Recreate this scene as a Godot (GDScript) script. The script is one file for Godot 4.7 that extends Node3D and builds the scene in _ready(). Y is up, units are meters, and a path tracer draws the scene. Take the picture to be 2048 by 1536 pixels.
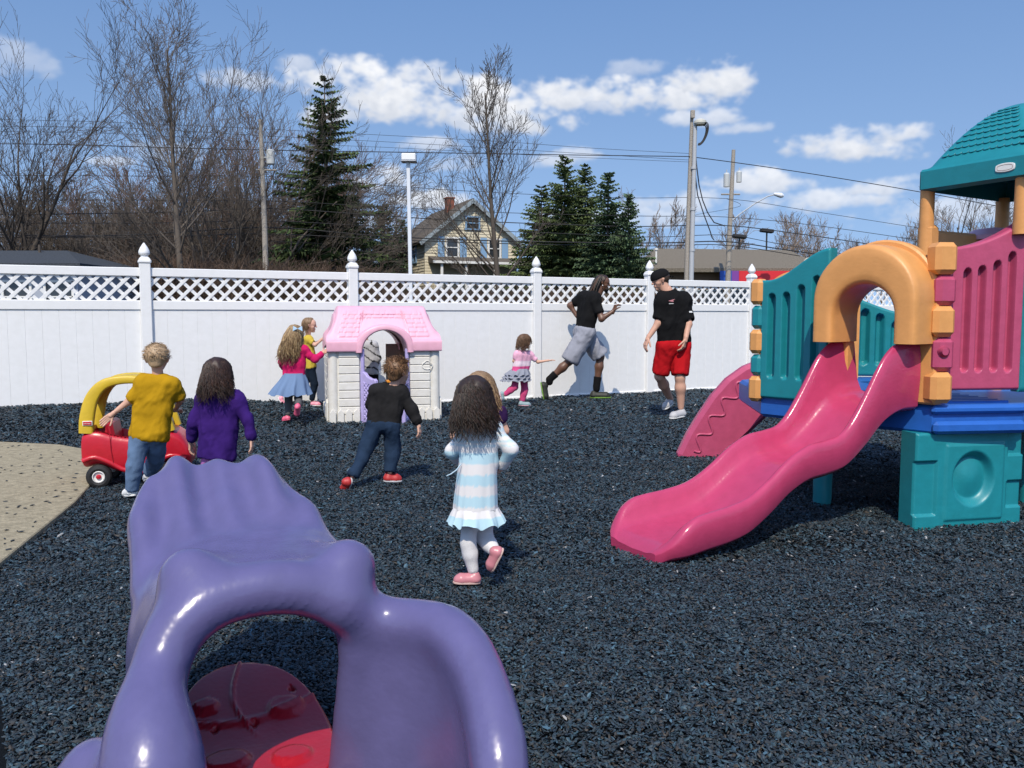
extends Node3D

# ---------------------------------------------------------------- camera model
const FOCAL := 1700.0
const PITCH := 0.0810
const EYE := Vector3(0.0, 1.255, 0.0)
const DEEP := 12.715        # the fence runs along depth = DEEP + SLOPE * x
const SLOPE := 0.5
var rng := RandomNumberGenerator.new()
var taken := {}
var M := {}

func ray(px: float, py: float) -> Vector3:
	var dx := (px - 1024.0) / FOCAL
	var dy := -(py - 768.0) / FOCAL
	return Vector3(dx, dy * cos(PITCH) - sin(PITCH), -cos(PITCH) - dy * sin(PITCH))

func at(px: float, py: float, depth: float) -> Vector3:      # the point seen at a pixel, at a depth in metres
	var d := ray(px, py)
	return EYE + d * (depth / -d.z)

func gnd(px: float, py: float, h := 0.0) -> Vector3:          # the point seen at a pixel, on the level h
	var d := ray(px, py)
	return EYE + d * ((h - EYE.y) / d.y)

# ---------------------------------------------------------------- mesh builder
class MB:
	var v := PackedVector3Array()
	var n := PackedVector3Array()
	var c := PackedColorArray()
	var uv := PackedVector2Array()
	var idx := PackedInt32Array()
	var col := Color(1, 1, 1)
	func vert(p: Vector3, nn: Vector3, t := Vector2.ZERO) -> int:
		v.push_back(p)
		n.push_back(nn)
		c.push_back(col)
		uv.push_back(t)
		return v.size() - 1
	func tri_i(a: int, b: int, d: int) -> void:               # front faces run clockwise
		var g := (v[b] - v[a]).cross(v[d] - v[a])
		if g.dot(n[a] + n[b] + n[d]) > 0.0:
			idx.push_back(a); idx.push_back(d); idx.push_back(b)
		else:
			idx.push_back(a); idx.push_back(b); idx.push_back(d)
	func tri(a: Vector3, b: Vector3, d: Vector3, out: Vector3) -> void:
		var g := (b - a).cross(d - a).normalized()
		if g.dot(out) < 0.0:
			g = -g
		tri_i(vert(a, g), vert(b, g), vert(d, g))
	func quad(a: Vector3, b: Vector3, d: Vector3, e: Vector3, out: Vector3) -> void:
		var g := (d - a).cross(e - b).normalized()
		if g.dot(out) < 0.0:
			g = -g
		var i := vert(a, g)
		vert(b, g)
		vert(d, g)
		vert(e, g)
		tri_i(i, i + 1, i + 2)
		tri_i(i, i + 2, i + 3)
	func box(mid: Vector3, size: Vector3, b := Basis.IDENTITY, bevel := 0.0) -> void:
		var h := size * 0.5
		var e := minf(bevel, minf(h.x, minf(h.y, h.z)) * 0.9)
		for ax in 3:
			var u := (ax + 1) % 3
			var w := (ax + 2) % 3
			for s in [-1.0, 1.0]:
				var nn := Vector3.ZERO
				nn[ax] = s
				var q := []
				for k in [[-1.0, -1.0], [1.0, -1.0], [1.0, 1.0], [-1.0, 1.0]]:
					var p := Vector3.ZERO
					p[ax] = s * h[ax]
					p[u] = k[0] * (h[u] - e)
					p[w] = k[1] * (h[w] - e)
					q.push_back(mid + b * p)
				quad(q[0], q[1], q[2], q[3], b * nn)
		if e <= 0.0:
			return
		for ax in 3:
			var u := (ax + 1) % 3
			var w := (ax + 2) % 3
			for s in [-1.0, 1.0]:
				for t in [-1.0, 1.0]:
					var q := []
					for k in [[-1.0, 0], [1.0, 0], [1.0, 1], [-1.0, 1]]:
						var p := Vector3.ZERO
						p[ax] = k[0] * (h[ax] - e)
						p[u] = s * (h[u] - (e if k[1] == 1 else 0.0))
						p[w] = t * (h[w] - (0.0 if k[1] == 1 else e))
						q.push_back(mid + b * p)
					var nn := Vector3.ZERO
					nn[u] = s
					nn[w] = t
					quad(q[0], q[1], q[2], q[3], b * nn)
		for sx in [-1.0, 1.0]:
			for sy in [-1.0, 1.0]:
				for sz in [-1.0, 1.0]:
					tri(mid + b * Vector3(sx * h.x, sy * (h.y - e), sz * (h.z - e)), mid + b * Vector3(sx * (h.x - e), sy * h.y, sz * (h.z - e)), mid + b * Vector3(sx * (h.x - e), sy * (h.y - e), sz * h.z), b * Vector3(sx, sy, sz))
	# a smooth grid of points, normals by differences; flip turns them round
	func grid(rows: Array, flip := false, wrap := false, out_of := Vector3.INF) -> void:
		var nr := rows.size()
		var nc: int = rows[0].size()
		var base := v.size()
		for i in nr:
			var ra: PackedVector3Array = rows[maxi(i - 1, 0)]
			var rb: PackedVector3Array = rows[mini(i + 1, nr - 1)]
			var r0: PackedVector3Array = rows[i]
			for j in nc:
				var ja := (j - 1 + nc) % nc if wrap else maxi(j - 1, 0)
				var jb := (j + 1) % nc if wrap else mini(j + 1, nc - 1)
				var nn := (rb[j] - ra[j]).cross(r0[jb] - r0[ja]).normalized()
				if flip:
					nn = -nn
				if out_of != Vector3.INF and nn.dot(r0[j] - out_of) < 0.0:
					nn = -nn
				vert(r0[j], nn, Vector2(float(j) / nc, float(i) / nr))
		var span := nc if wrap else nc - 1
		for i in nr - 1:
			for j in span:
				var a := base + i * nc + j
				var b := base + i * nc + (j + 1) % nc
				tri_i(a, b, b + nc)
				tri_i(a, b + nc, a + nc)
	func tube(path: PackedVector3Array, rad: PackedFloat32Array, sides := 6, caps := true) -> void:
		var m := path.size()
		var base := v.size()
		var side := Vector3.ZERO
		for i in m:
			var d := (path[mini(i + 1, m - 1)] - path[maxi(i - 1, 0)]).normalized()
			if side == Vector3.ZERO:
				side = d.cross(Vector3.UP if absf(d.y) < 0.9 else Vector3.RIGHT).normalized()
			else:
				side = (side - d * side.dot(d)).normalized()
			var up := side.cross(d)
			for k in sides:
				var a := TAU * k / sides
				var o := side * cos(a) + up * sin(a)
				vert(path[i] + o * rad[i], o)
		for i in m - 1:
			for k in sides:
				var a := base + i * sides + k
				var b := base + i * sides + (k + 1) % sides
				tri_i(a, b, b + sides)
				tri_i(a, b + sides, a + sides)
		if caps:
			for e in [0, m - 1]:
				var d := (path[1] - path[0]).normalized() * -1.0 if e == 0 else (path[m - 1] - path[m - 2]).normalized()
				var ctr := vert(path[e], d)
				var first := v.size()
				for k in sides:
					vert(v[base + e * sides + k], d)
				for k in sides:
					tri_i(ctr, first + k, first + (k + 1) % sides)
	func rod(a: Vector3, b: Vector3, ra: float, rb := -1.0, sides := 8) -> void:
		tube(PackedVector3Array([a, b]), PackedFloat32Array([ra, ra if rb < 0.0 else rb]), sides)
	# a turned profile of (radius, height) points about an axis
	func lathe(origin: Vector3, profile: Array, sides := 16, b := Basis.IDENTITY) -> void:
		var rows := []
		for p in profile:
			var r := PackedVector3Array()
			for k in sides:
				var a := TAU * k / sides
				r.push_back(origin + b * Vector3(cos(a) * p.x, p.y, sin(a) * p.x))
			rows.push_back(r)
		var nr := rows.size()
		for i in nr - 1:
			var lo: Vector2 = profile[i]
			var hi: Vector2 = profile[i + 1]
			var tn := Vector2(hi.y - lo.y, -(hi.x - lo.x)).normalized()
			var base := v.size()
			for k in sides:
				var a := TAU * k / sides
				var nn := b * Vector3(cos(a) * tn.x, tn.y, sin(a) * tn.x)
				vert(rows[i][k], nn)
				vert(rows[i + 1][k], nn)
			for k in sides:
				var a := base + 2 * k
				var d := base + 2 * ((k + 1) % sides)
				tri_i(a, d, d + 1)
				tri_i(a, d + 1, a + 1)
	# a flat outline pushed to a thickness: points in the plane of (ux, uy), depth along uz
	func prism(pts: PackedVector2Array, origin: Vector3, ux: Vector3, uy: Vector3, uz: Vector3, thick: float, bevel := 0.0) -> void:
		var tris := Geometry2D.triangulate_polygon(pts)
		var m := pts.size()
		var mid := Vector2.ZERO
		for p in pts:
			mid += p / m
		var inner := pts
		if bevel > 0.0:
			var cand := Geometry2D.offset_polygon(pts, -bevel)
			inner = PackedVector2Array()
			for i in m:
				var a := pts[(i - 1 + m) % m]
				var p := pts[i]
				var q := pts[(i + 1) % m]
				var n1 := (p - a).normalized().orthogonal()
				var n2 := (q - p).normalized().orthogonal()
				var nn := (n1 + n2).normalized()
				var s := bevel / maxf(0.35, nn.dot(n1))
				var t1 := p + nn * s
				inner.push_back(t1 if Geometry2D.is_point_in_polygon(p + nn * 0.0005, pts) else p - nn * s)
			if cand.is_empty():
				inner = pts
		var f := func(p: Vector2, d: float) -> Vector3: return origin + ux * p.x + uy * p.y + uz * d
		for side in [[0.0, -1.0], [thick, 1.0]]:
			var base := v.size()
			for p in inner:
				vert(f.call(p, side[0]), uz * side[1])
			for k in range(0, tris.size(), 3):
				tri_i(base + tris[k], base + tris[k + 1], base + tris[k + 2])
		for i in m:
			var j := (i + 1) % m
			var dd := (pts[j] - pts[i]).normalized().orthogonal()
			if Geometry2D.is_point_in_polygon((pts[i] + pts[j]) * 0.5 + dd * 0.0005, pts):
				dd = -dd
			var out := ux * dd.x + uy * dd.y
			quad(f.call(pts[i], bevel), f.call(pts[j], bevel), f.call(pts[j], thick - bevel), f.call(pts[i], thick - bevel), out)
			if bevel > 0.0:
				quad(f.call(inner[i], 0.0), f.call(inner[j], 0.0), f.call(pts[j], bevel), f.call(pts[i], bevel), out - uz)
				quad(f.call(inner[i], thick), f.call(inner[j], thick), f.call(pts[j], thick - bevel), f.call(pts[i], thick - bevel), out + uz)
	func relax(times: int) -> void:                           # even out a closed skin, then renew its normals
		var cnt := PackedFloat32Array()
		cnt.resize(v.size())
		cnt.fill(0.0)
		for k in idx:
			cnt[k] += 2.0
		for pass_ in times:
			var sum := PackedVector3Array()
			sum.resize(v.size())
			for k in range(0, idx.size(), 3):
				var a := idx[k]
				var b := idx[k + 1]
				var d := idx[k + 2]
				var s := v[a] + v[b] + v[d]
				sum[a] += s - v[a]
				sum[b] += s - v[b]
				sum[d] += s - v[d]
			for i in v.size():
				if cnt[i] > 0.0:
					v[i] = v[i].lerp(sum[i] / cnt[i], 0.6)
		renew()
	func renew() -> void:
		var nn := PackedVector3Array()
		nn.resize(v.size())
		for k in range(0, idx.size(), 3):
			var g := (v[idx[k + 2]] - v[idx[k]]).cross(v[idx[k + 1]] - v[idx[k]])
			nn[idx[k]] += g
			nn[idx[k + 1]] += g
			nn[idx[k + 2]] += g
		for i in v.size():
			n[i] = nn[i].normalized()
	func mesh() -> ArrayMesh:
		var a := []
		a.resize(Mesh.ARRAY_MAX)
		a[Mesh.ARRAY_VERTEX] = v
		a[Mesh.ARRAY_NORMAL] = n
		a[Mesh.ARRAY_COLOR] = c
		a[Mesh.ARRAY_TEX_UV] = uv
		a[Mesh.ARRAY_INDEX] = idx
		var am := ArrayMesh.new()
		am.add_surface_from_arrays(Mesh.PRIMITIVE_TRIANGLES, a)
		return am

# ---------------------------------------------------------------- scene helpers
func numbered(called: String) -> String:
	taken[called] = taken.get(called, 0) + 1
	return called if taken[called] == 1 else "%s_%03d" % [called, taken[called] - 1]

func obj(called: String, shape, material: Material, parent: Node = self) -> MeshInstance3D:
	var o := MeshInstance3D.new()
	o.name = numbered(called) if parent == self else called
	o.mesh = shape.mesh() if shape is MB else shape
	o.material_override = material
	parent.add_child(o, true)
	return o

func thing(called: String, label: String, category: String, where := Vector3.ZERO, group := "") -> Node3D:
	var o := Node3D.new()
	o.name = numbered(called)
	o.position = where
	add_child(o)
	tag(o, label, category, group)
	return o

func tag(o: Node, label: String, category: String, group := "", kind := "") -> void:
	o.set_meta("label", label)
	o.set_meta("category", category)
	if group != "":
		o.set_meta("group", group)
	if kind != "":
		o.set_meta("kind", kind)

func struct(o: Node, label: String, category: String) -> void:
	tag(o, label, category, "", "structure")

# ---------------------------------------------------------------- materials
func lin(r: float, g: float, b: float) -> Color:
	return Color(r, g, b).linear_to_srgb()

func mat(col: Color, rough := 0.6, spec := 0.5) -> StandardMaterial3D:      # col holds linear values
	var m := StandardMaterial3D.new()
	m.albedo_color = col.linear_to_srgb()
	m.roughness = rough
	m.metallic_specular = spec
	m.cull_mode = BaseMaterial3D.CULL_DISABLED
	return m

func vmat(rough := 0.8, spec := 0.3) -> StandardMaterial3D:
	var m := mat(Color(1, 1, 1), rough, spec)
	m.vertex_color_use_as_albedo = true
	return m

var noise_cache := {}
func noise_tex(seed_: int, freq: float, octaves: int, lo: Color, hi: Color, size := 512, as_normal := 0.0) -> ImageTexture:
	var fn := FastNoiseLite.new()
	fn.seed = seed_
	fn.noise_type = FastNoiseLite.TYPE_SIMPLEX_SMOOTH
	fn.frequency = freq
	fn.fractal_octaves = octaves
	var im := fn.get_seamless_image(size, size)
	im.convert(Image.FORMAT_RGBA8)
	if as_normal > 0.0:
		im.bump_map_to_normal_map(as_normal)
	else:
		var data := im.get_data()
		for i in range(0, data.size(), 4):
			var t := data[i] / 255.0
			data[i] = int(255.0 * lerpf(lo.r, hi.r, t))
			data[i + 1] = int(255.0 * lerpf(lo.g, hi.g, t))
			data[i + 2] = int(255.0 * lerpf(lo.b, hi.b, t))
			data[i + 3] = 255
		im = Image.create_from_data(size, size, false, Image.FORMAT_RGBA8, data)
	im.generate_mipmaps()
	return ImageTexture.create_from_image(im)

func textured(m: StandardMaterial3D, tex: Texture2D, scale: float, bump: Texture2D = null, bump_scale := 1.0) -> StandardMaterial3D:
	m.uv1_triplanar = true
	m.uv1_world_triplanar = true
	m.uv1_scale = Vector3.ONE * scale
	if tex:
		m.albedo_texture = tex
	if bump:
		m.normal_enabled = true
		m.normal_texture = bump
		m.normal_scale = bump_scale
	return m

func make_materials() -> void:
	var peel := noise_tex(11, 0.09, 2, Color.BLACK, Color.WHITE, 256, 2.0)
	var mottle := noise_tex(5, 0.012, 5, Color(0.92, 0.92, 0.915), Color(1, 1, 1), 512)
	var weave := noise_tex(9, 0.16, 2, Color(0.78, 0.78, 0.78), Color(1, 1, 1), 256)
	var weave_n := noise_tex(9, 0.05, 3, Color.BLACK, Color.WHITE, 256, 5.0)
	M.peel = peel
	M.mottle = mottle
	M.weave = weave
	M.weave_n = weave_n
	var plastic := {
		"purple": [Color(0.122, 0.110, 0.250), 0.24], "pink": [Color(0.49, 0.052, 0.135), 0.2], "magenta": [Color(0.48, 0.074, 0.160), 0.38],
		"orange": [Color(0.72, 0.335, 0.105), 0.45], "teal": [Color(0.012, 0.230, 0.275), 0.4],
		"blue": [Color(0.020, 0.120, 0.480), 0.40], "red": [Color(0.52, 0.012, 0.028), 0.30],
		"yellow": [Color(0.64, 0.44, 0.030), 0.38], "house_pink": [Color(0.80, 0.43, 0.55), 0.42], "house_cream": [Color(0.72, 0.70, 0.655), 0.55],
		"lavender": [Color(0.44, 0.38, 0.68), 0.45], "orange_toy": [Color(0.80, 0.30, 0.02), 0.4], "house_tan": [Color(0.42, 0.31, 0.25), 0.6],
		"house_red": [Color(0.5, 0.05, 0.10), 0.5], "vinyl": [Color(0.80, 0.80, 0.80), 0.42], "tyre": [Color(0.012, 0.012, 0.013), 0.55],
		"white_plastic": [Color(0.78, 0.78, 0.76), 0.4], "floor_red": [Color(0.42, 0.012, 0.028), 0.33],
	}
	for k in plastic:
		var m := mat(plastic[k][0], plastic[k][1])
		textured(m, mottle, 1.7, peel, 0.12)
		M[k] = m
	M.vinyl.albedo_texture = noise_tex(61, 0.02, 5, Color(0.965, 0.965, 0.96), Color(1, 1, 1), 256)
	M.house_cream.albedo_texture = noise_tex(62, 0.02, 5, Color(0.94, 0.935, 0.92), Color(1, 1, 1), 256)
	M.house_pink.albedo_texture = M.house_cream.albedo_texture
	M.vinyl.normal_scale = 0.04

# ---------------------------------------------------------------- sky
func sky_panorama() -> Image:
	var fn := FastNoiseLite.new()
	fn.seed = 3
	fn.frequency = 1.0
	fn.fractal_octaves = 5
	fn.fractal_gain = 0.55
	# clouds seen in the photograph: centre pixel, half width, half height, tilt, strength
	var puffs := [[760, 190, 150, 60, -0.12, 1.0], [860, 160, 75, 34, 0.0, 0.9], [690, 210, 70, 45, 0.2, 0.8], [1000, 215, 125, 48, -0.25, 1.0], [1110, 195, 80, 34, 0.0, 0.95], [930, 240, 60, 30, -0.3, 0.8],
		[1300, 195, 130, 36, -0.12, 0.95], [1420, 165, 85, 34, 0.0, 1.0], [1220, 205, 60, 26, 0.0, 0.7], [1400, 240, 75, 20, 0.0, 0.7], [1490, 258, 55, 14, 0.1, 0.6], [1720, 295, 115, 32, -0.18, 0.95], [1770, 275, 65, 22, 0.0, 0.85],
		[1540, 370, 85, 26, -0.1, 0.85], [1760, 378, 75, 20, 0.0, 0.8], [1640, 405, 130, 22, 0.0, 0.75], [1380, 410, 110, 24, 0.0, 0.6], [790, 372, 75, 30, 0.0, 0.85], [850, 400, 90, 24, 0.0, 0.85], [860, 290, 48, 16, 0.0, 0.6],
		[900, 330, 60, 18, 0.0, 0.6], [1130, 320, 70, 20, 0.0, 0.6], [30, 130, 60, 34, 0.0, 0.35], [610, 130, 40, 16, 0.0, 0.55], [480, 160, 70, 22, 0.0, 0.55], [1270, 140, 60, 18, 0.0, 0.4], [320, 305, 75, 22, 0.0, 0.55],
		[230, 325, 40, 12, 0.0, 0.5], [1250, 440, 160, 26, 0.0, 0.55], [600, 440, 260, 24, 0.0, 0.45], [1900, 430, 160, 26, 0.0, 0.55]]
	var cl := []
	for p in puffs:
		var d := ray(p[0], p[1]).normalized()
		cl.push_back([atan2(d.x, -d.z), asin(d.y), p[2] / FOCAL, p[3] / FOCAL, p[4], p[5]])
	var r := RandomNumberGenerator.new()
	r.seed = 8
	for k in 90:                                              # the same fair-weather clouds all round
		var az := r.randf_range(-PI, PI)
		var el := r.randf_range(0.05, 0.42) if k < 70 else r.randf_range(0.4, 1.2)
		if absf(az) < 0.68 and el < 0.6:
			continue
		cl.push_back([az, el, r.randf_range(0.03, 0.09) * (1.0 + el), r.randf_range(0.012, 0.03) * (1.0 + el), r.randf_range(-0.2, 0.2), r.randf_range(0.6, 1.0)])
	var shade := func(az: float, el: float, list: Array) -> Color:
		var y := sin(maxf(el, 0.0))
		var t := pow(1.0 - y, 2.6)
		var c := Color(0.074, 0.205, 0.540).lerp(Color(0.400, 0.610, 0.920), t)
		# brighter and whiter towards the sun, as the standard clear sky has it
		var cs := cos(el) * cos(0.873) * -cos(az - 0.122) + sin(el) * sin(0.873)
		var th := acos(clampf(cs, -1.0, 1.0))
		var glow := 10.0 * exp(-3.0 * th)
		c = c * ((0.91 + 0.45 * cs * cs) / 1.08) + Color(0.19, 0.22, 0.27) * (glow / 1.08)
		var cov := 0.0
		var low := 0.0
		for q in list:
			var dx: float = wrapf(az - q[0], -PI, PI) / q[2]
			var dy: float = (el - q[1]) / q[3]
			dy += dx * q[4] * -2.0
			if dy < 0.0:
				dy *= 1.45
			var dd := dx * dx + dy * dy
			if dd > 4.0:
				continue
			var n1 := fn.get_noise_3d(az * 14.0, el * 26.0, q[0] * 3.0)
			var n2 := fn.get_noise_3d(az * 60.0 + 9.0, el * 85.0, 2.0)
			var e := 1.0 - dd * 0.75 + n1 * 1.4 + n2 * 0.42
			var a: float = smoothstep(-0.10, 1.0, e) * q[5]
			if a > cov:
				low = clampf(0.5 - dy * 0.5 + n2 * 0.6, 0.0, 1.0)
			cov = maxf(cov, a)
		var white := Color(0.93, 0.94, 0.97).lerp(Color(0.66, 0.70, 0.78), low)
		return c.lerp(white, cov)
	var w := 512
	var im := Image.create(w, w / 2, false, Image.FORMAT_RGBF)
	for j in w / 2:
		var el := PI * (0.5 - (j + 0.5) / (w / 2.0))
		for i in w:
			if el < -0.02:
				im.set_pixel(i, j, Color(0.16, 0.16, 0.14))
				continue
			var az := wrapf(TAU * (i + 0.5) / w, -PI, PI)
			im.set_pixel(i, j, shade.call(az, el, cl))
	var big := 4096
	im.resize(big, big / 2, Image.INTERPOLATE_CUBIC)
	for i in range(-int(big * 0.66 / TAU), int(big * 0.66 / TAU)):
		var az := TAU * (i + 0.5) / big
		var near := []
		for q in cl:
			if absf(wrapf(az - q[0], -PI, PI)) < q[2] * 2.1:
				near.push_back(q)
		for j in range(int(big / 2 * (0.5 - 0.40 / PI)), int(big / 2 * 0.5)):
			im.set_pixel(posmod(i, big), j, shade.call(az, PI * (0.5 - (j + 0.5) / (big / 2.0)), near))
	return im

func make_camera_and_light() -> void:
	var cam := Camera3D.new()
	cam.name = "camera"
	cam.position = EYE
	cam.rotation.x = -PITCH
	cam.fov = rad_to_deg(2.0 * atan(768.0 / FOCAL))
	cam.near = 0.05
	cam.far = 900.0
	add_child(cam)
	cam.current = true
	var env := Environment.new()
	env.background_mode = Environment.BG_SKY
	var sm := PanoramaSkyMaterial.new()
	sm.panorama = ImageTexture.create_from_image(sky_panorama())
	sm.energy_multiplier = 1.0
	var sky := Sky.new()
	sky.sky_material = sm
	env.sky = sky
	env.tonemap_mode = Environment.TONE_MAPPER_LINEAR
	env.tonemap_exposure = 1.05
	env.sdfgi_enabled = true
	env.ssao_enabled = true
	env.ssil_enabled = true
	var we := WorldEnvironment.new()
	we.name = "world_environment"
	we.environment = env
	add_child(we)
	var sun := DirectionalLight3D.new()
	sun.name = "sun"
	sun.light_energy = 1.25
	sun.light_color = Color(1.0, 0.955, 0.875)
	sun.light_angular_distance = 0.5
	sun.shadow_enabled = true
	add_child(sun)
	var el := deg_to_rad(50.0)
	var az := deg_to_rad(7.0)                                  # the light travels away from the camera, a little to the right
	sun.look_at_from_position(Vector3.ZERO, Vector3(sin(az) * cos(el), -sin(el), -cos(az) * cos(el)), Vector3.UP)

# ---------------------------------------------------------------- ground
var gnoise := FastNoiseLite.new()
func fence_depth(x: float) -> float:
	return DEEP + SLOPE * x

func gh(x: float, z: float) -> float:                          # level of the mulch
	var dz := fence_depth(x) + z                               # metres in front of the fence
	var h := 0.022 * gnoise.get_noise_2d(x * 1.2, z * 1.2) + 0.008 * gnoise.get_noise_2d(x * 4.0, z * 4.0 + 50.0)
	h += 0.20 * smoothstep(-1.0, -4.5, x) * smoothstep(2.6, 0.1, dz)
	h += 0.05 * exp(-(pow(x - 1.75, 2.0) / 0.10 + pow(z + 4.75, 2.0) / 0.05))
	return h

var pad_poly := PackedVector2Array()
func make_ground() -> void:
	gnoise.seed = 4
	gnoise.frequency = 0.9
	var p0 := gnd(-420, 872)
	var p1 := gnd(0, 888)
	var p2 := gnd(120, 894)
	var p3 := gnd(186, 906)
	var p4 := gnd(212, 940)
	var p5 := gnd(150, 1010)
	var p6 := gnd(0, 1134)
	var p7 := gnd(-520, 1560)
	for p in [p0, p1, p2, p3, p4, p5, p6, p7]:
		pad_poly.push_back(Vector2(p.x, p.z))
	pad_poly.push_back(Vector2(-9.0, p7.z))
	pad_poly.push_back(Vector2(-9.0, p0.z))
	# lawn and street beyond the fence, out to the horizon
	var g := MB.new()
	var st := 60.0
	for i in range(-8, 8):
		for j in range(-1, 12):
			g.quad(Vector3(i * st, -0.12, -j * st), Vector3(i * st + st, -0.12, -j * st), Vector3(i * st + st, -0.12, -j * st - st), Vector3(i * st, -0.12, -j * st - st), Vector3.UP)
	var lawn := mat(Color(0.085, 0.085, 0.045), 0.95, 0.2)
	textured(lawn, noise_tex(21, 0.02, 5, Color(0.55, 0.6, 0.5), Color(1, 1, 1), 512), 0.12)
	struct(obj("ground", g, lawn), "dry spring grass stretching away behind the white fence", "ground")
	# the street behind the fence
	var road := MB.new()
	road.quad(Vector3(-90, -0.10, -27), Vector3(90, -0.10, -27), Vector3(90, -0.10, -36), Vector3(-90, -0.10, -36), Vector3.UP)
	var asphalt := mat(Color(0.055, 0.055, 0.058), 0.9, 0.3)
	textured(asphalt, noise_tex(22, 0.1, 4, Color(0.7, 0.7, 0.7), Color(1, 1, 1), 256), 0.4)
	struct(obj("road", road, asphalt), "grey asphalt street running behind the fence", "road")
	# bed of rubber mulch
	var bed := MB.new()
	var rows := []
	var nx := 150
	var nz := 120
	for j in nz + 1:
		var r := PackedVector3Array()
		for i in nx + 1:
			var x := lerpf(-9.0, 10.0, float(i) / nx)
			var z := -lerpf(0.2, fence_depth(x) + 0.05, float(j) / nz)
			r.push_back(Vector3(x, gh(x, z) - 0.012, z))
		rows.push_back(r)
	bed.grid(rows, true)
	var dark := mat(Color(0.014, 0.019, 0.025), 0.9, 0.2)
	textured(dark, noise_tex(23, 0.25, 3, Color(0.3, 0.3, 0.3), Color(1, 1, 1), 256), 3.0)
	struct(obj("mulch_bed", bed, dark), "bed under the dark blue rubber mulch of the playground", "ground")
	# loose nuggets of shredded rubber
	var kinds := []
	rng.seed = 77
	for k in 3:
		var nb := MB.new()
		var ring := []
		var seg := 5
		for i in seg:
			var a := TAU * i / seg + rng.randf_range(-0.35, 0.35)
			var rr := rng.randf_range(0.65, 1.1)
			ring.push_back(Vector3(cos(a) * rr, rng.randf_range(-0.12, 0.12), sin(a) * rr * 0.55))
		for i in seg:
			var a: Vector3 = ring[i]
			var b: Vector3 = ring[(i + 1) % seg]
			var up := Vector3(0.1 * k - 0.1, 0.34, 0.05)
			nb.tri(a, b, up, Vector3.UP)
			nb.tri(a, b, Vector3(0.0, -0.3, 0.0), Vector3.DOWN)
		kinds.push_back(nb.mesh())
	var nm := vmat(0.62, 0.45)
	var bufs := [PackedFloat32Array(), PackedFloat32Array(), PackedFloat32Array()]
	var bands := [[1.75, 4.2, 0.0080, 1.9], [4.2, 7.2, 0.0106, 1.55], [7.2, 10.6, 0.0165, 1.35], [10.6, 17.0, 0.024, 1.25]]
	for bd in bands:
		var size: float = bd[2]
		var half: float = 0.64
		var area: float = half * (bd[1] * bd[1] - bd[0] * bd[0])
		var count := int(area / (size * size * 1.7) * bd[3])
		for i in count:
			var dep := sqrt(lerpf(bd[0] * bd[0], bd[1] * bd[1], rng.randf()))
			var x := rng.randf_range(-half, half) * dep + 0.05
			if dep > fence_depth(x) + 0.02:
				continue
			var z := -dep
			if Geometry2D.is_point_in_polygon(Vector2(x, z), pad_poly):
				continue
			var s := size * exp(rng.randfn(0.0, 0.28))
			var q := Basis.from_euler(Vector3(rng.randfn(0.0, 0.42), rng.randf() * TAU, rng.randfn(0.0, 0.42)))
			var bs := q.scaled_local(Vector3(s * rng.randf_range(0.8, 1.5), s * rng.randf_range(0.5, 1.0), s))
			var t := rng.randf()
			var c := Color(0.019, 0.026, 0.033)
			if t < 0.40:
				c = Color(0.024, 0.042, 0.058)
			elif t < 0.55:
				c = Color(0.031, 0.063, 0.086)
			elif t < 0.64:
				c = Color(0.042, 0.037, 0.032)
			elif t < 0.643:
				c = Color(0.30, 0.30, 0.30)
			elif t < 0.665:
				c = Color(0.050, 0.105, 0.150)
			var kk := rng.randf_range(0.8, 1.25)
			c = Color(c.r * kk, c.g * kk, c.b * kk)
			var y := gh(x, z) + rng.randf_range(-0.006, 0.010)
			var o := Vector3(x, y, z)
			var bb: PackedFloat32Array = bufs[i % 3]
			bb.append_array(PackedFloat32Array([bs.x.x, bs.y.x, bs.z.x, o.x, bs.x.y, bs.y.y, bs.z.y, o.y, bs.x.z, bs.y.z, bs.z.z, o.z, c.r, c.g, c.b, 1.0]))
			bufs[i % 3] = bb
	var top := Node3D.new()
	top.name = "rubber_mulch"
	add_child(top)
	tag(top, "dark blue shredded rubber mulch covering the playground", "mulch", "", "stuff")
	for k in 3:
		var mm := MultiMesh.new()
		mm.transform_format = MultiMesh.TRANSFORM_3D
		mm.use_colors = true
		mm.mesh = kinds[k]
		mm.instance_count = bufs[k].size() / 16
		mm.buffer = bufs[k]
		var mi := MultiMeshInstance3D.new()
		mi.name = "nuggets"
		mi.multimesh = mm
		mi.material_override = nm
		mi.set_meta("kind", "stuff")
		top.add_child(mi, true)
	# concrete pad
	var pad := MB.new()
	var flat := PackedVector2Array()
	for p in pad_poly:
		flat.push_back(Vector2(p.x, -p.y))
	pad.prism(flat, Vector3(0, -0.09, 0), Vector3.RIGHT, Vector3.FORWARD, Vector3.UP, 0.115, 0.006)
	var conc := mat(Color(0.375, 0.325, 0.225), 0.9, 0.25)
	textured(conc, noise_tex(31, 0.03, 5, Color(0.80, 0.80, 0.80), Color(1, 1, 1), 512), 0.7, noise_tex(32, 0.2, 3, Color.BLACK, Color.WHITE, 256, 3.0), 0.4)
	struct(obj("concrete_path", pad, conc), "tan concrete pad with bits of mulch strewn on it", "pavement")
	# bits of mulch strewn over the concrete
	var groups := 0
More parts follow.
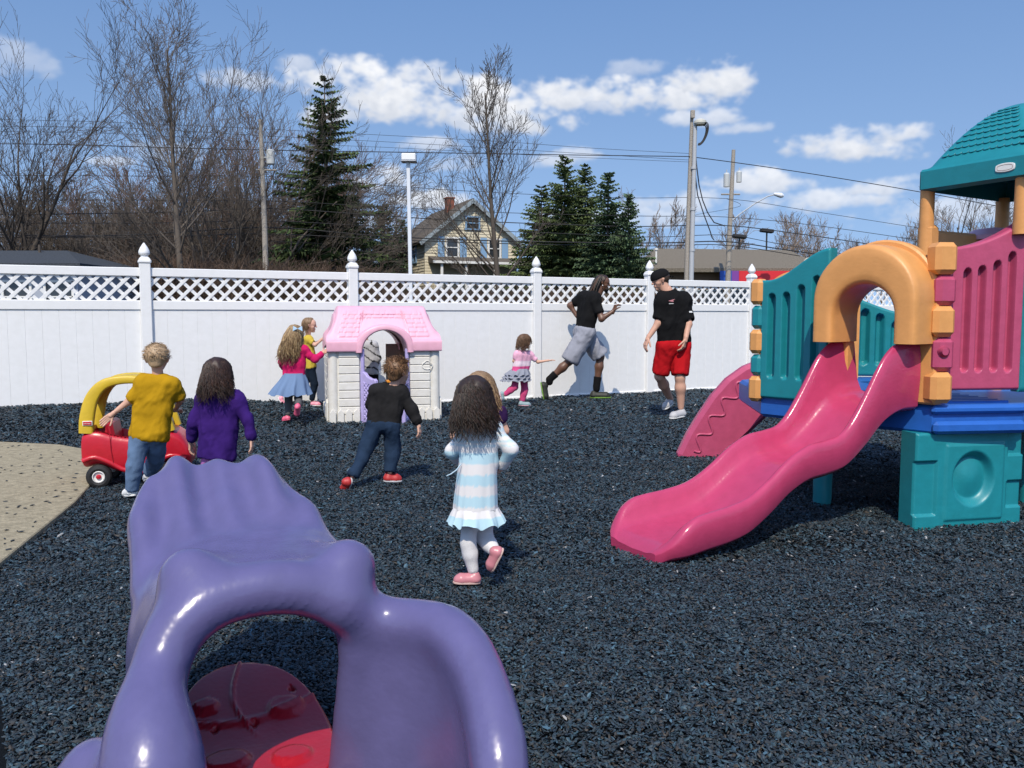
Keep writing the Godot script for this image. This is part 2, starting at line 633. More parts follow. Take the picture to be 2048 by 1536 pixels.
	for i in 400:
		if groups >= 80:
			break
		var px := rng.randf_range(-10, 215)
		var py := rng.randf_range(886, 1125)
		if rng.randf() > 0.35 + 0.65 * exp(-(py - 886.0) / 70.0):
			continue
		var p := gnd(px, py, 0.027)
		if not Geometry2D.is_point_in_polygon(Vector2(p.x, p.z), pad_poly):
			continue
		groups += 1
		var o := MeshInstance3D.new()
		o.name = numbered("rubber_nugget")
		o.mesh = kinds[i % 3]
		o.material_override = M.nugget
		var s := rng.randf_range(0.009, 0.021)
		o.transform = Transform3D(Basis.from_euler(Vector3(rng.randfn(0, 0.12), rng.randf() * TAU, rng.randfn(0, 0.12))).scaled_local(Vector3(s * 1.3, s * 0.7, s)), p + Vector3(0, s * 0.16, 0))
		add_child(o)
		tag(o, "stray black rubber nugget lying on the tan concrete pad", "rubber nugget", "rubber nuggets strewn on the concrete")

# ---------------------------------------------------------------- fence
func make_fence() -> void:
	var dir := Vector3(1, 0, -SLOPE).normalized()
	var face := Vector3(SLOPE, 0, 1).normalized()              # towards the playground
	var bas := Basis(dir, Vector3.UP, face)
	var f := thing("vinyl_fence", "white vinyl privacy fence with lattice top enclosing the playground", "fence", Vector3(0, 0, -DEEP))
	var xs := [-7.6]
	for px in [295.0, 707.0, 1072.0, 1297.0, 1500.0]:
		var k: float = (px - 1024.0) / FOCAL
		xs.push_back(DEEP * k / (1.0 - SLOPE * k))
	xs.append_array([6.1, 8.1, 10.2])
	var vinyl: StandardMaterial3D = M.vinyl
	var post := MB.new()
	post.box(Vector3(0, 0.92, 0), Vector3(0.127, 2.05, 0.127), Basis.IDENTITY, 0.008)
	var cap := MB.new()
	cap.box(Vector3(0, 1.905, 0), Vector3(0.150, 0.05, 0.150), Basis.IDENTITY, 0.014)
	cap.box(Vector3(0, 1.945, 0), Vector3(0.112, 0.034, 0.112), Basis.IDENTITY, 0.014)
	cap.lathe(Vector3(0, 1.955, 0), [Vector2(0.040, 0.0), Vector2(0.038, 0.02), Vector2(0.060, 0.035), Vector2(0.066, 0.055), Vector2(0.062, 0.08), Vector2(0.048, 0.115), Vector2(0.026, 0.15), Vector2(0.006, 0.178), Vector2(0.0, 0.18)], 16)
	var post_mesh := post.mesh()
	var cap_mesh := cap.mesh()
	var board := MB.new()
	board.box(Vector3.ZERO, Vector3(0.1776, 1.0, 0.022), Basis.IDENTITY, 0.0025)
	var board_mesh := board.mesh()
	var slat_cache := {}
	for i in xs.size():
		var o := obj("post", post_mesh, vinyl, f)
		o.transform = Transform3D(bas, Vector3(xs[i], 0, -SLOPE * xs[i]))
		obj("post_cap", cap_mesh, vinyl, o)
		if i == xs.size() - 1:
			break
		var a := Vector3(xs[i], 0, -SLOPE * xs[i])
		var b := Vector3(xs[i + 1], 0, -SLOPE * xs[i + 1])
		var span := (b - a).length()
		var mid := (a + b) * 0.5
		for rl in [["top_rail", 1.777, 0.105, 0.052], ["middle_rail", 1.375, 0.115, 0.052], ["bottom_rail", -0.02, 0.10, 0.052]]:
			var mb := MB.new()
			mb.box(Vector3.ZERO, Vector3(span - 0.12, rl[2], rl[3]), Basis.IDENTITY, 0.007)
			obj(rl[0], mb, vinyl, f).transform = Transform3D(bas, mid + Vector3(0, rl[1], 0))
		# tongue and groove boards
		var nb := int(round((span - 0.127) / 0.178))
		var bw := (span - 0.127) / nb
		for k in nb:
			var o2 := obj("board", board_mesh, vinyl, f)
			var t := a + dir * (0.0635 + bw * (k + 0.5)) + Vector3(0, 0.635, 0)
			o2.transform = Transform3D(bas * Basis.from_scale(Vector3(bw / 0.178, 1.42, 1.0)), t)
		# crossed lattice slats
		var y0 := 1.425
		var y1 := 1.735
		var hh := y1 - y0
		var pitch := 0.165
		for lay in 2:
			var sgn := 1.0 if lay == 0 else -1.0
			var start := -hh
			while start < span + hh:
				# centre line x = start + sgn * (y - mid)
				var lo := start - sgn * hh * 0.5
				var hi := start + sgn * hh * 0.5
				var ta := 0.0
				var tb := 1.0
				for lim in [[0.02, 1.0], [span - 0.02, -1.0]]:
					var fa: float = (lo - lim[0]) * lim[1]
					var fb: float = (hi - lim[0]) * lim[1]
					if fa < 0.0 and fb < 0.0:
						ta = 2.0
					elif fa < 0.0:
						ta = maxf(ta, fa / (fa - fb))
					elif fb < 0.0:
						tb = minf(tb, fa / (fa - fb))
				if ta < tb - 0.1:
					var pa := Vector3(lerpf(lo, hi, ta), lerpf(y0, y1, ta), 0)
					var pb := Vector3(lerpf(lo, hi, tb), lerpf(y0, y1, tb), 0)
					var ln := (pb - pa).length() + 0.05
					var key := int(ln * 100)
					if not slat_cache.has(key):
						var sb := MB.new()
						sb.box(Vector3.ZERO, Vector3(ln, 0.040, 0.007), Basis.IDENTITY, 0.0015)
						slat_cache[key] = sb.mesh()
					var o3 := obj("lattice_slat", slat_cache[key], vinyl, f)
					var mp := (pa + pb) * 0.5
					o3.transform = Transform3D(bas * Basis(Vector3(0, 0, 1), sgn * PI / 4.0), a + dir * mp.x + Vector3(0, mp.y, 0) + face * (0.0042 * (1.0 if lay == 0 else -1.0)))
				start += pitch

# ---------------------------------------------------------------- lofts
func spline(p: Array, t: float):                                # Catmull-Rom through p, t in 0..1
	var m := p.size() - 1
	var f := clampf(t, 0.0, 1.0) * m
	var i := mini(int(f), m - 1)
	var u := f - i
	var a = p[maxi(i - 1, 0)]
	var b = p[i]
	var c = p[i + 1]
	var d = p[mini(i + 2, m)]
	return (b * 2.0 + (c - a) * u + (a * 2.0 - b * 5.0 + c * 4.0 - d) * u * u + (b * 3.0 - a - c * 3.0 + d) * u * u * u) * 0.5

# a moulded panel: outline from (s, bottom(s)) to (s, top(s)), its front face pressed in by relief(s, h)
func relief_panel(mb: MB, o: Vector3, right: Vector3, out: Vector3, width: float, bottom: Callable, top: Callable, relief: Callable, thick: float, nx: int, ny: int) -> void:
	var rows := []
	var back := []
	for j in ny + 1:
		var r := PackedVector3Array()
		var rb := PackedVector3Array()
		for i in nx + 1:
			var s := width * i / nx
			var b: float = bottom.call(s)
			var t: float = top.call(s)
			var h := lerpf(b, t, float(j) / ny)
			var e := minf(minf(s, width - s), minf(h - b, t - h))
			var rd := 0.014
			var round_in := 0.0 if e > rd else rd - sqrt(maxf(0.0, rd * rd - (rd - e) * (rd - e)))
			r.push_back(o + right * s + Vector3(0, h, 0) - out * (relief.call(s, h) + round_in))
			rb.push_back(o + right * s + Vector3(0, h, 0) - out * thick)
		rows.push_back(r)
		back.push_back(rb)
	mb.grid(rows, (rows[1][0] - rows[0][0]).cross(rows[0][1] - rows[0][0]).dot(out) < 0.0)
	mb.grid([back[0], back[ny]], (rows[1][0] - rows[0][0]).cross(rows[0][1] - rows[0][0]).dot(out) > 0.0)
	for i in nx:
		mb.quad(rows[0][i], rows[0][i + 1], back[0][i + 1], back[0][i], Vector3.DOWN)
		mb.quad(rows[ny][i], rows[ny][i + 1], back[ny][i + 1], back[ny][i], Vector3.UP)
	for j in ny:
		mb.quad(rows[j][0], rows[j + 1][0], back[j + 1][0], back[j][0], -right)
		mb.quad(rows[j][nx], rows[j + 1][nx], back[j + 1][nx], back[j][nx], right)

func slot_relief(xs: Array, half: float, lo: float, tops: Array, deep: float, frame: Callable) -> Callable:
	return func(s: float, h: float) -> float:
		var d: float = frame.call(s, h)
		for k in xs.size():
			var a := absf(s - xs[k])
			var up := clampf(h, lo + half, tops[k] - half)
			var e := sqrt(a * a + (h - up) * (h - up))
			d = maxf(d, deep * (1.0 - smoothstep(half - 0.007, half + 0.004, e)))
		return d

func P(x: float, h: float, z: float) -> Vector3:
	return Vector3(x, h, -z)

func knuckle(mb: MB, mid: Vector3, size: Vector3, b: Basis) -> void:
	mb.box(mid, size, b, 0.026)

func arch_hood(mb: MB, mid: Vector3, along: Vector3, out: Vector3, half_out: float, half_in: float, foot: float, spring_out: float, spring_in: float, push: float) -> void:
	var rows := []
	var steps := 44
	for i in steps + 1:
		var t := float(i) / steps
		var po := Vector2.ZERO
		var pi_ := Vector2.ZERO
		if t < 0.2:
			po = Vector2(-half_out, lerpf(foot, spring_out, t / 0.2))
			pi_ = Vector2(-half_in, lerpf(foot, spring_in, t / 0.2))
		elif t > 0.8:
			po = Vector2(half_out, lerpf(spring_out, foot, (t - 0.8) / 0.2))
			pi_ = Vector2(half_in, lerpf(spring_in, foot, (t - 0.8) / 0.2))
		else:
			var a := PI * (1.0 - (t - 0.2) / 0.6)
			po = Vector2(half_out * cos(a), spring_out + half_out * sin(a))
			pi_ = Vector2(half_in * cos(a), spring_in + half_in * sin(a))
		var ring := PackedVector3Array()
		var prof := [[0.0, 0.0], [-0.01, 0.4], [0.0, 0.78], [0.015, 0.87], [0.06, 0.95], [0.14, 0.99], [0.3, 1.0], [0.5, 1.0], [0.72, 1.0], [0.87, 0.985], [0.95, 0.94], [0.99, 0.86], [1.0, 0.74], [1.0, 0.3], [1.0, -0.2], [0.5, -0.2], [0.0, -0.2]]
		for q in prof:
			var p2: Vector2 = po.lerp(pi_, q[0])
			ring.push_back(mid + along * p2.x + Vector3(0, p2.y, 0) + out * push * q[1])
		rows.push_back(ring)
	var c0 := Vector3.ZERO
	for p in rows[0]:
		c0 += p / rows[0].size()
	var nrm: Vector3 = (rows[1][3] - rows[0][3]).cross(rows[0][4] - rows[0][2])
	mb.grid(rows, nrm.dot(rows[0][3] - c0) < 0.0, true)
	for e in [0, steps]:
		var rr: PackedVector3Array = rows[e]
		var cc := Vector3.ZERO
		for p in rr:
			cc += p / rr.size()
		for k in rr.size():
			mb.tri(cc, rr[k], rr[(k + 1) % rr.size()], Vector3.DOWN)

func make_climber() -> void:
	var A := P(2.45, 0, 4.93)
	var C := P(2.05, 0, 5.43)
	var D := P(1.72, 0, 5.84)
	var B := P(3.02, 0, 5.0)
	var t := thing("slide_climber", "large plastic climber with teal roof, orange arch, slotted panels and blue deck", "play structure", P(2.6, 0, 5.8))
	t.set_meta("label", "large plastic climber with teal roof, orange arch, slotted panels and blue deck")
	var off := -t.position
	var put := func(called: String, mb: MB, m: Material, parent: Node) -> MeshInstance3D:
		for i in mb.v.size():
			mb.v[i] += off
		return obj(called, mb, m, parent)
	# deck
	var deck := MB.new()
	var dp := PackedVector2Array()
	for q in [D, A, B, P(3.6, 0, 5.35), P(3.9, 0, 6.3), P(3.4, 0, 7.2), P(2.3, 0, 7.35), P(1.85, 0, 6.9)]:
		dp.push_back(Vector2(q.x, -q.z))
	deck.prism(dp, Vector3(0, 0.555, 0), Vector3.RIGHT, Vector3.FORWARD, Vector3.UP, 0.175, 0.022)
	var dk: MeshInstance3D = put.call("deck", deck, M.blue, t)
	var lip := MB.new()
	var ab := (B - A).normalized()
	var abn := Vector3(-ab.z, 0, ab.x)
	if abn.z < 0.0:
		abn = -abn
	lip.box((A + B) * 0.5 + Vector3(0, 0.60, 0) + abn * 0.018, Vector3(0.58, 0.075, 0.05), Basis(ab, Vector3.UP, abn), 0.02)
	lip.box((A + B) * 0.5 + Vector3(0, 0.705, 0) + abn * 0.012, Vector3(0.60, 0.05, 0.04), Basis(ab, Vector3.UP, abn), 0.016)
	for k in 6:
		lip.box((A + B) * 0.5 + Vector3(0, 0.735, 0) - abn * (0.10 + 0.09 * k), Vector3(0.52, 0.02, 0.045), Basis(ab, Vector3.UP, abn), 0.006)
	put.call("deck_ledge", lip, M.blue, dk)
	# teal base wall with a pressed-in disc
	var base := MB.new()
	var b0 := P(2.365, 0, 4.92)
	var b1 := P(3.085, 0, 5.07)
	var br := (b1 - b0).normalized()
	var bo := Vector3(-br.z, 0, br.x)
	if bo.z < 0.0:
		bo = -bo
	var bw := (b1 - b0).length()
	var disc := func(s: float, h: float) -> float:
		var d := 0.0
		var e := Vector2((s - 0.385) / 0.150, (h - 0.285) / 0.172).length()
		d = 0.050 * (1.0 - smoothstep(0.70, 1.0, e)) * (1.0 - 0.55 * (1.0 - smoothstep(0.0, 0.95, e)))
		if s < 0.145 and h > 0.075 and h < 0.40:
			d = maxf(d, 0.018 * smoothstep(0.145, 0.135, s))
		if s > 0.62 and h > 0.10 and h < 0.26:
			d = maxf(d, 0.016 * smoothstep(0.62, 0.63, s))
		if s > 0.62 and h > 0.42:
			d = maxf(d, 0.016 * smoothstep(0.62, 0.63, s))
		if s > 0.19 and s < 0.21 or h < 0.06:
			d = maxf(d, 0.0)
		d -= 0.010 * smoothstep(0.19, 0.205, s) * smoothstep(0.60, 0.585, s) * smoothstep(0.50, 0.485, h) * smoothstep(0.03, 0.045, h)
		return d
	relief_panel(base, b0, br, bo, bw, func(_s): return -0.08, func(_s): return 0.565, disc, 0.14, 96, 90)
	put.call("base_wall", base, M.teal, t)
	for q in [P(2.08, 0, 5.62), P(2.62, 0, 7.0), P(3.5, 0, 6.8), P(3.45, 0, 5.6)]:
		var leg := MB.new()
		leg.tube(PackedVector3Array([q + Vector3(0, -0.06, 0), q + Vector3(0, 0.03, 0), q + Vector3(0, 0.56, 0)]), PackedFloat32Array([0.052, 0.06, 0.066]), 18)
		put.call("leg", leg, M.teal, t)
	# pink slotted panel
	var pink := MB.new()
	var pr := (B - A).normalized()
	var po := abn
	var pw := 0.475
	var p0 := A + pr * 0.075
	var ptop := func(s: float) -> float: return 1.645 + 0.17 * pow(s / pw, 1.9)
	var pfr := func(s: float, h: float) -> float:
		var top := 1.645 + 0.17 * pow(s / pw, 1.9)
		var e := minf(minf(s - 0.055, pw - 0.02 - s), minf(h - 0.865, top - 0.075 - h))
		return -0.012 * smoothstep(0.0, 0.014, e)
	relief_panel(pink, p0, pr, po, pw, func(_s): return 0.815, ptop, slot_relief([0.115, 0.205, 0.300, 0.392], 0.024, 0.925, [1.52, 1.535, 1.565, 1.615], 0.045, pfr), 0.085, 110, 110)
	put.call("slotted_panel", pink, M.magenta, t)
	var side := MB.new()
	relief_panel(side, p0 + pr * (pw + 0.006), pr, po, 0.42, func(_s): return 0.80, func(s): return 1.60 - 0.05 * s, slot_relief([0.14, 0.24, 0.33], 0.024, 0.95, [1.46, 1.46, 1.45], 0.04, func(_s, _h): return 0.012), 0.085, 40, 50)
	put.call("slotted_panel", side, M.teal, t)
	# hinge knuckles where pink meets orange
	var kb := Basis(pr, Vector3.UP, po)
	var kn := MB.new()
	for q in [[1.487, 1.668], [1.13, 1.305], [0.745, 0.925]]:
		knuckle(kn, A + pr * 0.02 + Vector3(0, (q[0] + q[1]) * 0.5, 0) + po * 0.008, Vector3(0.135, q[1] - q[0], 0.125), kb)
	put.call("hinge_knuckle", kn, M.orange, t)
	var kp := MB.new()
	for q in [[1.31, 1.482], [0.93, 1.125]]:
		knuckle(kp, A + pr * 0.035 + Vector3(0, (q[0] + q[1]) * 0.5, 0) + po * 0.004, Vector3(0.125, q[1] - q[0], 0.105), kb)
	kp.tube(PackedVector3Array([A + pr * 0.02 + Vector3(0, 1.045, 0) + po * 0.04, A + pr * 0.02 + Vector3(0, 1.045, 0) + po * 0.066, A + pr * 0.02 + Vector3(0, 1.045, 0) + po * 0.075]), PackedFloat32Array([0.034, 0.032, 0.02]), 16)
	put.call("hinge_knuckle", kp, M.magenta, t)
	# orange arch
	var ac := (C - A).normalized()
	var an := Vector3(ac.z, 0, -ac.x)
	if an.x > 0.0:
		an = -an
	var mid := (A + C) * 0.5
	var arch := MB.new()
	arch_hood(arch, mid, -ac, an, 0.325, 0.190, 1.09, 1.345, 1.245, 0.25)
	var ah: MeshInstance3D = put.call("arch_hood", arch, M.orange, t)
	var flange := MB.new()
	var fp := PackedVector2Array()
	for i in 25:
		var a := PI - PI * i / 24.0
		fp.push_back(Vector2(0.345 * cos(a), 1.36 + 0.345 * sin(a)))
	fp.push_back(Vector2(0.345, 0.735))
	fp.push_back(Vector2(0.205, 0.735))
	for i in 25:
		var a := PI * i / 24.0
		fp.push_back(Vector2(0.205 * cos(a), 1.245 + 0.205 * sin(a)))
	fp.push_back(Vector2(-0.205, 0.735))
	fp.push_back(Vector2(-0.345, 0.735))
	flange.prism(fp, mid - an * 0.06, -ac, Vector3.UP, an, 0.09, 0.012)
	put.call("arch_flange", flange, M.orange, ah)
	# teal slotted panel left of the arch
	var tl := MB.new()
	var lw := (D - C).length() - 0.02
	var tr := -ac
	relief_panel(tl, D + tr * 0.0 + an * 0.03, tr, an, lw, func(s): return 0.69, func(s): return 1.49 + 0.19 * smoothstep(0.05, lw, s), slot_relief([0.085, 0.195, 0.305, 0.415], 0.026, 0.83, [1.395, 1.40, 1.445, 1.50], 0.05, func(s, h): return -0.010 * smoothstep(0.0, 0.012, minf(minf(s - 0.03, lw - s), minf(h - 0.79, 1.445 + 0.19 * smoothstep(0.05, lw, s) - h)))), 0.085, 100, 100)
	put.call("slotted_panel", tl, M.teal, t)
	var kl := MB.new()
	var lb := Basis(tr, Vector3.UP, an)
	for q in [[1.325, 1.50], [0.99, 1.155], [0.66, 0.835]]:
		knuckle(kl, D - tr * 0.035 + Vector3(0, (q[0] + q[1]) * 0.5, 0), Vector3(0.10, q[1] - q[0], 0.11), lb)
	put.call("hinge_knuckle", kl, M.orange, t)
	var kt := MB.new()
	for q in [[1.16, 1.32], [0.84, 0.985]]:
		knuckle(kt, D - tr * 0.03 + Vector3(0, (q[0] + q[1]) * 0.5, 0), Vector3(0.095, q[1] - q[0], 0.095), lb)
	put.call("hinge_knuckle", kt, M.teal, t)
	# far side: teal panel, second arch, curved side of the far slide
	var fb := MB.new()
	var fo := Vector3(-0.15, 0, 1).normalized()
	var fr := Vector3(1, 0, 0.15).normalized()
	relief_panel(fb, P(2.72, 0, 7.2), fr, fo, 0.75, func(_s): return 0.74, func(s): return 1.43 - 0.16 * smoothstep(0.0, 0.6, s), slot_relief([0.13, 0.25, 0.37, 0.50], 0.03, 0.84, [1.33, 1.30, 1.26, 1.20], 0.05, func(_s, _h): return 0.0), 0.085, 60, 50)
	put.call("slotted_panel", fb, M.teal, t)
	var ar2 := MB.new()
	arch_hood(ar2, P(2.56, 0, 7.15), Vector3(0.75, 0, 0.66).normalized(), Vector3(-0.66, 0, -0.75).normalized(), 0.305, 0.195, 0.74, 1.33, 1.245, 0.24)
	put.call("arch_hood", ar2, M.orange, t)
	var cur := MB.new()
	var cp := PackedVector2Array()
	var cpx := [[1532, 716], [1490, 733], [1455, 758], [1425, 792], [1398, 832], [1376, 868], [1357, 908]]
	for q in cpx:
		var w := at(q[0], q[1], 7.5)
		cp.push_back(Vector2(w.x, w.y))
	cp.push_back(Vector2(cp[6].x, -0.06))
	cp.push_back(Vector2(cp[6].x + 0.38, -0.06))
	cp.push_back(Vector2(cp[6].x + 0.55, 0.12))
	cp.push_back(Vector2(cp[0].x + 0.1, 0.42))
	cp.push_back(Vector2(cp[0].x + 0.1, 0.90))
	cur.prism(cp, Vector3(0, 0, -7.64), Vector3.RIGHT, Vector3.UP, Vector3.BACK, 0.14, 0.035)
	var cs: MeshInstance3D = put.call("far_slide", cur, M.magenta, t)
	var wav := MB.new()
	var wp := PackedVector3Array()
	var wr := PackedFloat32Array()
	for i in 90:
		var u := i / 89.0
		var p = spline([Vector2(1508, 754), Vector2(1470, 784), Vector2(1440, 822), Vector2(1412, 864), Vector2(1388, 902)], u)
		var s := sin(u * TAU * 4.5)
		wp.push_back(at(p.x + 9.0 * s, p.y + 7.0 * s, 7.5))
		wr.push_back(0.011)
	wav.tube(wp, wr, 6)
	put.call("wavy_ridge", wav, M.magenta, cs)
	# slide
	var s0 := mid - an * 0.02
	var s1 := gnd(1264, 1096, 0.04)
	s1.y = 0
	var hs := [0.765, 0.755, 0.690, 0.565, 0.465, 0.432, 0.410, 0.345, 0.245, 0.168, 0.135, 0.118, 0.098, 0.084]
	var sd := (s1 - s0)
	var ss := Vector3(-sd.z, 0, sd.x).normalized()               # towards the near rail
	if ss.z < 0.0:
		ss = -ss
	var rows := []
	var nseg := 90
	for i in nseg + 1:
		var u := float(i) / nseg
		var h: float = spline(hs, u)
		var rail := lerpf(0.345, 0.135, smoothstep(0.10, 0.36, u)) - 0.085 * smoothstep(0.88, 1.0, u)
		var wid := 0.225 + 0.030 * smoothstep(0.55, 0.95, u)
		wid *= sqrt(maxf(0.0, 1.0 - pow(clampf((u - 0.90) / 0.105, 0.0, 1.0), 2.4))) * 0.5 + 0.5
		var nose := clampf((u - 0.955) / 0.045, 0.0, 1.0)
		h -= 0.040 * nose * nose
		rail *= 1.0 - 0.75 * smoothstep(0.93, 1.0, u)
		var cpt := s0 + sd * u + Vector3(0, h, 0)
		var ring := PackedVector3Array()
		for q in [[-1.0, -0.07, 0.0], [-1.14, -0.04, 0.0], [-1.19, 0.0, 0.35], [-1.18, 0.0, 0.75], [-1.13, 0.0, 0.96], [-1.04, 0.0, 1.0], [-0.96, 0.0, 0.9], [-0.90, 0.0, 0.6], [-0.82, 0.0, 0.25], [-0.68, 0.0, 0.06], [-0.4, 0.0, 0.0], [0.0, -0.004, 0.0]]:
			ring.push_back(cpt + ss * wid * q[0] + Vector3(0, q[1] + rail * q[2], 0))
		for k in range(10, -1, -1):
			var m2: Vector3 = ring[k] - cpt
			var lat := m2.dot(ss)
			ring.push_back(cpt + m2 - ss * lat * 2.0)
		ring.push_back(cpt + Vector3(0, -0.05, 0))
		rows.push_back(ring)
	var sl := MB.new()
	sl.grid(rows, (rows[1][11] - rows[0][11]).cross(rows[0][12] - rows[0][10]).y < 0.0, true)
	var last: PackedVector3Array = rows[nseg]
	var lc := last[11] - Vector3(0, 0.03, 0)
	for k in last.size():
		sl.tri(lc, last[k], last[(k + 1) % last.size()], sd)
	put.call("wavy_slide", sl, M.pink, t)
	# tower posts, rear wall, roof
	var posts := [P(2.66, 0, 5.52), P(2.945, 0, 4.97), P(3.40, 0, 5.97), P(3.72, 0, 5.36)]
	var plo := [0.73, 1.72, 0.73, 0.73]
	for k in 4:
		var q: Vector3 = posts[k]
		var mb := MB.new()
		mb.tube(PackedVector3Array([q + Vector3(0, plo[k], 0), q + Vector3(0, 1.80, 0), q + Vector3(0, 1.803, 0), q + Vector3(0, 1.81, 0), q + Vector3(0, 2.06, 0)]), PackedFloat32Array([0.047, 0.047, 0.043, 0.045, 0.043]), 20)
		put.call("roof_post", mb, M.orange, t)
	var rear := MB.new()
	var rd: Vector3 = (posts[2] - posts[0]).normalized()
	rear.box((posts[0] + posts[2]) * 0.5 + Vector3(0, 1.42, 0), Vector3(0.85, 0.76, 0.06), Basis(rd, Vector3.UP, rd.cross(Vector3.UP)), 0.02)
	rear.box(posts[0] + Vector3(0, 1.74, 0) + rd * 0.02, Vector3(0.11, 0.18, 0.10), Basis(rd, Vector3.UP, rd.cross(Vector3.UP)), 0.02)
	put.call("rear_wall", rear, M.orange, t)
	var crest := MB.new()
	crest.lathe(P(3.28, 1.76, 5.86), [Vector2(0.20, 0.0), Vector2(0.19, 0.03), Vector2(0.12, 0.075), Vector2(0.0, 0.09)], 20)
	put.call("dome", crest, M.house_pink, t)
	var L := P(2.610, 0, 5.50)
	var N := P(2.940, 0, 4.86)
	var K := P(3.46, 0, 6.05)
	var ux := (N - L)
	var uy := (K - L)
	var roof := MB.new()
	var rr := []
	var nn := 40
	for j in nn + 1:
		var r := PackedVector3Array()
		for i in nn + 1:
			var u := -1.0 + 2.0 * i / nn
			var w := -1.0 + 2.0 * j / nn
			var m := pow(pow(absf(u), 9.0) + pow(absf(w), 9.0), 1.0 / 9.0)
			m = minf(m, 1.0)
			r.push_back(L + ux * (0.5 + 0.5 * u) + uy * (0.5 + 0.5 * w) + Vector3(0, 2.175 + 0.40 * (1.0 - pow(m, 1.7)), 0))
		rr.push_back(r)
	roof.grid(rr, (rr[1][0] - rr[0][0]).cross(rr[0][1] - rr[0][0]).y < 0.0)
	var corner := [L, N, N + uy, K]
	var inside := []
	var ctr := L + (ux + uy) * 0.5
	for q in corner:
		inside.push_back(q + (ctr - q).normalized() * 0.05)
	for k in 4:
		var a: Vector3 = corner[k]
		var b: Vector3 = corner[(k + 1) % 4]
		var o := ((a + b) * 0.5 - ctr)
		var g := o.normalized() * 0.014
		roof.quad(a + Vector3(0, 2.175, 0), b + Vector3(0, 2.175, 0), b + g + Vector3(0, 2.16, 0), a + g + Vector3(0, 2.16, 0), o)
		roof.quad(a + g + Vector3(0, 2.16, 0), b + g + Vector3(0, 2.16, 0), b + g + Vector3(0, 2.05, 0), a + g + Vector3(0, 2.05, 0), o)
		roof.quad(a + g + Vector3(0, 2.05, 0), b + g + Vector3(0, 2.05, 0), inside[(k + 1) % 4] + Vector3(0, 2.035, 0), inside[k] + Vector3(0, 2.035, 0), Vector3.DOWN)
		roof.quad(inside[k] + Vector3(0, 2.035, 0), inside[(k + 1) % 4] + Vector3(0, 2.035, 0), inside[(k + 1) % 4] + Vector3(0, 2.17, 0), inside[k] + Vector3(0, 2.17, 0), -o)
	var rf: MeshInstance3D = put.call("roof", roof, M.teal, t)
	# scalloped tiles on the roof face that looks to the street side
	var tile := MB.new()
	var tp := PackedVector2Array()
	for i in 9:
		var a := PI + PI * i / 8.0
		tp.push_back(Vector2(0.021 * cos(a), 0.015 * sin(a)))
	tp.push_back(Vector2(0.021, 0.012))
	tp.push_back(Vector2(-0.021, 0.012))
	tile.prism(tp, Vector3.ZERO, Vector3.RIGHT, Vector3.UP, Vector3.BACK, 0.0045, 0.0012)
	var tile_mesh := tile.mesh()
	for row in 9:
		var m := 0.89 - row * 0.075
		for col in 15:
			var u := -0.90 + (col + 0.5 * (row % 2)) * 0.125
			if absf(u) > m - 0.13:
				continue
			var e := 0.01
			var f := func(uu: float, mm: float) -> Vector3: return L + ux * (0.5 + 0.5 * uu) + uy * (0.5 - 0.5 * mm) + Vector3(0, 2.175 + 0.40 * (1.0 - pow(mm, 1.7)), 0)
			var p: Vector3 = f.call(u, m)
			var dx: Vector3 = (f.call(u + e, m) - p).normalized()
			var dy: Vector3 = (f.call(u, m - e) - p).normalized()
			var dz := dx.cross(dy).normalized()
			if dz.y < 0.0:
				dz = -dz
			var o := obj("roof_tile", tile_mesh, M.teal, rf)
			o.transform = Transform3D(Basis(dx, dy, dz) * Basis(Vector3.RIGHT, -0.09), p + off + dz * 0.002)
	var plate := MB.new()
	var pd := ux.normalized()
	var pn := -uy.normalized()
	var pp := PackedVector2Array()
	for i in 20:
		var a := TAU * i / 20.0
		pp.push_back(Vector2(clampf(cos(a) * 0.06, -0.045, 0.045) + 0.014 * cos(a), 0.026 * sin(a)))
	plate.prism(pp, L + ux * 0.77 + Vector3(0, 2.105, 0) + pn * 0.012, pd, Vector3.UP, pn, 0.008, 0.002)
	var lp: MeshInstance3D = put.call("maker_plate", plate, M.white_plastic, rf)
	var ring2 := MB.new()
	var rp := PackedVector3Array()
	var rrad := PackedFloat32Array()
	for q in pp:
		rp.push_back(L + ux * 0.77 + Vector3(0, 2.105, 0) + pn * 0.020 + pd * q.x * 0.78 + Vector3.UP * q.y * 0.62)
		rrad.push_back(0.0016)
	rp.push_back(rp[0])
	rrad.push_back(0.0016)
	ring2.tube(rp, rrad, 5)
	put.call("plate_ring", ring2, M.house_tan, lp)

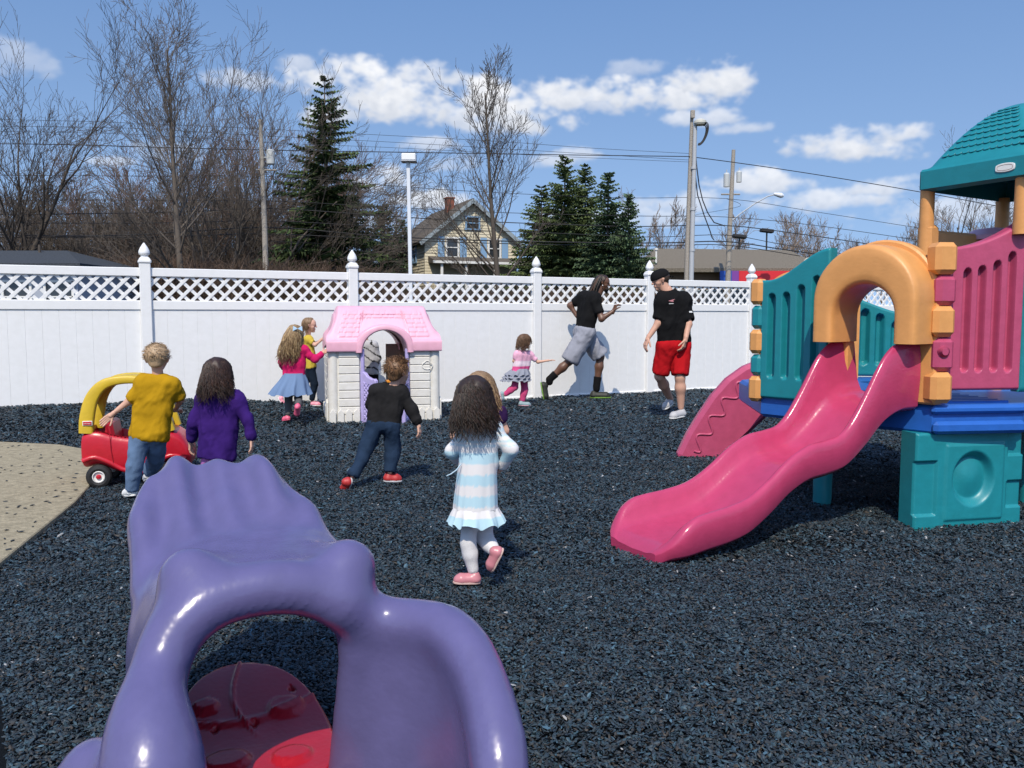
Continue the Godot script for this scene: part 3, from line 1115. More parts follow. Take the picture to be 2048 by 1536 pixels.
# ---------------------------------------------------------------- playhouse
func make_playhouse() -> void:
	var p := gnd(771, 843)
	var t := thing("playhouse", "toddler playhouse with pink shingled roof, cream siding walls and lavender half doors", "playhouse", p)
	t.rotation.y = deg_to_rad(15.0)
	var W := 0.640
	var dep := 0.92
	var hw := 0.265
	# walls
	for side in [-1.0, 1.0]:
		var wall := MB.new()
		wall.box(Vector3(side * (W + hw) * 0.5, 0.40, -0.03), Vector3(W - hw, 0.96, 0.05), Basis.IDENTITY, 0.01)
		wall.box(Vector3(side * (W + hw) * 0.5, 0.40, -dep + 0.03), Vector3(W - hw, 0.96, 0.05), Basis.IDENTITY, 0.01)
		wall.box(Vector3(side * (W - 0.025), 0.40, -dep * 0.5), Vector3(0.05, 0.96, dep - 0.12), Basis.IDENTITY, 0.008)
		for q in [Vector3(side * (W - 0.045), 0, -0.045), Vector3(side * (W - 0.045), 0, -dep + 0.045)]:
			wall.tube(PackedVector3Array([q + Vector3(0, -0.08, 0), q + Vector3(0, 0.88, 0)]), PackedFloat32Array([0.062, 0.062]), 16)
		var wo := obj("wall", wall, M.house_cream, t)
		for k in 9:
			var bd := MB.new()
			bd.box(Vector3(side * (W + hw - 0.075) * 0.5, 0.045 + k * 0.0955, 0.004), Vector3(W - hw - 0.135, 0.090, 0.030), Basis.IDENTITY, 0.007)
			obj("siding_board", bd, M.house_cream, wo)
			var bs := MB.new()
			bs.box(Vector3(side * (W + 0.004), 0.045 + k * 0.0955, -dep * 0.5), Vector3(0.030, 0.090, dep - 0.24), Basis.IDENTITY, 0.007)
			obj("siding_board", bs, M.house_cream, wo)
		for k in 4:
			var pk := MB.new()
			var pts := PackedVector2Array([Vector2(-0.037, 0), Vector2(0.037, 0), Vector2(0.037, 0.155), Vector2(0, 0.195), Vector2(-0.037, 0.155)])
			pk.prism(pts, Vector3(side * (W - 0.03 - k * 0.092), -0.03, 0.018), Vector3.RIGHT, Vector3.UP, Vector3.BACK, 0.022, 0.005)
			obj("picket", pk, M.house_cream, wo)
		for k in 7:
			var pk := MB.new()
			var pts := PackedVector2Array([Vector2(-0.045, 0), Vector2(0.045, 0), Vector2(0.045, 0.165 + 0.10 * exp(-k * 0.8)), Vector2(0, 0.205 + 0.10 * exp(-k * 0.8)), Vector2(-0.045, 0.165 + 0.10 * exp(-k * 0.8))])
			pk.prism(pts, Vector3(side * (W + 0.018), -0.03, -0.08 - k * 0.125), Vector3(0, 0, 1), Vector3.UP, Vector3(side, 0, 0), 0.02, 0.004)
			obj("picket", pk, M.house_cream, wo)
		if side > 0.0:
			var ov := MB.new()
			var rp := PackedVector3Array()
			var rr := PackedFloat32Array()
			for i in 25:
				var a := TAU * i / 24.0
				rp.push_back(Vector3(0.50 + 0.062 * cos(a), 0.655 + (0.044 + (0.012 if sin(a) > 0.9 else 0.0)) * sin(a), 0.022))
				rr.push_back(0.006)
			ov.tube(rp, rr, 6)
			obj("oval_plaque", ov, M.house_cream, wo)
		# lavender door post and half door, swung outwards
		var post := MB.new()
		post.tube(PackedVector3Array([Vector3(side * (hw - 0.005), -0.05, 0.012), Vector3(side * (hw - 0.005), 0.60, 0.012), Vector3(side * (hw - 0.005), 0.61, 0.012), Vector3(side * (hw - 0.005), 0.86, 0.012)]), PackedFloat32Array([0.03, 0.03, 0.024, 0.024]), 12)
		obj("door_post", post, M.lavender, t)
		var door := MB.new()
		var dir := Vector3(-side * 0.50, 0, 0.86).normalized() if side < 0.0 else Vector3(-0.30, 0, 0.95).normalized()
		var dn := Vector3(dir.z, 0, -dir.x)
		var hinge := Vector3(side * (hw - 0.01), 0.0, 0.02)
		var dp := PackedVector2Array([Vector2(0, -0.06), Vector2(0.265, -0.06), Vector2(0.265, 0.50), Vector2(0.235, 0.525), Vector2(0.205, 0.515), Vector2(0.10, 0.545), Vector2(0.055, 0.585), Vector2(0, 0.60)])
		door.prism(dp, hinge - dn * 0.02, dir, Vector3.UP, dn, 0.045, 0.008)
		var d0 := obj("half_door", door, M.lavender, t)
		var lat := MB.new()
		var face := 0.026 if dn.dot(Vector3(0.12, 0, 1)) > 0.0 else -0.021
		for k in 9:
			for s in [-1.0, 1.0]:
				var y0 := 0.04 + k * 0.055
				var a := Vector2(0.035, y0)
				var b := Vector2(0.20, y0 + s * 0.15)
				b.y = clampf(b.y, 0.03, 0.47)
				if absf(b.y - a.y) < 0.02:
					continue
				b.x = 0.035 + absf(b.y - a.y) * 1.1
				lat.rod(hinge + dir * a.x + Vector3(0, a.y, 0) + dn * face, hinge + dir * b.x + Vector3(0, b.y, 0) + dn * face, 0.0075, -1, 5)
		obj("door_lattice", lat, M.lavender, d0)
	# inner tan wall and toy counter
	var inner := MB.new()
	inner.box(Vector3(0.36, 0.45, -dep + 0.075), Vector3(0.50, 0.88, 0.03), Basis.IDENTITY, 0.006)
	obj("inner_wall", inner, M.house_tan, t)
	var shelf := MB.new()
	shelf.prism(PackedVector2Array([Vector2(-0.02, 0.0), Vector2(0.16, 0.0), Vector2(0.19, 0.10), Vector2(0.12, 0.11), Vector2(0.10, 0.13), Vector2(0.03, 0.13), Vector2(0.01, 0.11), Vector2(-0.05, 0.10)]), Vector3(0.10, 0.36, -0.50), Vector3.RIGHT, Vector3.UP, Vector3.BACK, 0.22, 0.01)
	obj("toy_sink", shelf, M.orange_toy, t)
	var stand := MB.new()
	stand.box(Vector3(0.22, 0.16, -0.45), Vector3(0.24, 0.40, 0.2), Basis.IDENTITY, 0.01)
	obj("sink_stand", stand, M.house_cream, t)
	# roof: front and back slopes, cut away over the arched doorways
	var arch := func(x: float) -> float:
		return 0.0 if absf(x) > 0.30 else 0.80 + 0.335 * sqrt(maxf(0.0, 1.0 - pow(absf(x) / 0.302, 2.4)))
	var roof := MB.new()
	var prof := [Vector2(0.055, 0.83), Vector2(0.065, 0.85), Vector2(0.066, 0.935), Vector2(0.052, 0.955), Vector2(0.020, 0.965), Vector2(0.0, 0.985), Vector2(-0.06, 1.085), Vector2(-0.13, 1.195), Vector2(-0.20, 1.295), Vector2(-0.25, 1.342), Vector2(-0.31, 1.362), Vector2(-dep * 0.5, 1.366)]
	var ends := []
	for face in 2:
		var rows := []
		var nx := 120
		var steps := 130
		for j in steps + 1:
			var r := PackedVector3Array()
			for i in nx + 1:
				var x := lerpf(-W - 0.03, W + 0.03, float(i) / nx)
				var lim: float = arch.call(x)
				# find where the slope rises above the arch
				var t0 := 0.0
				if lim > 0.83:
					for k in prof.size() - 1:
						if prof[k + 1].y >= lim:
							t0 = (k + (lim - prof[k].y) / maxf(0.0001, prof[k + 1].y - prof[k].y)) / (prof.size() - 1)
							break
				var u := lerpf(t0, 1.0, float(j) / steps)
				var q: Vector2 = spline(prof, u)
				var inx := 1.0 - 0.155 * smoothstep(0.96, 1.36, q.y)
				var ax := absf(x) / (W + 0.03)
				var edge := smoothstep(0.86, 1.0, ax)
				var y := q.y - 0.10 * edge * edge * smoothstep(0.97, 1.25, q.y)
				var rows_r := 0.0
				if q.y > 1.0 and q.y < 1.31 and ax < 0.80 and (lim <= 0.0 or absf(x) > 0.36 or q.y > 1.22):
					rows_r = 0.012 * (1.0 - fposmod((q.y - 1.0) / 0.052, 1.0))
					var colx := fposmod(x / 0.075 + 0.5 * floorf((q.y - 1.0) / 0.052), 1.0)
					if colx < 0.10:
						rows_r -= 0.006
				var z := q.x + rows_r * 0.9
				if face == 1:
					z = -dep - q.x - rows_r * 0.9
				r.push_back(Vector3(x * inx, y + rows_r * 0.5, z))
			rows.push_back(r)
		var flip: bool = (rows[30][5] - rows[29][5]).cross(rows[29][6] - rows[29][5]).y < 0.0
		roof.grid(rows, flip)
		var e0 := PackedVector3Array()
		var e1 := PackedVector3Array()
		for r in rows:
			e0.push_back(r[0])
			e1.push_back(r[nx])
		ends.push_back([e0, e1])
	for side in 2:                                               # closed gables
		for e in ends:
			var col: PackedVector3Array = e[side]
			for k in col.size() - 1:
				roof.tri(col[k], col[k + 1], Vector3(col[0].x * 0.97, 0.90, -dep * 0.5), Vector3(-1 if side == 0 else 1, 0, 0))
	var rf := obj("roof", roof, M.house_pink, t)
	for face in [1.0, -1.0]:
		var band := MB.new()
		var rows := []
		for i in 49:
			var u := i / 48.0
			var r := PackedVector3Array()
			for q in [[0.262, -0.30, 0.0], [0.262, 0.045, 0.0], [0.268, 0.068, 0.006], [0.282, 0.078, 0.012], [0.320, 0.074, 0.05], [0.338, 0.058, 0.066], [0.342, 0.02, 0.07], [0.342, -0.30, 0.07]]:
				var w: float = q[0]
				var top: float = 0.815 + 0.262 + q[2]
				var x := 0.0
				var y := 0.0
				if u < 0.15:
					x = -w
					y = lerpf(0.82, top - 0.262, u / 0.15)
				elif u > 0.85:
					x = w
					y = lerpf(top - 0.262, 0.82, (u - 0.85) / 0.15)
				else:
					var a := PI * (1.0 - (u - 0.15) / 0.7)
					x = w * cos(a)
					y = top - 0.262 + 0.262 * sin(a)
				var z: float = q[1]
				r.push_back(Vector3(x, y, z if face > 0.0 else -dep - z))
			rows.push_back(r)
		band.grid(rows, false, false, Vector3(0, 0.75, -dep * 0.5) if false else Vector3.INF)
		obj("dormer_arch", band, M.house_pink, rf)

# ---------------------------------------------------------------- toy car
func make_car() -> void:
	var p := gnd(284, 962)
	var t := thing("toy_car", "red ride-on toy car with yellow roof and black wheels beside the concrete pad", "toy car", p)
	t.rotation.y = deg_to_rad(14.0)
	t.scale = Vector3.ONE * 1.0
	# x runs to the front of the car, z to the camera
	var body := MB.new()
	var top := [Vector2(-0.375, 0.30), Vector2(-0.365, 0.415), Vector2(-0.30, 0.435), Vector2(-0.15, 0.40), Vector2(0.02, 0.375), Vector2(0.10, 0.40), Vector2(0.20, 0.42), Vector2(0.30, 0.375), Vector2(0.365, 0.29), Vector2(0.38, 0.22)]
	var low := [Vector2(-0.375, 0.22), Vector2(-0.35, 0.14), Vector2(-0.22, 0.155), Vector2(-0.10, 0.10), Vector2(0.05, 0.09), Vector2(0.14, 0.12), Vector2(0.22, 0.16), Vector2(0.30, 0.15), Vector2(0.36, 0.13), Vector2(0.38, 0.18)]
	var rows := []
	for i in 61:
		var u := i / 60.0
		var a: Vector2 = spline(top, u)
		var b: Vector2 = spline(low, u)
		var half := 0.205 * (1.0 - 0.35 * pow(absf(u - 0.5) * 2.0, 5.0))
		var r := PackedVector3Array()
		for k in 32:
			var an := TAU * k / 32.0
			var cx := signf(cos(an)) * pow(absf(cos(an)), 0.45)
			var sy := signf(sin(an)) * pow(absf(sin(an)), 0.45)
			var mid := (a.y + b.y) * 0.5
			var hh := (a.y - b.y) * 0.5
			# the cabin is scooped out between the sills
			var y := mid + hh * sy
			if sy > 0.5 and absf(cx) < 0.80 and u > 0.15 and u < 0.60:
				y = mid - hh * 0.35
			var bulge := 1.0 + 0.05 * sin(PI * clampf((y - b.y) / maxf(0.01, a.y - b.y), 0.0, 1.0))
			r.push_back(Vector3((a.x + b.x) * 0.5, y, half * cx * bulge))
		rows.push_back(r)
	body.grid(rows, false, true, Vector3.INF)
	var flip: bool = body.n[30 * 32 + 8].y < 0.0
	if flip:
		for i in body.n.size():
			body.n[i] = -body.n[i]
	for e in [0, 60]:
		var rr: PackedVector3Array = rows[e]
		var cc := Vector3.ZERO
		for q in rr:
			cc += q / 32.0
		for k in 32:
			body.tri(cc, rr[k], rr[(k + 1) % 32], Vector3(-1 if e == 0 else 1, 0, 0))
	for s in [-1.0, 1.0]:                                        # flared sill over the wheels
		var sp := PackedVector3Array()
		var sr := PackedFloat32Array()
		for i in 21:
			var u := i / 20.0
			var q: Vector2 = spline([Vector2(-0.36, 0.20), Vector2(-0.28, 0.225), Vector2(-0.18, 0.185), Vector2(-0.08, 0.125), Vector2(0.06, 0.11), Vector2(0.14, 0.17), Vector2(0.24, 0.22), Vector2(0.34, 0.19)], u)
			sp.push_back(Vector3(q.x, q.y, s * 0.200))
			sr.push_back(0.020)
		body.tube(sp, sr, 8)
	var bo := obj("body", body, M.red, t)
	var seam := MB.new()
	seam.tube(PackedVector3Array([Vector3(-0.17, 0.395, 0.214), Vector3(-0.165, 0.28, 0.220), Vector3(-0.15, 0.16, 0.213)]), PackedFloat32Array([0.003, 0.003, 0.003]), 5)
	seam.tube(PackedVector3Array([Vector3(0.08, 0.385, 0.214), Vector3(0.085, 0.28, 0.220), Vector3(0.08, 0.14, 0.213)]), PackedFloat32Array([0.003, 0.003, 0.003]), 5)
	obj("door_seam", seam, M.floor_red, bo)
	var seat := MB.new()
	seat.box(Vector3(-0.18, 0.40, 0), Vector3(0.05, 0.16, 0.30), Basis(Vector3(0, 0, 1), 0.15), 0.02)
	seat.box(Vector3(-0.06, 0.30, 0), Vector3(0.22, 0.05, 0.30), Basis.IDENTITY, 0.02)
	obj("seat", seat, M.floor_red, t)
	# yellow roof: two side frames and a top
	var rt := MB.new()
	var path := [Vector2(-0.335, 0.40), Vector2(-0.325, 0.52), Vector2(-0.285, 0.66), Vector2(-0.20, 0.755), Vector2(-0.06, 0.785), Vector2(0.07, 0.765), Vector2(0.15, 0.68), Vector2(0.205, 0.54), Vector2(0.245, 0.40)]
	for s in [-1.0, 1.0]:
		var rws := []
		for i in 49:
			var u := i / 48.0
			var q: Vector2 = spline(path, u)
			var q2: Vector2 = spline(path, minf(u + 0.01, 1.0)) - spline(path, maxf(u - 0.01, 0.0))
			var nn := Vector2(-q2.y, q2.x).normalized()
			var wide := lerpf(0.052, 0.030, smoothstep(0.1, 0.55, u))
			var r := PackedVector3Array()
			for k in 12:
				var an := TAU * k / 12.0
				var cx := signf(cos(an)) * pow(absf(cos(an)), 0.6)
				var sy := signf(sin(an)) * pow(absf(sin(an)), 0.6)
				r.push_back(Vector3(q.x + nn.x * wide * cx, q.y + nn.y * wide * cx, s * 0.165 + 0.030 * sy))
			rws.push_back(r)
		rt.grid(rws, false, true)
	var tops := []
	for i in 25:
		var u := 0.16 + 0.56 * i / 24.0
		var q: Vector2 = spline(path, u)
		var r := PackedVector3Array()
		for k in 13:
			var z := -0.16 + 0.32 * k / 12.0
			r.push_back(Vector3(q.x, q.y + 0.030 - 0.9 * z * z * 0.4, z))
		tops.push_back(r)
	rt.grid(tops, (tops[12][0] - tops[11][0]).cross(tops[11][1] - tops[11][0]).y < 0.0)
	for i in rt.v.size():
		var c := Vector3(-0.05, 0.55, rt.v[i].z)
		if rt.n[i].dot(rt.v[i] - c) < 0.0 and absf(rt.n[i].z) < 0.5 and false:
			rt.n[i] = -rt.n[i]
	var ro := obj("roof", rt, M.yellow, t)
	var lg := MB.new()
	lg.box(Vector3(-0.318, 0.475, 0.199), Vector3(0.066, 0.034, 0.006), Basis.IDENTITY, 0.0025)
	obj("maker_plate", lg, M.white_plastic, ro)
	var lg2 := MB.new()
	lg2.box(Vector3(-0.318, 0.475, 0.2035), Vector3(0.056, 0.024, 0.004), Basis.IDENTITY, 0.0015)
	obj("plate_face", lg2, M.red, ro)
	var tm := TextMesh.new()
	tm.text = "little tikes"
	tm.font_size = 16
	tm.pixel_size = 0.0006
	tm.depth = 0.001
	var tx := obj("plate_lettering", tm, M.white_plastic, ro)
	tx.position = Vector3(-0.318, 0.475, 0.2062)
	for s in [1.0, -1.0]:
		var eye := MB.new()
		eye.lathe(Vector3(0.285, 0.30, s * 0.172), [Vector2(0.036, -0.01), Vector2(0.036, 0.012), Vector2(0.028, 0.022), Vector2(0.0, 0.026)], 20, Basis(Vector3.RIGHT, PI / 2.0 * s) * Basis(Vector3(0, 0, 1), -0.5))
		obj("headlight", eye, M.white_plastic, t)
	var dash := MB.new()
	dash.box(Vector3(0.17, 0.445, 0), Vector3(0.10, 0.10, 0.28), Basis(Vector3(0, 0, 1), -0.5), 0.03)
	obj("dashboard", dash, M.white_plastic, t)
	for q in [[-0.255, 1.0], [-0.255, -1.0], [0.235, 1.0], [0.235, -1.0]]:
		var wb := Basis(Vector3.RIGHT, PI / 2.0 * q[1])
		var c := Vector3(q[0], 0.082, q[1] * 0.185)
		var ty := MB.new()
		ty.lathe(c, [Vector2(0.045, -0.03), Vector2(0.076, -0.03), Vector2(0.088, -0.018), Vector2(0.090, 0.0), Vector2(0.088, 0.018), Vector2(0.078, 0.030), Vector2(0.060, 0.034), Vector2(0.046, 0.030), Vector2(0.042, 0.022)], 28, wb)
		var w := obj("wheel", ty, M.tyre, t)
		var rm := MB.new()
		rm.lathe(c, [Vector2(0.044, 0.022), Vector2(0.043, 0.032), Vector2(0.038, 0.034), Vector2(0.034, 0.022), Vector2(0.022, 0.020), Vector2(0.0, 0.020)], 24, wb)
		obj("rim", rm, M.white_plastic, w)
		var hb := MB.new()
		hb.lathe(c, [Vector2(0.018, 0.018), Vector2(0.018, 0.030), Vector2(0.012, 0.036), Vector2(0.0, 0.038)], 14, wb)
		obj("hub", hb, M.red, w)

# ---------------------------------------------------------------- purple tunnel
func make_tunnel() -> void:
	var O := P(-0.85, 0, 2.60)
	var ax := Vector3(-0.45, 0, -0.893).normalized()             # away from the camera, along the tunnel
	var rt := Vector3(0.893, 0, -0.45).normalized()
	var t := thing("crawl_tunnel", "purple moulded plastic crawl tunnel with saddle and tall fluted backrest", "climbing toy", O)
	var near := 0.88
	var Q := func(list: Array) -> Array:
		var out := []
		for q in list:
			out.push_back(at(q[0], q[1], q[2] * near) - O)
		return out
	var net := Net.new()
	var sheet := func(top: Array, low: Array, n: int, ra: float, rb: float) -> void:
		for i in n:
			var u := i / (n - 1.0)
			net.add(spline(top, u), spline(low, u), ra * near, rb * near)
	var run := func(pts: Array, rads: Array, n: int) -> void:
		for i in n:
			net.add(spline(pts, i / float(n)), spline(pts, (i + 1.0) / n), spline(rads, i / float(n)) * near, spline(rads, (i + 1.0) / n) * near)
	var down := func(pts: Array, dx: float) -> Array: return pts.map(func(p): return Vector3(p.x + dx, -0.06, p.z))
	var lip: Array = Q.call([[316, 1356, 2.12], [338, 1286, 2.17], [392, 1222, 2.22], [462, 1188, 2.27], [540, 1174, 2.31], [610, 1176, 2.35], [665, 1192, 2.38], [708, 1224, 2.41]])
	var seat: Array = Q.call([[300, 1330, 2.42], [308, 1235, 2.50], [350, 1155, 2.58], [420, 1120, 2.64], [500, 1110, 2.68], [580, 1102, 2.71], [636, 1112, 2.72], [690, 1180, 2.64]])
	run.call(lip, [0.046, 0.048, 0.050, 0.050, 0.050, 0.050, 0.050, 0.050], 21)
	sheet.call(lip, seat, 30, 0.042, 0.040)
	# knobs to hold on to
	for q in [[[384, 1158, 2.30], [440, 1142, 2.42], 0.092, 0.055], [[694, 1136, 2.44], [652, 1120, 2.55], 0.088, 0.055], [[356, 1246, 2.22], [380, 1215, 2.26], 0.052, 0.05], [[690, 1200, 2.37], [672, 1180, 2.42], 0.058, 0.05]]:
		net.add(at(q[0][0], q[0][1], q[0][2] * near) - O, at(q[1][0], q[1][1], q[1][2] * near) - O, q[2] * near, q[3] * near)
	# fluted backrest
	var foot: Array = Q.call([[300, 1172, 2.62], [372, 1122, 2.69], [455, 1104, 2.73], [540, 1096, 2.75], [628, 1112, 2.74]])
	var crest: Array = Q.call([[322, 966, 3.00], [364, 944, 3.10], [432, 956, 3.11], [498, 940, 3.12], [526, 960, 3.06]])
	var belly: Array = Q.call([[300, 1062, 2.84], [366, 1036, 2.91], [444, 1034, 2.94], [522, 1026, 2.95], [582, 1042, 2.92]])
	for i in 5:
		net.add(foot[i], belly[i], 0.050, 0.056)
		net.add(belly[i], crest[i], 0.056, 0.050)
	for i in 4:
		net.add((foot[i] + foot[i + 1]) * 0.5, (belly[i] + belly[i + 1]) * 0.5, 0.034)
		net.add((belly[i] + belly[i + 1]) * 0.5, (crest[i] + crest[i + 1]) * 0.5, 0.034)
	# side walls
	var lw: Array = Q.call([[318, 1348, 2.14], [300, 1300, 2.38], [302, 1210, 2.56], [300, 1110, 2.78], [318, 1010, 2.98]])
	sheet.call(lw, down.call(lw, -0.05), 24, 0.036, 0.040)
	var rw: Array = Q.call([[712, 1225, 2.42], [702, 1172, 2.60], [658, 1114, 2.76], [602, 1036, 2.92], [542, 965, 3.06]])
	sheet.call(rw, rw.map(func(p): return p + Vector3(0.02, -0.10, 0)), 24, 0.036, 0.034)
	# thick left wing
	run.call(Q.call([[306, 1380, 2.08], [300, 1445, 2.01], [305, 1540, 1.94], [308, 1700, 1.88]]), [0.060, 0.078, 0.104, 0.115], 8)
	net.add(at(190, 1540, 2.05 * near) - O, at(150, 1600, 2.05 * near) - O, 0.066, 0.08)
	net.add(at(190, 1540, 2.05 * near) - O, at(290, 1560, 2.0 * near) - O, 0.053, 0.08)
	# right wing: a rolled rim with a ribbed wall below it
	var rim: Array = Q.call([[712, 1222, 2.41], [770, 1244, 2.43], [832, 1248, 2.40], [890, 1260, 2.34], [934, 1302, 2.26], [966, 1372, 2.17], [988, 1452, 2.08], [1001, 1545, 2.00], [1008, 1700, 1.93]])
	run.call(rim, [0.048, 0.048, 0.050, 0.052, 0.052, 0.052, 0.054, 0.056, 0.058], 24)
	var low: Array = down.call(rim, -0.05)
	low[0] += Vector3(-0.03, 0, -0.10)
	sheet.call(rim, low, 44, 0.028, 0.030)
	var shell := MB.new()
	net.run(shell, 0.0125, 0.046)
	shell.relax(7)
	for i in shell.v.size():                                     # flutes down the backrest
		var q := shell.v[i]
		var f := smoothstep(-0.24, -0.06, q.dot(ax)) * smoothstep(0.47, 0.56, q.y)
		if f > 0.0:
			shell.v[i] = q + shell.n[i] * f * 0.013 * cos((q.dot(rt) + 0.035) * TAU / 0.125)
	shell.renew()
	obj("tunnel_shell", shell, M.purple, t)
	# red floor with a raised leafy relief, its far end tipped up
	var fl := MB.new()
	var fc := at(510, 1450, 2.36) - O
	fc.y = 0.0
	var rows := []
	for i in 61:
		var r := PackedVector3Array()
		var v := -1.0 + 2.0 * i / 60.0
		for j in 61:
			var u := -1.0 + 2.0 * j / 60.0
			var cu := u * sqrt(1.0 - 0.5 * v * v)
			var cv := v * sqrt(1.0 - 0.5 * u * u)
			var rad := Vector2(cu, cv).length()
			var y := 0.050 + 0.075 * smoothstep(-0.2, 1.0, cv) - 0.05 * smoothstep(0.9, 1.0, rad)
			y += 0.012 * smoothstep(0.03, 0.0, absf(cu + 0.15 * sin(cv * 4.0))) * smoothstep(-0.1, 0.2, cv)
			y += 0.010 * smoothstep(0.04, 0.0, absf(cv - 0.15 - 0.2 * cu * cu))
			for q in [[0.46, 0.22, 0.26], [-0.42, -0.30, 0.30], [0.30, -0.42, 0.26], [-0.50, 0.40, 0.18]]:
				var e := Vector2((cu - q[0]) / q[2], (cv - q[1]) / (q[2] * 0.5)).length()
				y += 0.014 * (1.0 - smoothstep(0.75, 1.0, e))
			for q in [[-0.45, 0.12], [0.02, 0.10], [0.62, 0.42]]:
				var e := Vector2(cu - q[0], cv - q[1]).length()
				y -= 0.03 * (1.0 - smoothstep(0.015, 0.03, e))
			r.push_back(fc + rt * cu * 0.23 + Vector3(0, y, 0) + ax * cv * 0.40)
		rows.push_back(r)
	fl.grid(rows, (rows[31][30] - rows[30][30]).cross(rows[30][31] - rows[30][30]).y < 0.0)
	var under := []
	for r in rows:
		var r2 := PackedVector3Array()
		for q in r:
			r2.push_back(Vector3(q.x, q.y - 0.05, q.z))
		under.push_back(r2)
	fl.grid(under, (rows[31][30] - rows[30][30]).cross(rows[30][31] - rows[30][30]).y > 0.0)
	for k in 60:
		fl.quad(rows[60][k], rows[60][k + 1], under[60][k + 1], under[60][k], ax)
		fl.quad(rows[0][k], rows[0][k + 1], under[0][k + 1], under[0][k], -ax)
		fl.quad(rows[k][0], rows[k + 1][0], under[k + 1][0], under[k][0], -rt)
		fl.quad(rows[k][60], rows[k + 1][60], under[k + 1][60], under[k][60], rt)
	obj("floor_plate", fl, M.floor_red, t)

# ---------------------------------------------------------------- trees
func limb(mb: MB, r: RandomNumberGenerator, start: Vector3, dir: Vector3, length: float, rad: float, level: int, cfg: Dictionary) -> void:
	var segs: int = [7, 6, 5, 3, 3, 2][mini(level, 5)]
	var sides: int = [7, 5, 4, 3, 3, 3][mini(level, 5)]
	var path := PackedVector3Array([start])
	var rads := PackedFloat32Array([rad])
	var d := dir
	var p := start
	var up: float = cfg.up
	for i in segs:
		d = (d + Vector3(r.randfn(0, 1), r.randfn(0, 1), r.randfn(0, 1)) * cfg.wiggle * (0.5 if level == 0 and cfg.get("pyramid", false) else 1.0) + Vector3(0, up * (0.5 if level == 0 else 1.0) / segs, 0) + cfg.lean * (0.10 / segs)).normalized()
		p += d * length / segs
		path.push_back(p)
		rads.push_back(maxf(rad * (1.0 - 0.82 * (i + 1.0) / segs), cfg.twig))
	mb.tube(path, rads, sides, false)
	if level >= cfg.levels:
		return
	var n: int = cfg.kids[level]
	for k in n:
		var t: float = lerpf(cfg.first[level], 1.0, (k + r.randf()) / n)
		var f := t * segs
		var i := mini(int(f), segs - 1)
		var at_ := path[i].lerp(path[i + 1], f - i)
		var along := (path[i + 1] - path[i]).normalized()
		var side := along.cross(Vector3(r.randfn(0, 1), r.randfn(0, 1), r.randfn(0, 1))).normalized()
		var ang: float = cfg.angle[mini(level, cfg.angle.size() - 1)] * r.randf_range(0.7, 1.25)
		if level == 0 and cfg.get("pyramid", false):
			ang *= lerpf(1.35, 0.55, t)
		var nd := along * cos(ang) + side * sin(ang)
		var ln: float = length * cfg.ratio[mini(level, cfg.ratio.size() - 1)] * r.randf_range(0.65, 1.15)
		if level == 0:
			ln *= lerpf(1.15, 0.45, t) if cfg.get("pyramid", false) else 1.0
		limb(mb, r, at_, nd, ln, maxf(lerpf(rad, rad * 0.25, t) * cfg.thin, cfg.twig), level + 1, cfg)

func bare_tree(called: String, label: String, base: Vector3, height: float, rad: float, seed_: int, cfg: Dictionary, m: Material, group := "") -> Node3D:
	var r := RandomNumberGenerator.new()
	r.seed = seed_
	var t := thing(called, label, "tree", base, group)
	var trunk := MB.new()
	var crown := MB.new()
	var stems: int = cfg.get("stems", 1)
	for s in stems:
		var d: Vector3 = (Vector3.UP + cfg.lean * 0.25 + (Vector3(r.randf_range(-1, 1), 0, r.randf_range(-0.4, 0.4)) * cfg.get("splay", 0.0))).normalized()
		var c0 := cfg.duplicate()
		# the stem itself goes to the trunk, everything that leaves it to the crown
		var start := Vector3(r.randf_range(-0.2, 0.2) * (stems - 1), -0.3, 0)
		var len0: float = height * (1.0 if s == 0 else r.randf_range(0.75, 0.95))
		var sd := r.state
		c0.levels = 0
		limb(trunk, r, start, d, len0, rad * (1.0 if s == 0 else 0.75), 0, c0)
		r.state = sd
		var both := MB.new()
		limb(both, r, start, d, len0, rad * (1.0 if s == 0 else 0.75), 0, cfg)
		var skip := 8 * 7                                       # the first tube of "both" is the stem again
		var base_i := crown.v.size()
		for i in range(skip, both.v.size()):
			crown.v.push_back(both.v[i])
			crown.n.push_back(both.n[i])
			crown.c.push_back(Color(1, 1, 1))
			crown.uv.push_back(Vector2.ZERO)
		for i in range(7 * 7 * 6, both.idx.size()):
			crown.idx.push_back(both.idx[i] - skip + base_i)
	obj("trunk", trunk, m, t)
	obj("crown", crown, m, t)
	return t

func copy(o: Node3D, where: Vector3, turn: float, size: Vector3, called: String, label := "", group := "") -> Node3D:
	var c: Node3D = o.duplicate()
	c.name = numbered(called)
	add_child(c)
	c.transform = Transform3D(Basis(Vector3.UP, turn).scaled_local(size), where)
	if label != "":
		c.set_meta("label", label)
	if group != "":
		c.set_meta("group", group)
	return c

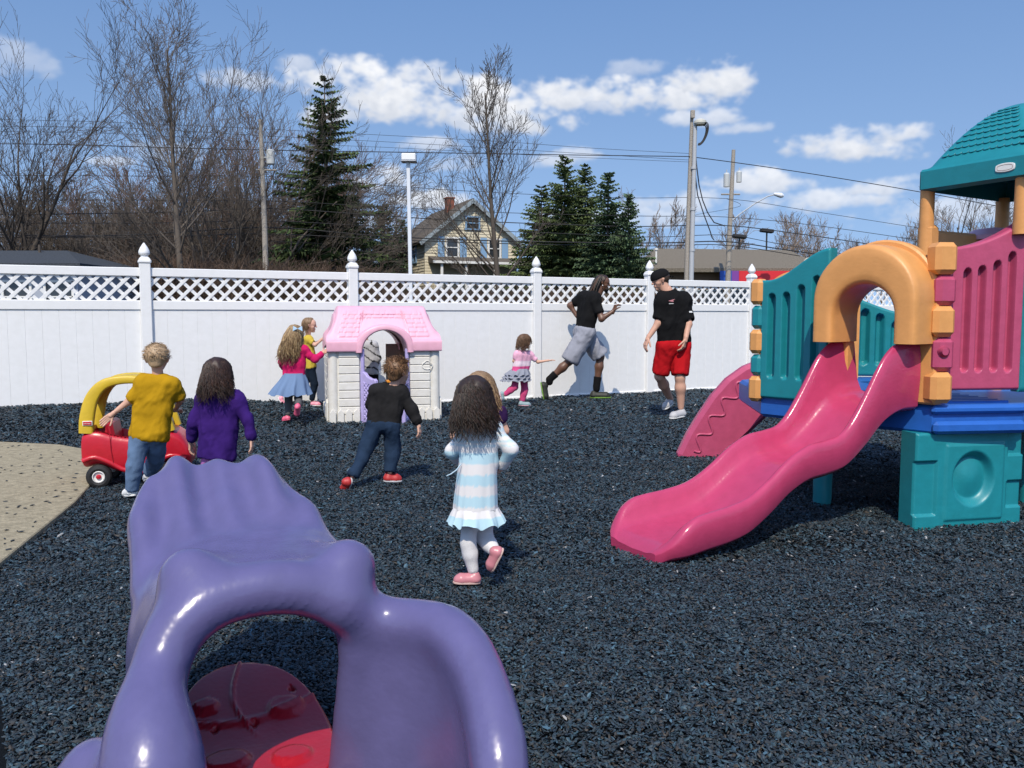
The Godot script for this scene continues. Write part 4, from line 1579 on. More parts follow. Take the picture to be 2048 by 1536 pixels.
func spruce(called: String, label: String, base: Vector3, height: float, wide: float, seed_: int, open: float, tint: Color, group := "") -> Node3D:
	var r := RandomNumberGenerator.new()
	r.seed = seed_
	var t := thing(called, label, "tree", base, group)
	var trunk := MB.new()
	trunk.tube(PackedVector3Array([Vector3(0, -0.3, 0), Vector3(0, height * 0.5, 0), Vector3(0, height * 0.99, 0)]), PackedFloat32Array([height * 0.017, height * 0.010, 0.015]), 7)
	obj("trunk", trunk, M.bark, t)
	var crown := MB.new()
	var y := height * 0.05
	while y < height * 0.985:
		var u := y / height
		var reach := wide * (pow(1.0 - u, 0.85) * 0.94 + 0.06) * (0.75 if u < 0.08 else 1.0)
		var n := 5 + int(7.0 * (1.0 - u))
		for k in n:
			var a := r.randf() * TAU
			var ln := reach * r.randf_range(0.62, 1.12) * (1.0 + open * r.randfn(0, 0.25))
			var dir := Vector3(cos(a), 0, sin(a))
			var side := Vector3(-sin(a), 0, cos(a))
			var steps := maxi(4, int(ln / 0.17))
			var rise := lerpf(-0.10, 0.55, u)
			for i in steps:
				var f := (i + 0.6) / steps
				var p := Vector3(0, y, 0) + dir * ln * f + Vector3(0, ln * (rise * f - 0.42 * f * f + 0.24 * f * f * f), 0)
				var shade := r.randf_range(0.55, 1.25)
				crown.col = Color(tint.r * shade, tint.g * shade, tint.b * shade * r.randf_range(0.8, 1.1))
				for s in [-1.0, 1.0]:
					var sl: float = ln * 0.20 * (1.15 - f * 0.75) * r.randf_range(0.7, 1.3) + 0.10
					var tip: Vector3 = p + side * s * sl * 0.9 + dir * sl * 0.55 - Vector3(0, sl * r.randf_range(0.15, 0.65), 0)
					var w := (dir * 0.6 + Vector3(0, 0.5, 0) + side * r.randf_range(-0.4, 0.4)).normalized() * (0.055 + 0.12 * sl)
					crown.tri(p - w, p + w, tip, Vector3(0, 1, 0) + dir * 0.5)
					var w2 := (side * 0.8 + dir * r.randf_range(-0.5, 0.5)).normalized() * (0.05 + 0.10 * sl)
					crown.tri(p - w2, p + w2, p + dir * sl * 0.8 - Vector3(0, sl * r.randf_range(0.1, 0.6), 0), Vector3(0, 1, 0))
		y += height * 0.0165 * r.randf_range(0.7, 1.3) * (1.0 + open)
	obj("crown", crown, M.needles, t)
	return t

func make_trees() -> void:
	M.bark = mat(Color(0.130, 0.110, 0.094), 0.95, 0.2)
	M.bark_red = mat(Color(0.190, 0.125, 0.100), 0.95, 0.2)
	M.bark_tan = mat(Color(0.23, 0.18, 0.145), 0.95, 0.2)
	M.bark_dark = mat(Color(0.095, 0.080, 0.068), 0.95, 0.2)
	M.needles = vmat(0.85, 0.2)
	M.needles.backlight_enabled = false
	var oak := {"levels": 4, "kids": [30, 8, 4, 3], "first": [0.16, 0.22, 0.2, 0.3], "angle": [0.72, 0.55, 0.6, 0.6], "ratio": [0.37, 0.46, 0.5, 0.5], "wiggle": 0.055, "up": 0.28, "lean": Vector3.ZERO, "twig": 0.0068, "thin": 0.42, "pyramid": true}
	var open := {"levels": 4, "kids": [9, 7, 5, 4], "first": [0.25, 0.25, 0.2, 0.2], "angle": [0.58, 0.58, 0.62, 0.6], "ratio": [0.62, 0.52, 0.48, 0.45], "wiggle": 0.10, "up": 0.30, "lean": Vector3.ZERO, "twig": 0.0068, "thin": 0.60}
	var base := func(px: float, dep: float) -> Vector3: return Vector3((px - 1024.0) / FOCAL * dep, 0.0, -dep)
	var tall := func(top: float, dep: float) -> float: return EYE.y + (633.0 - top) / FOCAL * dep * 1.01
	var c1 := open.duplicate()
	c1.stems = 2
	c1.splay = 0.28
	c1.lean = Vector3(0.5, 0, 0)
	bare_tree("bare_tree", "bare spreading tree forking low above the grey hipped roof", base.call(35, 40.0), tall.call(90, 40.0) * 0.70, 0.19, 12, c1, M.bark_dark)
	bare_tree("bare_tree", "tallest bare tree, straight leader with ascending limbs, left of utility pole", base.call(372, 36.0), tall.call(5, 36.0) * 0.86, 0.17, 4, oak, M.bark)
	var c3 := open.duplicate()
	c3.stems = 3
	c3.splay = 0.22
	c3.kids = [9, 7, 5, 4]
	bare_tree("bare_tree", "bare tree with several upright stems behind the tallest bare tree", base.call(425, 41.0), tall.call(120, 41.0) * 0.66, 0.12, 21, c3, M.bark)
	var c4 := open.duplicate()
	c4.lean = Vector3(3.0, 0, 0)
	c4.stems = 2
	c4.splay = 0.18
	bare_tree("bare_tree", "bare tree leaning towards the big spruce beside the wooden pole", base.call(462, 43.0), tall.call(140, 43.0) * 0.66, 0.14, 33, c4, M.bark)
	bare_tree("bare_tree", "bare tree with fine upswept limbs in front of the yellow house", base.call(1004, 36.0), tall.call(95, 36.0) * 0.84, 0.15, 9, oak.merged({"kids": [28, 7, 4, 3], "ratio": [0.36, 0.46, 0.5, 0.5]}, true), M.bark_dark)
	var red := bare_tree("red_twig_tree", "rusty red twiggy tree behind the wooden pole with transformer", base.call(585, 55.0), tall.call(290, 55.0) * 0.66, 0.18, 41, open.merged({"kids": [12, 10, 7, 5], "twig": 0.012}, true), M.bark_red)
	copy(red, base.call(530, 57.0), 2.0, Vector3(0.9, 0.8, 0.9), "red_twig_tree", "shorter rusty twiggy tree left of the wooden pole")
	# the thicket of lesser bare trees
	var th := [bare_tree("thicket_tree", "bare brown tree in the thicket behind the fence", base.call(215, 50.0), 6.0, 0.13, 51, open.merged({"kids": [10, 8, 6, 4], "twig": 0.011, "stems": 2, "splay": 0.3}, true), M.bark, "bare trees of the thicket"),
		bare_tree("thicket_tree", "bare brown tree in the thicket behind the fence", base.call(270, 53.0), 6.2, 0.13, 57, open.merged({"kids": [11, 8, 6, 4], "twig": 0.011}, true), M.bark_red, "bare trees of the thicket")]
	rng.seed = 5
	for px in [60, 110, 135, 160, 190, 230, 245, 285, 300, 330, 350, 390, 405, 450, 470, 490, 520, 545, 570, 620, 700, 560]:
		var dep := rng.randf_range(46, 60)
		var s := rng.randf_range(0.8, 1.15) * dep / 52.0
		copy(th[rng.randi() % 2], base.call(px + rng.randf_range(-12, 12), dep), rng.randf() * TAU, Vector3(s, s * rng.randf_range(0.85, 1.1), s), "thicket_tree")
	# far tree line on the right
	var slim := open.merged({"kids": [12, 6, 5, 3], "ratio": [0.36, 0.5, 0.5, 0.5], "angle": [0.55, 0.5, 0.5, 0.5], "twig": 0.014}, true)
	var fa := [bare_tree("far_tree", "slim bare tree in the far tree line above the tan roof", base.call(1318, 80.0), 9.3, 0.14, 61, slim, M.bark_tan, "far tree line"), bare_tree("far_tree", "slim bare tree in the far tree line above the tan roof", base.call(1345, 78.0), 8.6, 0.13, 62, slim, M.bark_tan, "far tree line"),
		bare_tree("far_tree", "slim bare tree in the far tree line above the tan roof", base.call(1640, 82.0), 9.0, 0.13, 63, slim, M.bark_tan, "far tree line")]
	for px in [1300, 1365, 1410, 1440, 1490, 1515, 1540, 1570, 1600, 1620, 1665, 1690, 1715, 1740, 1765, 1790, 1815, 1840, 1880, 1900, 1925, 1950, 1980, 2010, 2035, 850, 875, 820, 740, 700]:
		var dep := rng.randf_range(76, 92)
		var s := rng.randf_range(0.72, 1.02)
		copy(fa[rng.randi() % 3], base.call(px + rng.randf_range(-8, 8), dep), rng.randf() * TAU, Vector3(s, s * rng.randf_range(0.85, 1.1), s), "far_tree")
	bare_tree("bare_tree", "bare tree seen under the teal roof of the climber", base.call(1950, 48.0), tall.call(255, 48.0) * 0.55, 0.17, 71, open, M.bark)
	# conifers
	var dark := Color(0.082, 0.118, 0.055)
	spruce("spruce_tree", "tall dark spruce with ragged boughs behind the fence", base.call(658, 45.0), tall.call(168, 45.0), 4.5, 5, 0.35, dark)
	var g1 := spruce("spruce_tree", "broad dense spruce, tallest of the clump right of the yellow house", base.call(1128, 47.0), tall.call(322, 47.0), 3.6, 6, 0.0, Color(0.120, 0.160, 0.075))
	copy(g1, base.call(1168, 48.0), 1.2, Vector3(0.9, 0.97, 0.9), "spruce_tree", "dense spruce squeezed into the middle of the clump")
	copy(g1, base.call(1082, 48.5), 2.2, Vector3(0.95, 0.86, 0.95), "spruce_tree", "dense spruce of the clump standing nearest the bare tree")
	var g2 := spruce("spruce_tree", "bluish spruce beside the clump, second shortest of the row", base.call(1213, 45.0), tall.call(353, 45.0), 2.9, 7, 0.05, Color(0.105, 0.155, 0.090))
	copy(g2, base.call(1254, 44.0), 2.5, Vector3(0.80, 0.86, 0.80), "spruce_tree", "shortest spruce, at the end of the row by the tan roof")
	copy(g2, base.call(1290, 46.0), 0.5, Vector3(0.72, 0.50, 0.72), "spruce_tree", "low young spruce beside the tan roofed building")
	copy(g2, base.call(772, 53.0), 1.0, Vector3(0.95, 0.93, 0.95), "spruce_tree", "small spruce between the big spruce and the lamp pole")
	copy(g2, base.call(806, 55.0), 3.0, Vector3(0.85, 0.85, 0.85), "spruce_tree", "small spruce behind the white lamp pole")
	copy(g2, base.call(872, 66.0), 4.0, Vector3(0.8, 1.02, 0.8), "spruce_tree", "spruce peeping over the roof of the yellow house")
	copy(g1, base.call(735, 56.0), 4.4, Vector3(0.8, 0.62, 0.8), "spruce_tree", "spruce half hidden behind the big ragged spruce")
	# undergrowth
	var bush := MB.new()
	var r := RandomNumberGenerator.new()
	r.seed = 14
	for k in 170:
		var a := r.randf() * TAU
		var d := Vector3(cos(a) * r.randf_range(0.1, 0.7), 1.0, sin(a) * r.randf_range(0.1, 0.7)).normalized()
		var p := Vector3(r.randf_range(-0.7, 0.7), -0.2, r.randf_range(-0.7, 0.7))
		var path := PackedVector3Array([p])
		var rad := PackedFloat32Array([0.013])
		for i in 4:
			d = (d + Vector3(r.randfn(0, 0.25), r.randfn(0, 0.12), r.randfn(0, 0.25))).normalized()
			p += d * r.randf_range(0.45, 0.85)
			path.push_back(p)
			rad.push_back(0.011 - 0.0015 * i)
			for q in 3:
				var dd := (d + Vector3(r.randfn(0, 0.7), r.randfn(0, 0.5), r.randfn(0, 0.7))).normalized()
				bush.tube(PackedVector3Array([p, p + dd * r.randf_range(0.3, 0.7)]), PackedFloat32Array([0.0075, 0.005]), 3, false)
		bush.tube(path, rad, 3, false)
	var mm := MultiMesh.new()
	mm.transform_format = MultiMesh.TRANSFORM_3D
	mm.use_colors = true
	mm.mesh = bush.mesh()
	var spots := []
	for k in 420:
		var dep := rng.randf_range(37, 50)
		var px := rng.randf_range(-60, 1330)
		if px > 800 and px < 1060 and dep > 46:
			dep = rng.randf_range(38, 45)
		var s := rng.randf_range(0.9, 1.4) * (1.0 if px < 720 else 0.65)
		spots.push_back([Transform3D(Basis(Vector3.UP, rng.randf() * TAU).scaled_local(Vector3(s * 1.2, s, s * 1.2)), base.call(px, dep)), rng.randf()])
	mm.instance_count = spots.size()
	for k in spots.size():
		mm.set_instance_transform(k, spots[k][0])
		mm.set_instance_color(k, Color(0.095, 0.072, 0.056).lerp(Color(0.165, 0.112, 0.085), spots[k][1]))
	var mi := MultiMeshInstance3D.new()
	mi.name = "brush"
	mi.multimesh = mm
	mi.material_override = vmat(0.95, 0.15)
	add_child(mi)
	tag(mi, "tangled brown leafless brush growing behind the fence", "brush", "", "stuff")
	# shrubs that are already in leaf
	for q in [[108, 44.0, 1.7, 3.5, Color(0.095, 0.105, 0.032), "yellowish green shrub in early leaf behind the grey roof"], [590, 40.0, 2.0, 2.6, Color(0.035, 0.052, 0.018), "dark green shrub at the foot of the big spruce"], [250, 42.0, 0.9, 3.0, Color(0.16, 0.085, 0.035), "shrub with a few dry orange leaves behind the fence"], [1165, 41.0, 2.0, 2.4, Color(0.05, 0.075, 0.026), "low spreading evergreen in front of the spruce clump"], [1248, 40.0, 1.5, 2.7, Color(0.055, 0.085, 0.032), "bright green low evergreen at the end of the spruce clump"]]:
		var sh := thing("shrub", q[5], "shrub", base.call(q[0], q[1]))
		var st := MB.new()
		var lf := MB.new()
		for k in 26:
			var a := r.randf() * TAU
			var e := Vector3(cos(a) * q[2] * r.randf_range(0.2, 1.0), q[3] * r.randf_range(0.45, 1.0), sin(a) * q[2] * r.randf_range(0.2, 1.0))
			st.rod(Vector3(0, -0.2, 0), e, 0.03, 0.01, 3)
		for k in 2600:
			var v := Vector3(r.randfn(0, 0.45), r.randf(), r.randfn(0, 0.45))
			var p := Vector3(v.x * q[2], pow(v.y, 0.8) * q[3] * (1.0 - 0.25 * Vector2(v.x, v.z).length()), v.z * q[2])
			var sz := r.randf_range(0.05, 0.11)
			var w := Vector3(r.randfn(0, 1), r.randfn(0, 1), r.randfn(0, 1)).normalized() * sz
			var w2 := w.cross(Vector3(r.randfn(0, 1), r.randfn(0, 1), r.randfn(0, 1))).normalized() * sz * 1.4
			var sd := r.randf_range(0.6, 1.3)
			lf.col = Color(q[4].r * sd, q[4].g * sd, q[4].b * sd)
			if q[2] < 1.0 and k % 5 != 0:
				continue
			lf.tri(p - w, p + w, p + w2, Vector3.UP)
		obj("stems", st, M.bark, sh)
		obj("foliage", lf, M.needles, sh)

# ---------------------------------------------------------------- buildings
func window(parent: Node, mid: Vector3, w: float, h: float, frame: Material, b: Basis, shutters: Material = null) -> void:
	var fr := MB.new()
	for q in [[0.0, h * 0.5, w + 0.16, 0.09], [0.0, -h * 0.5, w + 0.16, 0.09], [-w * 0.5, 0.0, 0.09, h], [w * 0.5, 0.0, 0.09, h], [0.0, 0.0, w, 0.05]]:
		fr.box(mid + b * Vector3(q[0], q[1], 0.04), Vector3(q[2], q[3], 0.08), b)
	var o := obj("window", fr, frame, parent)
	var g := MB.new()
	g.box(mid + b * Vector3(0, 0, 0.012), Vector3(w - 0.06, h - 0.06, 0.02), b)
	obj("pane", g, M.glass, o)
	if shutters:
		for s in [-1.0, 1.0]:
			var sh := MB.new()
			sh.box(mid + b * Vector3(s * (w * 0.5 + 0.32), 0, 0.03), Vector3(0.42, h + 0.12, 0.05), b, 0.01)
			obj("shutter", sh, shutters, o)

func make_buildings() -> void:
	M.glass = mat(Color(0.03, 0.035, 0.04), 0.08, 0.6)
	var cream := mat(Color(0.62, 0.56, 0.42), 0.75, 0.3)
	var trim := mat(Color(0.28, 0.33, 0.36), 0.7, 0.3)
	var white := mat(Color(0.74, 0.74, 0.72), 0.6)
	var shutter := mat(Color(0.20, 0.34, 0.52), 0.7)
	var shingle := mat(Color(0.19, 0.165, 0.14), 0.95, 0.2)
	textured(shingle, noise_tex(41, 0.08, 4, Color(0.62, 0.62, 0.62), Color(1, 1, 1), 256), 0.5)
	var grey_roof := mat(Color(0.075, 0.085, 0.10), 0.95, 0.2)
	textured(grey_roof, noise_tex(42, 0.10, 4, Color(0.7, 0.7, 0.7), Color(1, 1, 1), 256), 0.5)
	var tan_roof := mat(Color(0.33, 0.29, 0.235), 0.95, 0.2)
	textured(tan_roof, noise_tex(43, 0.12, 4, Color(0.45, 0.45, 0.45), Color(1, 1, 1), 256), 0.45)
	var brick := mat(Color(0.22, 0.085, 0.06), 0.9, 0.2)
	# yellow house: gable front, roof falling to the left
	var dep := 52.0
	var k := dep / FOCAL
	var hx := func(px: float) -> float: return (px - 1024.0) * k
	var hy := func(py: float) -> float: return EYE.y + (633.0 - py) * k
	var h := thing("house", "yellow clapboard house with steep gable, blue shutters and brick chimney", "house", Vector3(hx.call(944), 0, -dep))
	h.rotation.y = deg_to_rad(22.0)
	var hw := 2.95
	var eave: float = hy.call(486)
	var apex: float = hy.call(409)
	var back := -8.0
	var wall := MB.new()
	wall.prism(PackedVector2Array([Vector2(-hw, -0.3), Vector2(hw, -0.3), Vector2(hw, eave), Vector2(0, apex - 0.12), Vector2(-hw, eave)]), Vector3(0, 0, back), Vector3.RIGHT, Vector3.UP, Vector3.BACK, -back, 0.0)
	var wo := obj("wall", wall, cream, h)
	var y := 0.2
	var clap := MB.new()
	while y < apex - 0.4:
		var half := hw if y < eave else hw * (1.0 - (y - eave) / (apex - 0.12 - eave)) - 0.06
		if half > 0.15:
			clap.quad(Vector3(-half, y, 0.035), Vector3(half, y, 0.035), Vector3(half, y + 0.17, 0.008), Vector3(-half, y + 0.17, 0.008), Vector3.BACK)
			clap.quad(Vector3(-half, y, 0.035), Vector3(half, y, 0.035), Vector3(half, y, 0.002), Vector3(-half, y, 0.002), Vector3.DOWN)
		if y < eave - 0.1:
			clap.quad(Vector3(-hw - 0.035, y, 0), Vector3(-hw - 0.035, y, back), Vector3(-hw - 0.008, y + 0.17, back), Vector3(-hw - 0.008, y + 0.17, 0), Vector3.LEFT)
			clap.quad(Vector3(-hw - 0.035, y, 0), Vector3(-hw - 0.035, y, back), Vector3(-hw - 0.002, y, back), Vector3(-hw - 0.002, y, 0), Vector3.DOWN)
		y += 0.175
	obj("clapboards", clap, cream, wo)
	var sl := Vector2(hw, apex - eave).normalized()
	var rfm := MB.new()
	for s in [-1.0, 1.0]:
		var b := Basis(Vector3(0, 0, 1), atan2(apex - eave, hw) * -s)
		rfm.box(Vector3(s * (hw + 0.35) * 0.5, (apex + eave - 0.35 * (apex - eave) / hw) * 0.5 + 0.06, back * 0.5), Vector3(Vector2(hw + 0.42, (apex - eave) * (hw + 0.35) / hw).length(), 0.14, -back + 0.7), b, 0.0)
	var ro := obj("roof", rfm, shingle, h)
	var barge := MB.new()
	for s in [-1.0, 1.0]:
		var b := Basis(Vector3(0, 0, 1), atan2(apex - eave, hw) * -s)
		barge.box(Vector3(s * (hw + 0.35) * 0.5, (apex + eave - 0.35 * (apex - eave) / hw) * 0.5 - 0.02, 0.375), Vector3(Vector2(hw + 0.42, (apex - eave) * (hw + 0.35) / hw).length(), 0.22, 0.05), b, 0.0)
	obj("barge_board", barge, trim, ro)
	var ch := MB.new()
	ch.box(Vector3(-0.55, apex - 0.1, -2.6), Vector3(0.50, 1.1, 0.50), Basis.IDENTITY, 0.02)
	ch.box(Vector3(-0.55, apex + 0.46, -2.6), Vector3(0.58, 0.10, 0.58), Basis.IDENTITY, 0.02)
	obj("chimney", ch, brick, ro)
	window(h, Vector3(-1.25, hy.call(501), 0.03), 0.75, 1.15, white, Basis.IDENTITY, shutter)
	window(h, Vector3(1.45, hy.call(501), 0.03), 0.75, 1.15, white, Basis.IDENTITY, shutter)
	window(h, Vector3(0.05, hy.call(452), 0.03), 0.85, 0.75, shutter, Basis.IDENTITY)
	window(h, Vector3(-hw - 0.03, hy.call(510), -2.0), 0.7, 1.1, shutter, Basis(Vector3.UP, -PI / 2.0))
	window(h, Vector3(-hw - 0.03, hy.call(510), -4.6), 0.7, 1.1, shutter, Basis(Vector3.UP, -PI / 2.0))
	var porch := MB.new()
	porch.prism(PackedVector2Array([Vector2(0, hy.call(531)), Vector2(1.7, hy.call(536)), Vector2(1.7, hy.call(532)), Vector2(0, hy.call(519))]), Vector3(-hw + 0.2, 0, 0.02), Vector3.BACK, Vector3.UP, Vector3.RIGHT, 2.0 * hw + 0.2, 0.0)
	var pr := obj("porch_roof", porch, shingle, h)
	var gut := MB.new()
	gut.box(Vector3(0.15, hy.call(533), 1.76), Vector3(2.0 * hw + 0.3, 0.14, 0.12))
	obj("gutter", gut, white, pr)
	for s in [-2.4, -0.9, 0.9, 2.6]:
		var po := MB.new()
		po.box(Vector3(s, hy.call(533) * 0.5, 1.6), Vector3(0.14, hy.call(533), 0.14))
		obj("porch_post", po, white, h)
	window(h, Vector3(-1.3, 1.9, 0.03), 1.1, 1.5, white, Basis.IDENTITY)
	window(h, Vector3(1.6, 1.9, 0.03), 1.1, 1.5, white, Basis.IDENTITY)
	# tan roofed shop
	var sd := 50.0
	var sk := sd / FOCAL
	var s := thing("shop_building", "low shop with tan shingled hip roof and red and blue sign band", "building", Vector3((1465.0 - 1024.0) * sk, 0, -sd))
	var se := EYE.y + (633.0 - 541.0) * sk
	var sr := EYE.y + (633.0 - 491.0) * sk
	var half := 5.35
	var sb := MB.new()
	sb.box(Vector3(0, se * 0.5 - 0.1, -4.0), Vector3(half * 2.0 - 0.9, se + 0.1, 7.0))
	var sw := obj("wall", sb, mat(Color(0.25, 0.17, 0.12), 0.9, 0.2), s)
	var rm := MB.new()
	var e0 := [Vector3(-half, se, 0.3), Vector3(half, se, 0.3), Vector3(half, se, -8.3), Vector3(-half, se, -8.3)]
	var ra := Vector3(-half + 1.35, sr, -4.0)
	var rb := Vector3(half - 0.9, sr - 0.1, -4.0)
	rm.quad(e0[0], e0[1], rb, ra, Vector3(0, 1, 1))
	rm.quad(e0[2], e0[3], ra, rb, Vector3(0, 1, -1))
	rm.tri(e0[0], e0[3], ra, Vector3(-1, 1, 0))
	rm.tri(e0[1], e0[2], rb, Vector3(1, 1, 0))
	for i in 4:
		var a: Vector3 = e0[i]
		var b: Vector3 = e0[(i + 1) % 4]
		rm.quad(a, b, b - Vector3(0, 0.22, 0), a - Vector3(0, 0.22, 0), (a + b) * 0.5 - Vector3(0, se, -4))
	rm.quad(e0[0] - Vector3(0, 0.22, 0), e0[1] - Vector3(0, 0.22, 0), e0[2] - Vector3(0, 0.22, 0), e0[3] - Vector3(0, 0.22, 0), Vector3.DOWN)
	var rs := obj("roof", rm, tan_roof, s)
	var vent := MB.new()
	vent.rod(Vector3(-half + 0.85, se + 0.35, -0.4), Vector3(-half + 0.85, se + 1.1, -0.4), 0.06, 0.06, 8)
	vent.rod(Vector3(-half + 0.85, se + 1.1, -0.4), Vector3(-half + 0.85, se + 1.2, -0.4), 0.12, 0.12, 8)
	obj("roof_vent", vent, white, rs)
	var gab := MB.new()
	var gx := (1622.0 - 1465.0) * sk
	gab.prism(PackedVector2Array([Vector2(-0.75, se - 0.1), Vector2(0.75, se - 0.1), Vector2(0.1, se + 0.72)]), Vector3(gx, 0, -1.5), Vector3.RIGHT, Vector3.UP, Vector3.BACK, 2.1, 0.0)
	obj("entrance_gable", gab, cream, rs)
	for part in [[1433, 1456, Color(0.02, 0.09, 0.42), "blue"], [1456, 1470, Color(0.19, 0.05, 0.30), "purple"], [1470, 1640, Color(0.62, 0.02, 0.03), "red"]]:
		var bd := MB.new()
		var x0: float = (part[0] - 1465.0) * sk
		var x1: float = (part[1] - 1465.0) * sk
		bd.box(Vector3((x0 + x1) * 0.5, EYE.y + (633.0 - 557.0) * sk, 0.45), Vector3(x1 - x0 - 0.01, 0.62, 0.16))
		var bo := obj("sign_band", bd, mat(part[2], 0.5), sw)
		bo.set_meta("label", "%s stretch of the sign band under the tan roof" % part[3])
	var flag := MB.new()
	flag.box(Vector3((1620.0 - 1465.0) * sk, EYE.y + (633.0 - 531.0) * sk, 0.8), Vector3(0.5, 0.36, 0.05), Basis(Vector3(0, 0, 1), -0.15))
	obj("small_sign", flag, mat(Color(0.7, 0.03, 0.03), 0.5), sw)
	for q in [[-4.2, 1.3], [-2.4, 1.6], [-1.2, 1.2], [0.6, 1.8], [2.6, 1.8], [4.0, 1.2]]:
		window(s, Vector3(q[0], 1.75, -0.48), q[1], 1.9, trim, Basis.IDENTITY)
	# grey hipped roof at the left
	var gd := 30.0
	var gk := gd / FOCAL
	var g := thing("garage", "building with dark grey hipped roof showing above the fence", "building", Vector3((-40.0 - 1024.0) * gk, 0, -gd))
	var ge := EYE.y + (633.0 - 531.0) * gk
	var gr := EYE.y + (633.0 - 493.0) * gk
	var gx1 := (172.0 + 40.0) * gk
	var gw := MB.new()
	gw.box(Vector3(0, ge * 0.5 - 0.1, -3.0), Vector3(gx1 * 2.0 - 0.8, ge, 5.2))
	obj("wall", gw, mat(Color(0.36, 0.40, 0.48), 0.8, 0.3), g)
	window(g, Vector3(1.2, 1.9, -0.38), 1.0, 1.1, white, Basis.IDENTITY)
	window(g, Vector3(2.7, 1.9, -0.38), 1.0, 1.1, white, Basis.IDENTITY)
	var gm := MB.new()
	var f0 := [Vector3(-gx1, ge, 0.2), Vector3(gx1, ge, 0.2), Vector3(gx1, ge, -6.2), Vector3(-gx1, ge, -6.2)]
	var gx2 := (55.0 + 40.0) * gk
	gm.quad(f0[0], f0[1], Vector3(gx2, gr, -3), Vector3(-gx2, gr, -3), Vector3(0, 1, 1))
	gm.quad(f0[2], f0[3], Vector3(-gx2, gr, -3), Vector3(gx2, gr, -3), Vector3(0, 1, -1))
	gm.tri(f0[1], f0[2], Vector3(gx2, gr, -3), Vector3(1, 1, 0))
	gm.tri(f0[0], f0[3], Vector3(-gx2, gr, -3), Vector3(-1, 1, 0))
	for i in 4:
		var a: Vector3 = f0[i]
		var b: Vector3 = f0[(i + 1) % 4]
		gm.quad(a, b, b - Vector3(0, 0.18, 0), a - Vector3(0, 0.18, 0), (a + b) * 0.5 - Vector3(0, ge, -3))
	obj("roof", gm, grey_roof, g)
	var gv := MB.new()
	gv.rod(Vector3((10.0 + 40.0) * gk, gr - 0.2, -2.5), Vector3((10.0 + 40.0) * gk, gr + 0.18, -2.5), 0.05, 0.05, 8)
	obj("vent_pipe", gv, M.bark_dark, g)

